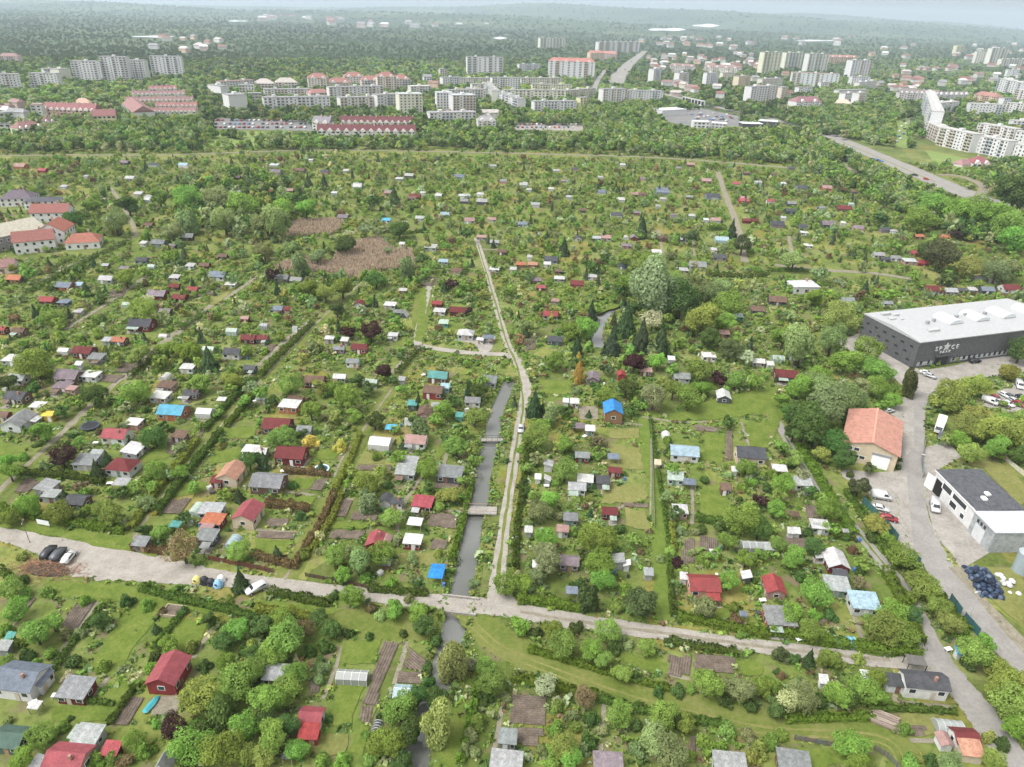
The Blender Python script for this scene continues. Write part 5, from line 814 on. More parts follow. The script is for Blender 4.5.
def vehicle(px, py, ang, kind, col, label, full=True, group='parked cars'):
    """ang: heading on the ground in degrees from +x"""
    p = at(px, py, .6) if full else at(px, py, .5); body, gl, w, wb, nose = CARS[kind]
    if full:
        ro = root('delivery_van' if kind == 'van' else 'parked_car', (p.x, p.y, LEVEL[0]+.002), rad(ang), 'van' if kind == 'van' else 'car', label, group)
        bo = obj('body', body, 'paint', ro, col); obj('windows', gl, 'glass', bo)
        for a in (-1, 1):
            for s in (-1, 1):
                t_ = obj('wheel', WHEEL, 'rubber', ro, None, (a*wb, s*(w-.06), .33)); obj('rim', RIM, 'plain', t_, (.5, .5, .5))
            obj('headlight', LAMP, 'lens', ro, None, (nose-.0, a*w*.68, .72 if kind != 'van' else .85))
        pr = proj(p.x, p.y, .8); r_ = 2.6/pr[2]*FOC; protect_box(pr[0]-r_, pr[0]+r_, pr[1]-r_*.7, pr[1]+r_*.7, pr[1]+r_)
        FOOT.append((p.x, p.y, 2.8)); return ro
def ground_dir(px, py, dx, dy):
    a, b_ = at(px, py), at(px+dx, py+dy); return math.degrees(math.atan2(b_.y-a.y, b_.x-a.x))
def V(px, py, dx, dy, kind, col, label, **k): return vehicle(px, py, ground_dir(px, py, dx, dy), kind, col, label, **k)
wht, blk, dgy, slv, red = (.58, .58, .58), (.03, .032, .038), (.075, .08, .09), (.42, .43, .44), (.28, .03, .035)
V(48.7, 553, 7, -9, 'suv', blk, 'black car leftmost of three parked beside the dirt road')
V(58.5, 555, 7, -9, 'suv', dgy, 'dark grey car in the middle of three parked by the dirt road')
V(69, 557.5, 7, -9, 'car', wht, 'white car rightmost of three parked beside the dirt road')
V(256, 589, -9, 4, 'suv', wht, 'white car with roof rails parked below the dirt road by a conifer')
V(521, 429, -1, 9, 'car', slv, 'silver grey car standing on the canal road')
V(881, 497, 9, 1.5, 'van', wht, 'white minibus parked in the yard below the orange roof')
V(880, 508.5, 9, 2, 'car', wht, 'white car parked just below the white minibus')
V(889, 518.5, 9, 2, 'car', red, 'dark red car parked at the end of the workshop yard')
V(934.5, 507, 2, 9, 'van', wht, 'white van parked on the concrete in front of the garage')
V(888, 411, 9, -2, 'car', wht, 'white car half hidden behind the orange workshop roof')
V(926, 373, 9, 2, 'car', wht, 'white car parked at the near corner of the big hall')
V(930, 376, 9, 3, 'car', slv, 'silver car parked in front of the white car at the hall')
V(975, 361.5, 9, -1, 'suv', blk, 'black car parked along the front wall of the big hall')
V(990, 402, 8, 3, 'van', wht, 'white van at the left end of the packed car lot')
V(1019, 386, 3, 6, 'van', wht, 'white van at the right end of the packed car lot', group='parked cars')
for x, y, c, nm in ((996, 398.5, red, 'red car wedged in behind the left white van'), (1001, 403, slv, 'silver car right of the left white van in the lot'), (1004, 395, wht, 'white car in the back row of the car lot'),
                    (1008, 404, wht, 'white car in the front row of the car lot'), (1010, 397, dgy, 'dark grey car in the back row of the car lot'), (1014, 401, slv, 'silver car in the middle of the car lot'),
                    (1019, 404, red, 'red car in the front row at the right edge'), (1022, 398, blk, 'black car in the back row at the right edge')):
    V(x, y, 8, 4, 'car', c, nm)
patch('paved_yard', [(982, 406), (996, 394), (1012, 384), (1060, 380), (1060, 412), (1005, 412)], 'concrete', 'gravel car lot at the right edge', protect=False)
# box truck
ang = ground_dir(940, 427, -3, 9); p = at(939.5, 427, 1.2)
ro = root('box_truck', (p.x, p.y, LEVEL[0]+.002), rad(ang), 'truck', 'white box truck parked on the verge beside the street', 'parked cars')
obj('cargo_box', MB().box(-4.2, 1.2, -1.2, 1.2, .9, 3.4), 'plain', ro, (.80, .80, .79)); obj('cab', MB().prism([(1.35, .6), (3.4, .6), (3.45, 1.5), (3.0, 2.6), (1.35, 2.7)][::-1], -1.1, 1.1), 'paint', ro, wht)
obj('windscreen', MB().add([(3.46, -.95, 1.55), (3.46, .95, 1.55), (3.04, .9, 2.5), (3.04, -.9, 2.5)], [(0, 1, 2, 3)]), 'glass', ro); obj('chassis', MB().box(-4.2, 1.34, -.5, .5, .45, .89), 'rubber', ro)
for a in (-3, 2.4):
    for s in (-1, 1): obj('wheel', WHEEL, 'rubber', ro, None, (a, s*1.0, .42), 0, (1.25, 1.2, 1.25))
for s in (-1, 1): obj('headlight', LAMP, 'lens', ro, None, (3.44, s*.8, .95))
p = at(942, 436, .8)
V(941.5, 436.5, -2, 9, 'suv', dgy, 'dark pickup truck parked below the white box truck')
# ------------------------------------------------------------------ vegetable beds, hedges, fences
BEDQ = []
BEDS = [('C1', '100 420 155 430 110 470 50 468'), ('C1', '640 500 735 495 690 555 610 550'), ('C2', '320 500 370 505 345 565 295 560'), ('C2', '390 530 470 535 460 580 360 575'), ('C2', '670 550 770 555 765 610 655 600'),
        ('C2', '235 420 280 420 250 465 205 460'), ('C2', '50 572 128 572 112 603 35 600'), ('C2', '20 620 155 625 140 648 0 645'), ('C2', '390 366 520 366 515 390 385 385'), ('C2', '680 650 735 655 725 690 670 690'),
        ('D1', '490 500 550 510 490 610 420 600'), ('D1', '300 140 370 130 280 260 215 250'), ('D1', '90 130 140 120 70 210 30 210'), ('D2', '490 290 545 296 470 470 470 530 410 525'), ('D2', '590 310 650 360 640 400 570 390'),
        ('D2', '550 402 640 407 630 450 540 445'), ('D3', '600 342 690 347 680 422 600 412'), ('D3', '700 335 850 345 850 410 700 400'), ('D3', '0 490 130 500 125 608 0 600'), ('D3', '30 618 120 622 100 690 20 680'),
        ('D3', '682 650 702 655 705 740 680 740'), ('C3', '660 650 700 650 700 745 650 745'), ('C3', '821 235 845 235 845 350 820 345'), ('C4', '140 522 190 520 200 568 150 570'), ('D2', '405 535 450 540 440 600 400 590'),
        ('C1', '650 250 700 300 670 330 640 320'), ('C2', '300 615 420 618 400 650 280 645'), ('C3', '720 640 790 650 790 700 720 690'), ('C1', '720 300 790 200 800 210 735 320'), ('D2', '210 440 260 420 240 480 200 500'),
        ('C3', '700 210 800 225 780 240 700 232'), ('D4', '540 610 600 610 600 650 545 650'), ('D4', '170 190 230 195 225 215 170 215'), ('C4', '60 640 160 650 150 690 50 680'), ('B1', '430 420 490 415 470 450 400 455'),
        ('B1', '760 420 850 405 840 440 750 450'), ('B1', '470 700 530 700 500 740 440 740'), ('B1', '250 520 300 515 270 560 230 560'), ('B2', '20 640 80 630 60 660 0 665'), ('B2', '620 370 700 375 690 410 630 405'), ('B3', '35 610 90 600 90 650 50 655'),
        ('C3', '430 510 520 515 520 530 430 525'), ('C2', '690 430 780 435 770 460 690 455'), ('C1', '400 20 480 20 440 50 390 45'), ('D4', '660 520 700 500 0 0 0 0')]
for t, s in BEDS[:-1]:
    q = [float(a) for a in s.split()]; pix = [tp(t, q[i], q[i+1]) for i in range(0, len(q), 2)]
    g = [at(*a) for a in pix]; c = sum(g, Vector())/len(g); e = g[1]-g[0]; f_ = g[2]-g[1]
    if e.length < f_.length: e = f_
    e = e.normalized(); nn = Vector((-e.y, e.x, 0)); a0 = min((k-c).dot(e) for k in g); a1 = max((k-c).dot(e) for k in g); b0 = min((k-c).dot(nn) for k in g); b1 = max((k-c).dot(nn) for k in g)
    # furrowed soil: rows along e
    poly = [((k-c).dot(e), (k-c).dot(nn)) for k in g]
    mb = MB(); rows = max(4, int((b1-b0)/.45)); cols = max(4, int((a1-a0)/.8))
    def inside(x, y):
        r_ = False
        for i in range(len(poly)):
            (xa, ya), (xb, yb) = poly[i], poly[(i+1) % len(poly)]
            if (ya > y) != (yb > y) and x < (xb-xa)*(y-ya)/(yb-ya)+xa: r_ = not r_
        return r_
    for r_ in range(rows):
        for k in range(cols):
            x0, x1 = a0+(a1-a0)*k/cols, a0+(a1-a0)*(k+1)/cols; y0, y1 = b0+(b1-b0)*r_/rows, b0+(b1-b0)*(r_+1)/rows
            if inside((x0+x1)/2, (y0+y1)/2):
                zr = .03+.06*random.random(); zm = .04
                mb.add([(x0, y0, zm), (x1, y0, zm), (x1, (y0+y1)/2, zr+.1), (x0, (y0+y1)/2, zr+.1), (x1, y1, zm), (x0, y1, zm)], [(0, 1, 2, 3), (3, 2, 4, 5)])
    o = obj('vegetable_bed', mb, 'soil', None, None, (c.x, c.y, LEVEL[0]), math.atan2(e.y, e.x)); cpx = proj(c.x, c.y)
    tag(o, 'vegetable bed', None, 'vegetable beds', 'dug brown vegetable bed', cpx[0], cpx[1])
    BEDQ.append(pix)
    if t[0] in 'CD': protect_poly(pix)
def leafy_strip(name, pts, w, h, col, dens, label=None, desc=None, cat='hedge', group='hedges', protect=True):
    P = [at(a, b_) for a, b_ in pts]; c = sum(P, Vector())/len(P); Q = []; rng = RNG
    tot = sum((b_-a).length for a, b_ in zip(P[:-1], P[1:]))
    for a, b_ in zip(P[:-1], P[1:]):
        d = b_-a; Ls = d.length; d = d/Ls; nn = np.array([-d.y, d.x, 0]); m_ = int(Ls*(2*h+w)*dens)
        s = rng.random(m_)*Ls; face = rng.random(m_)*(2*h+w); lump = 1+.14*np.sin(s*1.9)+.12*np.sin(s*.73+1)
        off = np.where(face < h, -w/2, np.where(face < 2*h, w/2, face-2*h-w/2)); z = np.where(face < h, face, np.where(face < 2*h, face-h, h))*lump
        off = off*lump+rng.normal(size=m_)*.08
        pos = np.array([a.x-c.x, a.y-c.y, 0])+s[:, None]*np.array([d.x, d.y, 0])+off[:, None]*nn; pos[:, 2] = z+rng.normal(size=m_)*.06
        N = np.sign(off)[:, None]*nn*.6+np.array([0, 0, .5])+rng.normal(size=(m_, 3))*.5; N /= np.linalg.norm(N, axis=1, keepdims=True)
        Q.append((leaf_quads(pos, N, .38, rng), .85+.3*rng.random(m_)))
    q = np.concatenate([a for a, b_ in Q]); t_ = np.concatenate([b_ for a, b_ in Q])
    o = obj(name, to_mesh(name, q, t_), None, None, col, (c.x, c.y, 0)); cp = proj(c.x, c.y)
    tag(o, cat, label, group, desc, cp[0], cp[1])
    if protect:
        for a, b_ in zip(P[:-1], P[1:]):
            k0 = proj(a.x, a.y, h); k1 = proj(b_.x, b_.y, h); k2 = proj(b_.x, b_.y); k3 = proj(a.x, a.y); protect_poly([k0[:2], k1[:2], k2[:2], k3[:2]], max(k2[1], k3[1]))
    return o
GB, DGB, BRN, YG = (.135, .21, .035), (.095, .15, .033), (.17, .125, .065), (.21, .24, .05)
HEDGES = [('C1', [(0, 540), (250, 590), (480, 625)], 1.6, 1.8, GB), ('C1', [(85, 400), (280, 415), (400, 440)], 1.2, 1.6, DGB), ('C1', [(500, 620), (600, 470), (700, 350), (760, 270)], 1.3, 1.6, YG), ('C1', [(600, 560), (720, 400), (850, 240)], 1.3, 1.8, DGB),
          ('C1', [(780, 240), (900, 110), (980, 40)], 1.3, 1.6, DGB), ('C1', [(870, 220), (980, 95)], 1.2, 1.6, GB), ('C1', [(510, 685), (640, 705)], 1.4, 1.6, BRN),
          ('C2', [(140, 767), (250, 590), (300, 480)], 1.2, 1.5, BRN), ('C2', [(300, 470), (345, 390), (400, 250)], 1.1, 1.4, YG), ('C2', [(215, 700), (300, 560), (330, 480)], 1.0, 1.3, YG), ('C2', [(110, 395), (200, 398), (285, 410)], 1.2, 1.7, BRN),
          ('C2', [(40, 520), (120, 530), (205, 540)], 1.6, 1.9, BRN), ('C2', [(0, 720), (60, 735), (150, 760)], 1.2, 1.6, BRN), ('C3', [(530, 195), (552, 345), (572, 460), (590, 575), (600, 660), (604, 767)], .8, 1.0, DGB),
          ('C3', [(700, 575), (780, 590), (840, 600)], 1.3, 1.7, DGB), ('C3', [(610, 600), (620, 700)], 1.0, 1.4, YG), ('D3', [(635, 198), (760, 222), (985, 268)], 1.5, 1.5, GB), ('D3', [(20, 132), (140, 145), (260, 165)], 1.6, 1.8, GB),
          ('D3', [(605, 20), (612, 110), (618, 195)], 1.0, 1.5, DGB), ('D3', [(600, 290), (700, 308), (860, 330)], 1.4, 1.1, DGB), ('D3', [(0, 425), (150, 462), (330, 500)], 1.4, 1.2, GB), ('D3', [(330, 505), (470, 545), (640, 585), (800, 605)], 1.3, 1.1, DGB), ('D3', [(60, 318), (250, 372), (420, 425), (600, 470)], 1.2, .9, GB), ('D4', [(60, 590), (200, 585), (400, 580)], 1.2, 1.1, GB), ('C4', [(120, 300), (170, 380), (240, 500), (330, 640)], 2.0, 1.6, GB), ('C4', [(230, 640), (330, 650)], 1.4, 1.5, DGB),
          ('D4', [(0, 250), (200, 290), (440, 330), (580, 330)], 1.8, 1.8, GB), ('D4', [(450, 20), (520, 150), (575, 300)], 2.0, 1.8, GB), ('D4', [(380, 545), (560, 550), (720, 560)], 1.0, 1.0, DGB), ('D1', [(0, 15), (30, 40), (60, 70)], 1.2, 1.4, DGB),
          ('D1', [(540, 85), (700, 130), (880, 170), (985, 200)], 1.4, 1.2, DGB), ('D2', [(50, 100), (180, 125), (280, 150)], 1.6, 1.3, DGB), ('D2', [(0, 170), (120, 180), (230, 205)], 1.5, 1.4, YG), ('D2', [(430, 90), (540, 100), (660, 110)], 1.0, 1.3, DGB),
          ('D1', [(420, 610), (470, 540), (520, 460)], .8, 1.1, DGB), ('D1', [(205, 400), (290, 280), (400, 150)], .9, 1.0, DGB), ('D1', [(320, 515), (440, 530)], .8, .9, DGB), ('D1', [(590, 320), (660, 230), (690, 195)], .9, 1.0, DGB),
          ('C3', [(10, 767), (20, 600), (50, 400), (60, 280)], 1.2, 1.4, DGB), ('C2', [(745, 740), (790, 600), (830, 430)], 1.0, 1.2, GB), ('D2', [(780, 760), (830, 560), (850, 440)], 1.0, 1.0, GB),
          ('B1', [(260, 155), (300, 150), (345, 150)], 3, 3.2, DGB), ('B1', [(100, 440), (210, 380), (330, 315), (500, 235)], 2, 1.8, DGB), ('B1', [(500, 760), (610, 660)], 1.5, 1.6, DGB), ('B1', [(690, 580), (780, 515)], 1.5, 1.6, DGB),
          ('B2', [(10, 767), (110, 660), (220, 550)], 1.6, 1.7, DGB), ('B2', [(540, 750), (590, 690), (625, 650)], 1.6, 1.7, DGB), ('B4', [(0, 350), (120, 350), (240, 365)], 1.6, 1.6, DGB), ('B3', [(750, 370), (880, 375), (985, 370)], 2, 2.2, DGB), ('B3', [(750, 195), (820, 190)], 2, 2.6, DGB),
          ('B2', [(640, 200), (560, 210)], 1.4, 1.5, DGB), ('C4', [(300, 470), (400, 620), (500, 767)], 1.6, 1.2, DGB), ('D4', [(550, 0), (650, 110), (760, 250)], 1.6, 1.2, GB)]
for t, pl, w, h, c in HEDGES:
    nm = 'brown' if c is BRN else ('yellow green' if c is YG else ('dark green' if c is DGB else 'bright green'))
    leafy_strip('hedge', [tp(t, *q) for q in pl], w, h, c, 22 if t[0] in 'CD' else 12, None, f'{nm} clipped hedge')
def fence(pts, h, col, label, m='wood', step=2.2, gap=0):
    P = [at(a, b_) for a, b_ in pts]; c = P[0]; ro = root('fence', (c.x, c.y, 0), 0, 'fence', label, 'fences'); pm = MB().box(-.06, .06, -.06, .06, 0, h+.1).mesh('post'); k_ = 0
    for a, b_ in zip(P[:-1], P[1:]):
        d = b_-a; n_ = max(1, round(d.length/step)); ang = math.atan2(d.y, d.x)
        for i in range(n_):
            q = a+d*(i/n_)-c; l_ = d.length/n_
            b = MB()
            if gap:
                mm = max(3, int(l_/gap))
                for j in range(mm): b.box(l_*j/mm, l_*(j+.72)/mm, -.03, .03, .08, h*(1+.03*math.sin(j*2.1)))
            else: b.box(.07, l_-.07, -.025, .025, .06, h)
            obj('panel', b, m, ro, tuple(v*random.uniform(.85, 1.15) for v in col), q, ang)
            if k_ < 95: obj('post', pm, m, ro, tuple(v*.8 for v in col), q, ang); k_ += 1
fence([tp('D4', *q) for q in ((100, 662), (180, 678), (262, 692))], 1.3, (.2, .18, .17), 'grey slat fence on the lower edge left of the round tree', gap=.18)
fence([tp('D4', *q) for q in ((405, 700), (455, 730), (492, 767), (500, 790))], 1.3, (.2, .18, .17), 'grey slat fence curving down beside the grass track', gap=.18)
fence([tp('D2', *q) for q in ((190, 36), (330, 62), (440, 86), (560, 92), (660, 96))], 1.1, (.13, .085, .06), 'brown board fence along the dirt road left of the canal', gap=.2)
fence([(209, 560), (240, 566), (274, 573)], 1.3, (.19, .07, .055), 'reddish brown fence above the parked white car', gap=.25)
for i, (a, b_) in enumerate((((862, 503), (876, 518)), ((884, 526), (897, 542)), ((908, 556), (919, 566)), ((949, 601), (960, 616)), ((963, 620), (978, 637)))):
    fence([a, b_], 2.2, (.05, .12, .12), ('uppermost', 'second', 'middle', 'fourth', 'lowest')[i]+' section of dark green screen fence along the street', m='plain')
fence([(926, 440), (921, 460), (923, 478)], 1.7, (.25, .26, .26), 'grey metal fence between the street and the truck', m='plain', gap=.3)
fence([tp('C4', *q) for q in ((900, 340), (940, 375), (985, 410))], 1.4, (.5, .47, .42), 'pale wall panels behind the garage lawn', m='wall')
fence([tp('C3', *q) for q in ((530, 195), (536, 300), (540, 400), (546, 610))], 1.1, (.22, .23, .2), 'wire fence along the left side of the grass lane', m='plain', gap=.6)
# ------------------------------------------------------------------ bridges, small things
def bridge(px0, px1, w, label, col, rail=True, th=.35, nm='footbridge'):
    a, b_ = at(*px0), at(*px1); d = b_-a; ang = math.atan2(d.y, d.x); L = d.length
    ro = root(nm, (a.x, a.y, 0), ang, 'bridge', label)
    obj('deck', MB().box(0, L, -w/2, w/2, .14, .14+th), 'concrete', ro); 
    for s in (-1, 1):
        if rail:
            r_ = obj('railing', MB().box(0, L, -.05, .05, .95, 1.03), 'plain', ro, col, (0, s*(w/2-.1), .3)); 
            for k in range(int(L/1.5)+1): obj('post', MB().box(-.04, .04, -.04, .04, 0, 1.0), 'plain', r_, col, (k*L/(int(L/1.5)), 0, 0))
    protect_poly([px0, px1, (px1[0], px1[1]+4), (px0[0], px0[1]+4)])
bridge((463, 511), (497, 512), 3.0, 'broad pale footbridge with a brown deck across the canal', (.3, .22, .16), True)
bridge((481, 440.5), (503, 440.5), 1.6, 'narrow dark footbridge over the upper canal', (.1, .1, .1), True, .25)
a, b_ = at(446, 599.5), at(482, 604)
for nm, (q0, q1) in (('upper concrete parapet of the road bridge over the canal', ((443, 596), (479, 600))), ('lower concrete parapet of the road bridge over the canal', ((441, 612), (476, 616)))):
    a, b_ = at(*q0), at(*q1); d = b_-a; o = obj('bridge_parapet', MB().box(0, d.length, -.2, .2, -1.0, .55), 'concrete', None, None, (a.x, a.y, 0), math.atan2(d.y, d.x)); tag(o, 'parapet', nm)
# leafless brush heap, log pile, blue bags
def heap(name, px, py, lx, ly, h, cols, label, n, kind, cat):
    p = at(px, py); ro = root(name, (p.x, p.y, 0), rad(-8), cat, label)
    if kind == 'twig':
        b = [MB() for _ in cols]
        for i in range(n):
            x, y = random.gauss(0, lx/3.2), random.gauss(0, ly/3.2); zz = max(.05, h*(1-(2*x/lx)**2)*(1-(2*y/ly)**2)*random.random()); a = random.random()*6.28; l_ = random.uniform(.5, 1.5)
            b[i % len(cols)].tube((x, y, zz), (x+math.cos(a)*l_, y+math.sin(a)*l_, zz+random.uniform(-.1, .5)), .05, .02, 4)
        for bb, c in zip(b, cols): obj('branches', bb, 'plain', ro, c)
        obj('core', MB().add(*dome(lx*.42, ly*.42, h*.6)), 'bark', ro)
    elif kind == 'bag':
        for i in range(n):
            x, y = random.uniform(-.5, .5)*lx, random.uniform(-.5, .5)*ly; zz = max(.0, h*(1-(1.7*x/lx)**2-(1.7*y/ly)**2))*random.random(); s = random.uniform(.4, .7)
            v, f = dome(s, s, s*.9); obj('bag', MB().add(v, f), 'plain', ro, random.choice(cols), (x, y, zz), random.random()*6)
    protect_world(p, 0, lx/2, ly/2, h)
def dome(a, b_, h, n=10, m=4):
    v = [(0, 0, h)]; f = []
    for j in range(1, m+1):
        t = math.pi/2*j/m
        for k in range(n):
            q = 2*math.pi*k/n; w_ = random.uniform(.9, 1.1); v.append((a*math.sin(t)*math.cos(q)*w_, b_*math.sin(t)*math.sin(q)*w_, h*math.cos(t)))
    f += [(0, 1+k, 1+(k+1) % n) for k in range(n)]
    for j in range(m-1):
        for k in range(n): f.append((1+j*n+k, 1+(j+1)*n+k, 1+(j+1)*n+(k+1) % n, 1+j*n+(k+1) % n))
    return v, f
heap('brush_pile', 48, 570, 13, 5, 1.6, [(.36, .17, .09), (.28, .15, .09), (.42, .24, .14), (.22, .14, .1)], 'orange brown heap of cut branches below the three parked cars', 700, 'twig', 'brush pile')
heap('bag_heap', 984, 583, 5, 9.5, 2.2, [(.02, .035, .07), (.035, .06, .11), (.012, .018, .035), (.09, .12, .17)], 'big heap of dark blue wrapped bales beside the street', 190, 'bag', 'bale heap')
heap('bag_heap', 1008, 585, 2.6, 6, 1.4, [(.52, .52, .51), (.42, .42, .41)], 'white wrapped bags piled right of the dark blue heap', 12, 'bag', 'bag pile')
p = at(884, 717, .8); ro = root('log_pile', (p.x, p.y, 0), rad(-28), 'log pile', 'grey brown pile of planks beside the grass track')
for k in range(26):
    zz = .15+.25*(k//7); obj('log', MB().tube((-2.4+random.random()*.5, -1.5+(k % 7)*.45, zz), (2.2+random.random()*.5, -1.5+(k % 7)*.45+random.uniform(-.15, .15), zz), .16, .14, 6), 'plain', ro, random.choice([(.25, .2, .17), (.33, .27, .22), (.2, .15, .12)]))
protect_world(p, 0, 2.4, 2, 1)
def bin_(px, py, col, label, s=1.0):
    p = at(px, py, .7); ro = root('recycling_bin', (p.x, p.y, LEVEL[0]+.003), rad(-10), 'bin', label, 'recycling bins')
    v, f = dome(1.05, .95, 1.7, 12, 6); obj('body', MB().add([(x*s, y*s, z*s) for x, y, z in v], f), 'plain', ro, col); obj('base', MB().box(-.9*s, .9*s, -.8*s, .8*s, 0, .25), 'plain', ro, tuple(c*.6 for c in col)); obj('slot', MB().box(-.25, .25, -.95*s, -.8*s, .9*s, 1.15*s), 'rubber', ro)
    protect_world(p, 0, 1, 1, 1.7)
bin_(197, 580, (.6, .55, .2), 'yellow recycling bin leftmost below the willow'); bin_(204.5, 580.5, (.03, .03, .035), 'black recycling bin next to the yellow one'); bin_(211, 582, (.04, .04, .05), 'black recycling bin next to the blue one', .9)
bin_(218, 584, (.25, .45, .65), 'pale blue recycling bin rightmost of the bins'); bin_(221, 578.5, (.75, .76, .76), 'white recycling bin behind the pale blue one', .9)
# boat, pool, trampoline, sandbox
p = at(*tp('D1', 580, 525), .5); ro = root('covered_boat', (p.x, p.y, 0), rad(75), 'boat', 'turquoise covered boat lying left of the red barn')
ro.scale = (.72, .72, .72)
hull = [(-2.6, 0), (-2.2, .75), (0, .9), (1.8, .6), (2.7, 0), (1.8, -.6), (0, -.9), (-2.2, -.75)]
obj('hull', MB().add([(x*.8, y*.7, 0) for x, y in hull]+[(x, y, .6) for x, y in hull], [(i, (i+1) % 8, 8+(i+1) % 8, 8+i) for i in range(8)]+[tuple(range(7, -1, -1))]), 'plain', ro, (.6, .62, .6))
obj('cover', MB().add([(x*1.02, y*1.02, .6) for x, y in hull]+[(-1.8, 0, .95), (1.6, 0, .95)], [(0, 1, 8), (1, 2, 9, 8), (2, 3, 9), (3, 4, 9), (4, 5, 9), (5, 6, 9), (6, 7, 8, 9), (7, 0, 8)]), 'plain', ro, (.05, .30, .34)); protect_world(p, 0, 1.5, 2, 1)
def ring(name, px, py, r, h, rim, fill, label, cat, legs=0):
    p = at(px, py, h); ro = root(name, (p.x, p.y, 0), 0, cat, label); n_ = 20; b = MB()
    if legs:
        for k in range(8): q = 2*math.pi*k/8; obj('leg', MB().tube((r*math.cos(q), r*math.sin(q), 0), (r*math.cos(q), r*math.sin(q), h), .05), 'plain', ro, (.3, .3, .3))
    else: b.tube((0, 0, 0), (0, 0, h-.12), r*1.02, r*1.02, n_)
    v = []; f = []
    for k in range(n_):
        q = 2*math.pi*k/n_
        for rr, z in ((r*1.06, h-.1), (r*1.06, h), (r*.86, h), (r*.86, h-.1)): v.append((rr*math.cos(q), rr*math.sin(q), z))
    for k in range(n_):
        for j in range(4): f.append((k*4+j, ((k+1) % n_)*4+j, ((k+1) % n_)*4+(j+1) % 4, k*4+(j+1) % 4))
    obj('rim', MB().add(v, f), 'plain', ro, rim)
    if b.v: obj('side', b, 'plain', ro, rim)
    obj('sheet', MB().tube((0, 0, h-.09), (0, 0, h-.05), r*.86, r*.86, n_), 'plain', ro, fill); protect_world(p, 0, r, r, h)
ring('trampoline', *tp('C1', 345, 212), 2.4, .9, (.05, .06, .09), (.02, .02, .024), 'round dark blue trampoline right of the left grass lane', 'trampoline', 1)
ring('paddling_pool', *tp('C2', 252, 377), 1.9, .7, (.55, .68, .76), (.04, .1, .13), 'round pale rimmed paddling pool on the lawn', 'pool')
p = at(*tp('D1', 665, 168), .4); ro = root('raised_bed', (p.x, p.y, 0), rad(-6), 'raised bed', 'pale wooden raised bed frame at the top of the lawn'); w, d = 2.0, 1.5
for nm, bx in (('board', (-w, w, -d, -d+.15)), ('board', (-w, w, d-.15, d)), ('board', (-w, -w+.15, -d+.16, d-.16)), ('board', (w-.15, w, -d+.16, d-.16))): obj(nm, MB().box(*bx, 0, .7), 'wood', ro, (.5, .42, .3))
obj('soil', MB().box(-w+.16, w-.16, -d+.16, d-.16, 0, .45), 'soil', ro); protect_world(p, 0, w, d, .7)
p = at(914, 665.5, .8); ro = root('pavilion_frame', (p.x, p.y, 0), rad(-8), 'pavilion', 'dark open pavilion frame beside the track junction')
for a in (-1, 1):
    for b_ in (-1, 1): obj('post', MB().box(-.06, .06, -.06, .06, 0, 2.1), 'wood', ro, (.07, .06, .055), (a*1.6, b_*1.1, 0))
    obj('beam', MB().box(-1.75, 1.75, -.07, .07, 2.1, 2.25), 'wood', ro, (.07, .06, .055), (0, a*1.1, 0))
obj('roof_slats', MB().box(-1.7, 1.7, -1.2, 1.2, 2.255, 2.3), 'wood', ro, (.16, .15, .14))
def pole(px, py, h, label, lamp=True, col=(.38, .38, .37), r=.09):
    p = at(px, py); ro = root('street_lamp' if lamp else 'utility_pole', (p.x, p.y, 0), random.uniform(0, 6), 'street lamp' if lamp else 'utility pole', label, 'poles')
    obj('post', MB().tube((0, 0, 0), (0, 0, h), r, r*.6, 8), 'plain', ro, col)
    if lamp: obj('arm', MB().tube((0, 0, h-.05), (1.2, 0, h+.15), .05, .04), 'plain', ro, col); obj('lamp_head', MB().box(1.0, 1.8, -.14, .14, h+.08, h+.24), 'plain', ro, (.5, .5, .5))
    else:
        obj('crossarm', MB().box(-1.0, 1.0, -.06, .06, h-.7, h-.55), 'wood', ro, (.2, .16, .12))
        for k in (-.85, 0, .85): obj('insulator', MB().tube((k, 0, h-.55), (k, 0, h-.3), .05), 'lens', ro)
pole(969, 618, 7.5, 'street lamp standing between the street and the screen fence'); pole(921.5, 478, 7, 'street lamp beside the garage gate'); pole(30, 543, 6.5, 'utility pole beside the dirt road at the left', False, (.2, .18, .16))
pole(662, 235, 8, 'utility pole among the gardens above the tall willows', False, (.3, .28, .25)); pole(691, 255, 8, 'utility pole left of the far dirt lane', False, (.3, .28, .25)); pole(538, 375, 7, 'utility pole beside the canal road conifer', False, (.25, .22, .2))
p = at(*tp('C1', 168, 590), .8); ro = root('notice_board', (p.x, p.y, 0), rad(-12), 'notice board', 'blank white notice board on the verge above the dirt road')
for a in (-1.2, 1.2): obj('post', MB().box(-.05, .05, -.05, .05, 0, 1.9), 'plain', ro, (.3, .3, .3), (a, 0, 0))
obj('board', MB().box(-1.7, 1.7, -.04, .04, .6, 1.9), 'plain', ro, (.72, .74, .74), (0, -.1, 0))

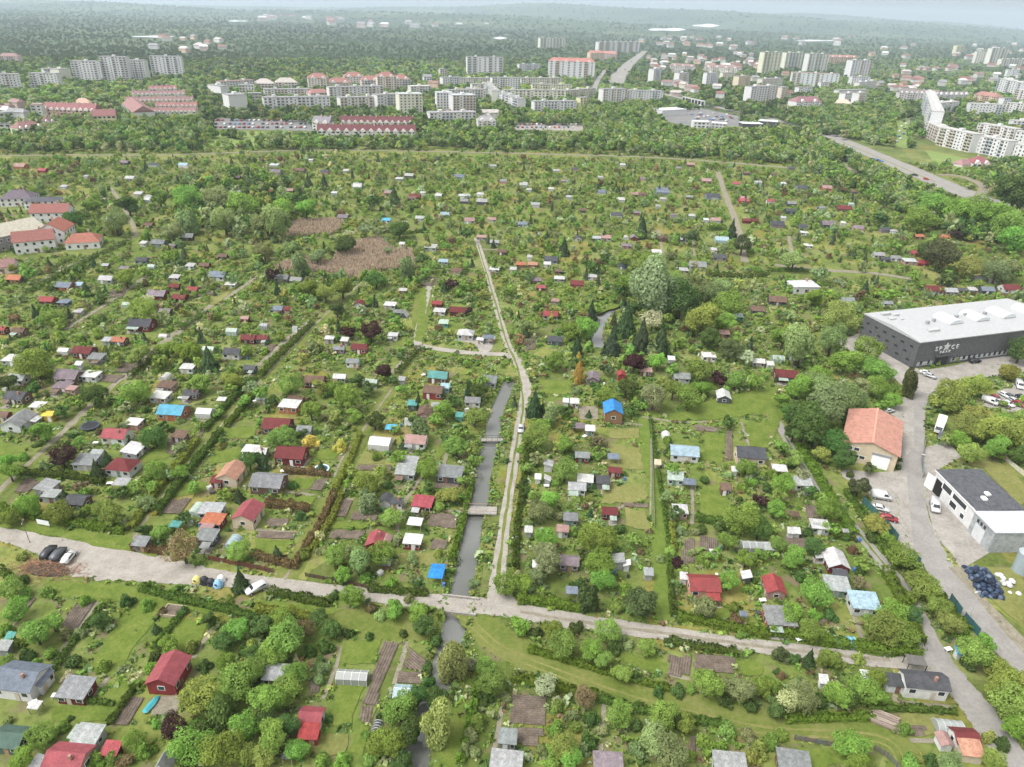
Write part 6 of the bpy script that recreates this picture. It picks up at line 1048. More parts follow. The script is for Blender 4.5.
random.seed(31)
BAR = MB().tube((0, 0, 0), (0, 0, .95), .34, .34, 12).mesh('body'); BARL = MB().tube((0, 0, .951), (0, 0, 1.0), .36, .34, 12).mesh('lid')
CRATE = MB().box(-.6, .6, -.5, .5, 0, .75).mesh('box'); TT = MB().box(-.7, .7, -.45, .45, .68, .74).mesh('table_top'); TL = MB().box(-.04, .04, -.04, .04, 0, .679).mesh('leg')
near = [s for s in SHEDS if s[1] < 235]
for k in range(110):
    sx_, sy_, sr_ = random.choice(near); a = random.uniform(math.pi, 2*math.pi) if random.random() < .75 else random.uniform(0, math.pi); d = sr_+random.uniform(.3, 2.6); x, y = sx_+math.cos(a)*d, sy_+math.sin(a)*d
    if any((x-f[0])**2+(y-f[1])**2 < (f[2]*.8)**2 for f in FOOT[:]): continue
    px, py, _ = proj(x, y)
    if not (4 < px < 1020 and 4 < py < 760) or PROT[int(py), int(px)] >= 2000: continue
    q = random.random()
    if q < .5:
        c, cn = random.choice([((.08, .2, .45), 'blue'), ((.75, .75, .74), 'white'), ((.06, .06, .065), 'black'), ((.12, .3, .2), 'green')])
        ro = root('water_barrel', (x, y, 0), 0, 'barrel', None, 'water barrels', f'{cn} water barrel', px, py); obj('body', BAR, 'plain', ro, c); obj('lid', BARL, 'plain', ro, tuple(v*.8 for v in c))
    elif q < .75:
        c, cn = random.choice([((.3, .22, .14), 'brown'), ((.7, .7, .68), 'white'), ((.1, .1, .1), 'black')]); ro = root('compost_box', (x, y, 0), random.random(), 'box', None, 'garden boxes', f'{cn} garden box', px, py); obj('box', CRATE, 'wood', ro, c)
        obj('lid', MB().box(-.64, .64, -.54, .54, .752, .8), 'wood', ro, tuple(v*.85 for v in c))
    else:
        ro = root('garden_table', (x, y, 0), random.random(), 'table', None, 'garden tables', 'white garden table', px, py); obj('table_top', TT, 'plain', ro, (.78, .78, .77))
        for a_ in (-.6, .6):
            for b_ in (-.36, .36): obj('leg', TL, 'plain', ro, (.7, .7, .7), (a_, b_, 0))
    FOOT.append((x, y, .8))
# ------------------------------------------------------------------ town beyond the gardens
CREAM, WHT, PALE, GREYB, YEL, PINK, PEACH = (.56, .53, .45), (.58, .58, .57), (.5, .5, .48), (.36, .36, .36), (.56, .49, .31), (.5, .4, .37), (.54, .41, .31)
REDR, DKR, GRR, PKR = (.27, .13, .11), (.16, .05, .05), (.3, .3, .3), (.31, .2, .185)
def block(x1, y1, x2, y2, top, dep, wc, rc=GRR, kind='flat', desc='apartment block', label=None, wins=True, cat='apartment block', name='apartment_block', sink=1.0, gables=0):
    a, b_ = at(x1, y1+sink*.6), at(x2, y2+sink*.6); d = b_-a; L = d.length; ang = math.atan2(d.y, d.x); ym = (y1+y2)/2; xm = (x1+x2)/2
    m_ = (a+b_)/2; dm = proj(m_.x, m_.y)[2]; h = max(3.0, (ym+sink*.6-top)*dm/FOC*1.01); ro = root(name, (m_.x, m_.y, 0), ang, cat, label, cat+'s' if cat != 'house' else 'houses', desc, xm, (ym+top)/2)
    x = L/2
    j = random.uniform(.93, 1.07); wc = tuple(min(.6, c*j*(.95 if max(wc) > .6 else 1.08)) for c in wc)
    if kind == 'flat':
        obj('wall', MB().box(-x, x, 0, dep, -1, h), 'wall', ro, wc)
        r_ = obj('roof', MB().box(-x-.25, x+.25, -.25, dep+.25, h+.005, h+.5), 'felt', ro, rc)
        if L > 18 and h > 10:
            for k in range(max(1, int(L/24))): obj('roof_hut', MB().box(-2, 2, dep*.3, dep*.65, h+.505, h+2.6), 'wall', r_, wc, (-x+L*(k+.5)/max(1, int(L/24)), 0, 0))
    else:
        rh = min(6, dep*.38); hw = max(2.4, h-rh); obj('wall', MB().box(-x, x, 0, dep, -1, hw), 'wall', ro, wc)
        e = max(.3, x-dep*.45) if kind == 'hip' else x+.3; z = hw-.02
        r_ = obj('roof', MB().add([(-x-.4, -.5, z), (x+.4, -.5, z), (x+.4, dep+.5, z), (-x-.4, dep+.5, z), (-e, dep/2, hw+rh), (e, dep/2, hw+rh)], [(0, 1, 5, 4), (1, 2, 5), (2, 3, 4, 5), (3, 0, 4), (3, 2, 1, 0)]), 'tile', ro, rc)
        for k in range(gables):                 # dormers or front gables
            gx = -x+L*(k+.5)/gables; w = min(3.4, L/gables*random.uniform(.26, .36))
            obj('dormer', MB().prism([(-w, 0), (w, 0), (w, 1.2), (0, 1.2+w*.8), (-w, 1.2)], -.55, dep*.35), 'wall', ro, (.7, .68, .66), (gx, 0, hw-.9)); obj('chimney', MB().box(-.6, .6, -.5, .5, 0, 2.4), 'wall', r_, (.55, .42, .38), (gx+L/gables*.4, dep*random.uniform(.4, .6), hw+rh*.75))
        h = hw
    if wins and h > 3.2:
        nf = max(1, round(h/3.0)); nc = max(2, round(L/4.2))
        while nf*nc > 84: nc -= 1
        sc = L/nc; kinds = [random.choice((.34, .42, .62, .62)) for _ in range(nc)]; sh_ = random.uniform(.42, .5)
        bcol = random.choice([wc, tuple(c*.82 for c in wc), (.5, .42, .34), (.42, .45, .48), (.52, .47, .36)])
        for k in range(nc):
            if kinds[k] > .6 and nf > 2 and not (k % 5 == 2 and nc > 6):
                b = MB()
                for f_ in range(nf): z_ = h*(f_+.06)/nf; b.box(-sc*.36, sc*.36, -1.15, -.02, z_, z_+.15).box(-sc*.36, sc*.36, -1.2, -1.1, z_+.16, z_+1.05)
                b.box(-sc*.36, -sc*.33, -1.08, -.02, .3, h-.3); obj('balconies', b, 'plain', ro, bcol, (-x+sc*(k+.5), 0, 0))
        for k in range(nc):
            stair = k % 5 == 2 and nc > 6
            for f_ in range(nf-(1 if stair else 0)):
                obj('window', WIN, 'farglass', ro, None, (-x+sc*(k+.5), -.03, h*(f_+.54+(.5 if stair else 0))/nf), 0, (sc*(kinds[k] if not stair else .25), 1, h/nf*sh_))
    pr = [proj(m_.x+math.cos(ang)*q*x-math.sin(ang)*w_*dep, m_.y+math.sin(ang)*q*x+math.cos(ang)*w_*dep, zz) for q in (-1, 1) for w_ in (0, 1) for zz in (0, h)]
    ya, yb = min(c[1] for c in pr), max(c[1] for c in pr); protect_box(min(c[0] for c in pr), max(c[0] for c in pr), ya, ya+(yb-ya)*.55, max(y1, y2)+.5); return ro
T = block
# tower slabs upper left
for q, lab in (((-6, 91.5, 23, 91, 76), 'white tower slab cut by the left edge'), ((32.5, 89, 60, 89.5, 75), 'white tower slab second from the left edge'), ((75, 83, 104, 83.5, 63.5), 'tall white slab left of the tallest white slabs'),
               ((105, 83, 131, 83.5, 59.5), 'tallest white slab in the middle of the left tower row'), ((132, 82, 147.5, 82.5, 62.5), 'narrow white slab joined to the tallest slab'), ((153, 77, 184, 77.5, 58.5), 'white tower slab rightmost of the left tower row')):
    T(*q, 13, WHT, GRR, label=lab)
T(62, 84, 73.5, 83, 70.5, 16, CREAM, label='cream block end showing behind the second white slab', wins=False); T(46, 80, 62, 79.5, 70, 12, PALE, label='pale block behind the second white slab')
T(0, 61, 19, 61.5, 54, 14, PINK, PKR, 'hip', label='pink block with pinkish roof at the far left edge'); T(30, 89, 34, 89, 86, 10, PALE, label='low pale annex between the two left slabs')
T(44, 114.5, 96, 116, 104.5, 15, (.5, .3, .28), (.30, .13, .13), 'gable', gables=9, label='long terraced row with bright red roof at the left', name='terraced_row', cat='terraced row'); T(72, 106, 92, 106, 100, 16, PEACH, (.62, .4, .32), 'hip', label='block with a peach domed roof behind the red row')
T(94, 122.5, 117, 122, 111, 14, (.7, .62, .42), (.28, .13, .125), 'gable', label='cream ended block at the right of the red row'); T(20, 136, 45, 133, 122.5, 12, (.74, .65, .5), (.3, .16, .15), 'hip', gables=4, label='cream villa row with dark pink roofs below the red row')
T(45, 124.5, 62, 123, 117, 11, CREAM, (.22, .13, .13), 'hip', gables=3, label='cream row with dark roof right of the cream villas'); T(-5, 131.5, 12, 131, 124.5, 12, WHT, (.2, .2, .2), 'flat', label='low white block at the left edge before the wood'); T(-4, 121, 15, 119, 113.5, 12, PALE, GRR, label='grey roofed block at the left edge'); T(33, 117, 44, 117, 106, 10, PALE, PKR, label='pale narrow block left of the red row')
for i, (x1, x2, yb, tp_) in enumerate(((150, 178, 93.5, 86.5), (132, 186, 98.5, 91.5), (126, 194, 104.5, 97.5), (128, 198, 110.5, 103), (136, 197, 117.5, 108.5))):
    T(x1, yb, x2, yb-.6, tp_, 9.5, (.6, .53, .5), random.choice([(.30, .17, .16), (.33, .16, .15), (.28, .17, .165)]), 'gable', gables=max(6, int((x2-x1)/4.2)), label=('uppermost', 'second', 'third', 'fourth', 'lowest')[i]+' row of the pink roofed terraces', name='terraced_row', cat='terraced row')
T(124, 112, 135, 122, 103, 20, (.72, .68, .62), (.31, .17, .16), 'gable', label='white corner block at the left of the pink terraces'); 
T(209, 95, 222, 97, 86.5, 12, WHT, label='white block beside the dark poplars', wins=False); T(222, 92, 256, 90, 82, 12, PALE, PKR, label='flat pale block behind the white end block'); T(231, 114, 249, 113, 96.5, 20, WHT, GRR, label='white windowless block end beside the car park', wins=False)
T(240, 95, 255, 95, 86, 12, (.7, .66, .64), label='pale block above the white windowless end'); T(249, 101, 262, 101, 94, 10, GREYB, label='grey low block left of the long white block')
T(265, 112, 331, 110.5, 98.5, 12, (.74, .73, .68), label='long white block behind a row of clipped trees'); T(265, 97.5, 311, 97, 90, 11, (.7, .69, .65), label='pale long block behind the long white block'); T(311, 99, 330, 98, 90, 12, (.6, .45, .42), (.42, .22, .2), 'hip', label='pink roofed block right of the pale long block')
T(255, 90, 275, 90, 80, 20, (.68, .62, .56), (.5, .45, .42), 'hip', label='low house with pale roof left of the red roofs'); T(276, 89, 298, 89, 79, 18, (.62, .58, .53), (.48, .44, .4), 'hip', label='grey house with pale roof next to the red roofs')
for i, (x1, x2, yb, tp_) in enumerate(((309, 330, 90, 75), (328, 352, 88, 79), (345, 365, 86, 73.5), (362, 380, 89, 77), (378, 397, 92, 74), (394, 411, 90, 76))):
    T(x1, yb, x2, yb, tp_, 20, (.7, .58, .52), (.33, .16, .135), 'hip', gables=2, label=('leftmost', 'second', 'third', 'fourth', 'fifth', 'rightmost')[i]+' of the tall red roofed houses behind the long blocks', name='tenement_house')
T(330, 101, 384, 99.5, 88, 12, (.72, .7, .67), label='long white block under the red roofs'); T(341, 112, 380, 110.5, 98.5, 12, (.7, .67, .6), label='cream block above the dark red townhouses'); T(378, 111.5, 400, 110, 96, 12, (.6, .6, .56), label='grey cream block left of the yellow tower')
T(400, 116.5, 423, 116, 96, 17, (.74, .69, .55), (.5, .52, .54), label='pale yellow tower block above the townhouses'); T(437, 111.5, 453, 111.5, 94.5, 15, (.72, .72, .7), (.5, .52, .54), label='white tower block left of the two white towers'); T(453, 116, 476, 115.5, 97, 17, (.74, .74, .71), (.5, .52, .54), label='white tower block right of the two white towers')
T(411, 95, 431, 94.5, 87, 12, (.68, .6, .56), (.6, .58, .56), label='pinkish white block above the yellow tower'); T(424, 82, 432, 82, 75, 10, WHT, GRR, 'gable', label='small white gabled church among trees')
for i, (x1, x2, yb, tp_) in enumerate(((340, 414, 125.5, 117.5), (318, 416, 137.5, 126))):
    T(x1, yb, x2, yb+.5, tp_, 13, (.7, .64, .62), (.16, .055, .06), 'gable', gables=12, label=('upper', 'lower')[i]+' row of townhouses with dark red roofs', name='terraced_row', cat='terraced row')
T(313, 133, 330, 134, 118, 13, (.6, .56, .56), (.26, .24, .26), 'gable', gables=2, label='grey gabled house left of the dark red townhouses')
T(430, 124.5, 476, 123.5, 113.5, 13, (.62, .6, .58), (.36, .35, .36), gables=0, label='low grey terraces below the white towers'); T(478, 131, 496, 131, 117, 12, (.66, .64, .62), (.34, .33, .34), 'hip', gables=2, label='pale house group right of the white towers')
T(467, 75, 503, 75.5, 59, 13, (.74, .73, .7), label='tall white block standing alone before the forest'); T(443, 87.5, 461, 87, 78.5, 11, (.72, .7, .68), label='white block left of the cream estate'); T(461, 85, 497, 85, 79, 11, (.68, .63, .56), label='cream block at the top of the estate')
T(449, 103, 486, 102, 91, 11, (.7, .67, .6), label='cream block behind the white towers'); T(472, 93, 497, 93, 85, 11, (.72, .68, .58), label='cream block in the middle of the estate'); T(484, 94, 492, 104, 88, 11, (.7, .68, .6), label='cream block turned end on in the estate')
T(490, 101, 517, 111, 95.5, 11, (.72, .71, .67), label='slanting white block at the right of the estate'); T(440, 77, 447, 77, 70, 10, PALE, label='small pale block above the estate')
T(548, 77, 594, 78.5, 60, 18, (.76, .75, .74), (.45, .2, .17), 'hip', gables=4, label='big white hospital like building with red roof', cat='public building', name='public_building'); T(519, 70, 540, 70, 65, 12, WHT, label='low white building left of the red roofed one')
T(540, 47, 565, 47, 39, 14, (.66, .62, .52), label='cream block alone before the far wood'); T(598, 52, 639, 51.5, 43, 14, (.7, .68, .67), label='long white block at the top of the wide road'); T(590, 60, 604, 60, 51.5, 16, PEACH, (.5, .25, .19), 'hip', label='orange roofed house left of the wide road'); T(602, 58, 617, 58.5, 52, 16, PINK, (.5, .24, .2), 'hip', label='orange roofed house nearest the wide road')
T(492, 91, 520, 91, 79, 11, (.7, .66, .58), label='upper cream block beside the estate'); T(521, 86, 562, 85.5, 79, 11, (.68, .64, .56), label='long low cream block above the yellow block'); T(532, 92.5, 571, 93, 85.5, 11, (.74, .67, .46), label='long pale yellow block'); T(503, 102, 564, 102.5, 91.5, 11, (.74, .69, .54), label='long cream block with pale roof')
T(565, 100, 595, 97, 90.5, 11, (.7, .64, .54), label='cream block right of the long cream block'); T(580, 107, 588, 106.5, 98.5, 9, (.76, .66, .4), label='small yellow block end by the trees'); T(534, 114, 576, 113.5, 102.5, 11, (.74, .74, .72), label='long white block before the cream ones')
T(602, 105.5, 626, 105, 90.5, 12, (.72, .71, .69), label='white block behind a row of poplars'); T(626, 103, 662, 103.5, 92, 12, (.74, .73, .71), label='wide white block right of the poplars')
for q, lab in (((652.5, 84, 660, 83.5, 70.5), 'white block end left of three in the trees'), ((678, 84.5, 688, 84, 74), 'white block end in the middle of the trees'), ((705, 87, 717, 87, 74.5), 'pinkish white block end right of three in the trees')): T(*q, 12, (.74, .71, .69), label=lab)
T(670, 70, 695, 71, 64.5, 11, (.68, .62, .58), PKR, 'hip', gables=3, label='pale row of houses above the white block ends'); T(703, 73, 738, 75, 66, 11, (.66, .58, .52), PKR, 'hip', gables=4, label='pinkish row of houses left of the cream towers'); T(722, 80, 734, 80, 73.5, 11, CREAM, label='cream house below the pinkish row')
T(761, 72.5, 779, 72.5, 54.5, 16, (.74, .63, .48), label='peach tower leftmost of three cream towers'); T(783.5, 69, 802.5, 69, 54.5, 16, (.74, .69, .52), label='cream tower in the middle of three'); T(806, 71.5, 826, 71.5, 55.8, 16, (.75, .71, .58), label='cream tower rightmost of three'); T(849, 77.5, 869, 77.5, 62.3, 18, (.76, .76, .75), label='white tower right of the cream towers')
T(850, 87.5, 868, 88, 78, 14, (.68, .66, .62), label='pale block at the foot of the white tower'); T(790, 85, 837, 87, 74.5, 12, (.5, .53, .58), (.5, .38, .34), label='long grey blue block below the cream towers'); T(737, 88.5, 749, 88, 77.5, 12, (.72, .56, .42), label='peach block left of the grey blue block')
T(749, 104.5, 775, 103, 88, 13, (.76, .75, .73), label='white block with stepped end near the station'); T(761, 87, 782, 86, 79.5, 11, (.66, .63, .58), label='pale block above the stepped white block'); T(779.5, 100.5, 786, 100, 88.5, 12, (.7, .58, .5), label='narrow pinkish block end near the red roofed villa')
T(798, 93, 812, 93, 88, 11, WHT, label='low white block left of the villa'); T(820, 88.5, 829, 88.5, 83, 9, WHT, label='white cube block under the grey blue block'); T(795, 109.5, 820, 109, 98, 17, (.74, .73, .72), (.3, .15, .17), 'hip', gables=2, label='white villa with a dark red roof in trees', cat='house', name='detached_house')
T(843, 105, 855, 104.5, 94.5, 11, WHT, label='white block left of two near the right wood'); T(856, 107.5, 864, 107, 94.5, 11, WHT, label='white block end right of two near the wood'); T(834, 105, 851, 106, 100, 14, CREAM, (.6, .5, .4), 'hip', label='cream roofed low hall near the right wood'); T(838, 96, 868, 95, 90.5, 11, (.68, .66, .63), label='pale row below the white tower')
T(828, 63, 856, 63.5, 56, 13, PEACH, (.45, .22, .19), 'hip', gables=4, label='red roofed row right of the cream towers')
# curved estate at the right
EST = [((920, 110, 925, 136, 103), 12, 'left wing of the curved white estate'), ((922, 135, 937, 143, 126), 12, 'corner of the curved white estate'), ((936, 144.5, 968, 152, 132), 12, 'front block of the curved estate nearest the corner'), ((968.5, 150.5, 1003, 158, 139), 12, 'second front block of the curved white estate'),
       ((1004, 156.5, 1034, 163, 146.5), 12, 'front block of the estate cut by the right edge'), ((928, 113.5, 957, 110.5, 103.5), 11, 'back wing of the curved white estate'), ((968, 113, 1003, 114.5, 105), 11, 'long white block behind the estate court'), ((1004, 113, 1030, 115, 104.5), 11, 'white block behind the court at the right edge'),
       ((974, 136, 1011, 142.5, 127), 11, 'white block inside the estate court'), ((1012, 144, 1030, 146, 133), 11, 'white block in the court at the right edge'), ((1010, 131, 1030, 132, 122), 11, 'pale block in the court at the right edge'), ((994, 93, 1016, 99, 82), 12, 'slanting white block above the estate'), ((1012, 101, 1032, 104, 91.5), 12, 'white block above the estate at the right edge')]
for q, d, lab in EST: T(*q, d, (.74, .72, .67), (.5, .49, .47), label=lab)
T(897, 102, 937, 103.5, 91, 12, (.5, .47, .46), (.26, .22, .22), 'gable', gables=8, label='brownish grey row with steep gables above the estate', name='terraced_row', cat='terraced row'); T(938, 99, 968, 99, 92.5, 11, (.55, .52, .5), (.26, .24, .25), 'gable', gables=6, label='grey row with white gables right of the brownish row', name='terraced_row', cat='terraced row'); T(972, 101, 994, 104, 93, 14, PEACH, (.38, .2, .17), 'hip', label='brown red roofed house above the estate', cat='house', name='detached_house')
T(972, 167, 990, 167.5, 158, 13, (.7, .6, .58), (.3, .11, .12), 'hip', gables=2, label='house with dark red roof below the curved estate', cat='house', name='detached_house'); T(962, 167, 973, 166, 161.5, 10, (.6, .5, .5), (.36, .2, .2), 'hip', label='small pinkish house left of the dark red roof', cat='house', name='detached_house')
T(974, 62.5, 990, 63, 53, 16, (.74, .71, .58), label='left cream block of the far right cluster'); T(988, 63.5, 1004, 63.5, 50, 16, (.74, .72, .6), label='right cream block of the far right cluster'); T(955, 53, 963, 53, 46.5, 16, (.74, .62, .42), label='far yellow tower right of the middle'); T(1000, 66, 1030, 66, 60, 14, (.66, .6, .54), label='far pale block at the right edge')
T(858, 90, 875, 88, 82.5, 10, (.7, .68, .64), label='pale block right of the white tower foot'); T(1006, 76, 1018, 76.5, 70.5, 14, (.74, .68, .64), label='far pinkish white block near the right edge'); T(1002, 106, 1010, 106, 99, 10, (.72, .7, .66), label='small white block end above the estate')
# station buildings
T(742, 130, 762, 130.5, 124.5, 14, (.07, .07, .075), (.72, .74, .76), label='dark station hall with a white roof, left one', wins=False, cat='station hall', name='station_hall'); T(757, 127.5, 776, 129, 122, 14, (.07, .07, .075), (.72, .74, .76), label='dark station hall with a white roof, right one', wins=False, cat='station hall', name='station_hall')
T(662, 116, 686, 114.5, 110.5, 22, (.5, .5, .5), (.66, .68, .7), label='low hall with a pale roof left of the forecourt', wins=False, cat='hall', name='market_hall'); T(693, 127.5, 709, 128, 122.5, 12, (.6, .6, .6), (.66, .67, .68), label='low white roofed pavilion on the forecourt', cat='hall', name='market_hall'); T(711, 127.5, 726, 128.5, 124, 12, (.4, .4, .42), (.7, .71, .72), label='low pale pavilion right on the forecourt', cat='hall', name='market_hall')
# retaining arches
a, b_ = at(682, 100.5), at(704, 105.5); d = b_-a; ro = root('arched_wall', (a.x, a.y, 0), math.atan2(d.y, d.x), 'retaining wall', 'low pale wall with a line of dark arches near the forecourt'); obj('wall', MB().box(0, d.length, 0, 1.5, -1, 6), 'wall', ro, (.5, .5, .5))
for k in range(7): obj('arch', MB().box((k+.15)*d.length/7, (k+.85)*d.length/7, -.12, -.02, 0, 4.6), 'rubber', ro)
# roads in the town
strip('town_road', [(800, 127, 11), (772, 119, 11), (738, 112, 11), (704, 104, 11), (684, 99, 11), (660, 93, 11)], 'asphalt', 'pale road passing the station', n=4)
strip('motorway', [(828, 134, 20), (842, 141, 21), (870, 153, 22), (905, 168, 22), (935, 181, 22), (962, 192, 22), (1000, 206, 22)], 'asphalt', 'wide pale dual road descending on the right', n=4)
a = strip('traffic_island', [(842, 142, 1.6), (870, 154, 1.6), (905, 169, 1.6), (935, 182, 1.6)], 'drylawn', 'narrow grassy strip along the middle of the dual road', n=4)
strip('town_road', [(645, 51, 18), (639, 56, 22), (629, 64, 27), (620, 74, 31), (616, 83, 28)], 'asphalt', 'wide pale road climbing through the town', n=5)
strip('town_road', [(605, 70, 9), (598, 80, 9), (594, 90, 9)], 'asphalt', 'narrow pale town road left of the wide one', n=4)
strip('far_path', [(842, 157, 4), (846, 166, 4), (854, 172, 4), (866, 176, 4)], 'path', 'curved pale path below the dual road', n=4)
strip('far_path', [(938, 175, 6), (958, 176, 6), (978, 183, 7), (984, 190, 7), (974, 199, 6)], 'path', 'pale looping road beside the dual road', n=4)
for x, y, w, hh_ in ((667, 29.5, 38, 1.7), (706, 25.5, 28, 1.8), (500, 38, 14, 1.3), (153, 36.5, 44, 1.0), (238, 21, 20, .7), (815, 40.5, 40, .8)):
    V_ = []; F_ = []; nu = 12
    for i in range(nu+1):
        u_ = i/nu; hw_ = hh_*(math.sin(math.pi*u_)**.5*(.75+.25*math.sin(u_*9+x))+.02)
        for k in (-1, -.5, 0, .5, 1):
            q = on_terrain(x+(u_-.5)*w, y+k*hw_); V_.append(tuple(q) if q is not None else None)
    if None in V_: continue
    for i in range(nu):
        for k in range(4): F_.append((i*5+k, (i+1)*5+k, (i+1)*5+k+1, i*5+k+1)[::-1])
    me = bpy.data.meshes.new('lake'); me.from_pydata(V_, [], F_); me.update(); structure(obj('lake', me, 'lake'), 'pale lake showing in the far woods')
    protect_poly([(x-w*.5, y-hh_), (x+w*.5, y-hh_), (x+w*.5, y+hh_+1), (x-w*.5, y+hh_+1)])
for q, lab in (([(840, 112), (905, 104), (915, 150), (862, 142)], 'grass slope between the dual road and the estate'), ([(925, 150), (975, 160), (985, 178), (940, 172)], 'grass below the curved estate'), ([(200, 131), (330, 133), (320, 146), (180, 148)], 'grass strip below the car park'), ([(40, 93), (110, 91), (125, 98), (60, 102)], 'brownish field below the white slabs'), ([(675, 102), (700, 108), (665, 112)], 'dry grass by the arches')):
    patch('meadow', q, 'meadow', lab, protect=False)
# far cars
def far_mesh(kind):
    b = MB(); b.prism([(-2.1, .3), (2.1, .3), (2.1, .85), (1.1, 1.0), (.4, 1.5), (-1.3, 1.5), (-2.1, 1.0)][::-1], -.85, .85); return b.mesh('parked_car')
FC = far_mesh('car')
def far_car(px, py, ang, desc):
    c = random.choice([(wht, 'white'), (wht, 'white'), (slv, 'silver'), (dgy, 'dark grey'), (blk, 'black'), (red, 'red'), ((.1, .18, .35), 'blue')]); p = at(px, py)
    o = obj('parked_car', FC, 'paint', None, c[0], (p.x, p.y, LEVEL[0]), ang, (1.1, 1.1, 1.1)); tag(o, 'car', None, 'cars in the town', f'{c[1]} car {desc}', px, py)
for x1, x2, y, n_ in ((218, 310, 121, 20), (216, 310, 124.5, 20), (216, 310, 128, 20), (520, 580, 125, 14), (518, 582, 128, 14)):
    for k in range(n_):
        if random.random() < .85: far_car(x1+(x2-x1)*k/n_, y, random.uniform(1.3, 1.7), 'in the lot')
for k in range(9): far_car(904-k*.9+(k % 2)*3.5, 122+k*2.5, .4, 'on the estate car park')
for x, y in ((848, 148.5), (851, 149.5), (876, 160.5), (879, 161.5), (881, 162), (915, 176), (926, 180), (700, 106), (716, 110), (631, 62), (625, 70), (620, 78)): far_car(x, y, rad(-70), 'driving on the town road')
for k in range(26): far_car(random.uniform(690, 735), random.uniform(113, 122), random.uniform(0, 3), 'on the forecourt')
# small far houses
HW = MB().box(-.5, .5, -.5, .5, 0, 1).mesh('wall'); HR = MB().add([(-.55, -.56, 0), (.55, -.56, 0), (.55, .56, 0), (-.55, .56, 0), (-.4, 0, 1), (.4, 0, 1)], [(0, 1, 5, 4), (1, 2, 5), (2, 3, 4, 5), (3, 0, 4), (3, 2, 1, 0)]).mesh('roof')
def far_house(px, py, s):
    p = at(px, py, 0); wc = random.choice([WHT, CREAM, PALE, PINK, PEACH]); rn, rc = random.choice([('red', REDR), ('brown', (.3, .18, .15)), ('grey', (.3, .3, .31)), ('white', (.66, .66, .66)), ('pale', (.5, .46, .43)), ('pinkish', PKR)])
    L, D_, h = s*random.uniform(11, 22), s*random.uniform(9, 12), s*random.uniform(5, 8); rz = random.uniform(-.6, .6)
    ro = root('town_house', (p.x, p.y, 0), rz, 'town house', None, 'far houses of the town', f'{rn} roofed far house', px, py)
    obj('wall', HW, 'wall', ro, wc, (0, 0, 0), 0, (L, D_, h)); obj('roof', HR, 'tile', ro, rc, (0, 0, h+.01), 0, (L, D_, s*3.4))
    r_ = L/2/mpp(px, py); protect_box(px-r_, px+r_, py-h*.8/mpp(px, py)-.5, py+.4, py+.6)
random.seed(21)
for x0, x1, y0, y1, n_, s in ((645, 760, 53, 70, 46, 1.0), (640, 760, 38, 50, 22, 1.5), (870, 1024, 66, 88, 26, 1.1), (870, 1024, 42, 60, 22, 1.5), (780, 850, 38, 46, 8, 2.0), (140, 225, 38, 53, 12, 1.3), (256, 340, 12, 22, 26, 3.2), (330, 500, 13, 28, 34, 3.0), (660, 790, 66, 98, 20, .95), (860, 920, 76, 92, 12, .95), (0, 60, 108, 122, 7, .9), (425, 500, 84, 122, 10, .9)):
    for k in range(n_): far_house(random.uniform(x0, x1), random.uniform(y0, y1), s)
# ------------------------------------------------------------------ planting: individuals
random.seed(5)
HAND = []; EXTRA = []
for t in PLANTS:
    for s in PLANTS[t].split(';'):
        q = s.split(); X_, Y_, R_ = float(q[0]), float(q[1]), float(q[2])
        if R_ < 5: continue
        px, py = tp(t, X_, Y_); r_m = R_/Z*mpp(px, py); k = 'conifer' if q[3] in 'cClKD' else ('shrub' if q[3] == 'f' or r_m < 2.15 else 'tree')
        HAND.append((px, py, R_/Z, q[3], k))
rank = sorted([h for h in HAND if h[4] == 'tree'], key=lambda h: -h[2]); keep = set(rank[:300])
for h in HAND:
    if h[4] == 'tree' and h not in keep:      # past 300: the smaller far ones join the mass of garden trees
        r = h[2]*mpp(h[0], h[1]); p = at(h[0], h[1], r*1.1); c = FOL[h[3]][0]
        EXTRA.append(('m', p.x, p.y, r*1.0, r, r*.95, tuple(v*random.uniform(.9, 1.1) for v in c)))
    else: plant(h[0], h[1], h[2], h[3], True, h[4] if h[4] != 'conifer' else None)
print('hand plants', COUNT)
random.seed(9); tries = 0; FP = np.array(FOOT)
def foot_ok(p, r): return bool((np.hypot(FP[:, 0]-p.x, FP[:, 1]-p.y) > FP[:, 2]*.9+r*.5).all())
while COUNT['shrub'] < 292 and tries < 40000:
    tries += 1; px, py = random.uniform(0, 1023), 395+372*random.random()**.8
    r = random.uniform(1.0, 2.0)/mpp(px, py)
    if clear_frac(px, py, r*.9, py+r) > .05: continue
    p = at(px, py)
    if not foot_ok(p, 1.2): continue
    plant(px, py, r, random.choice('bbbddyyoorwbdd'), False, 'shrub'); FP = np.array(FOOT)
print('plants', COUNT, tries)
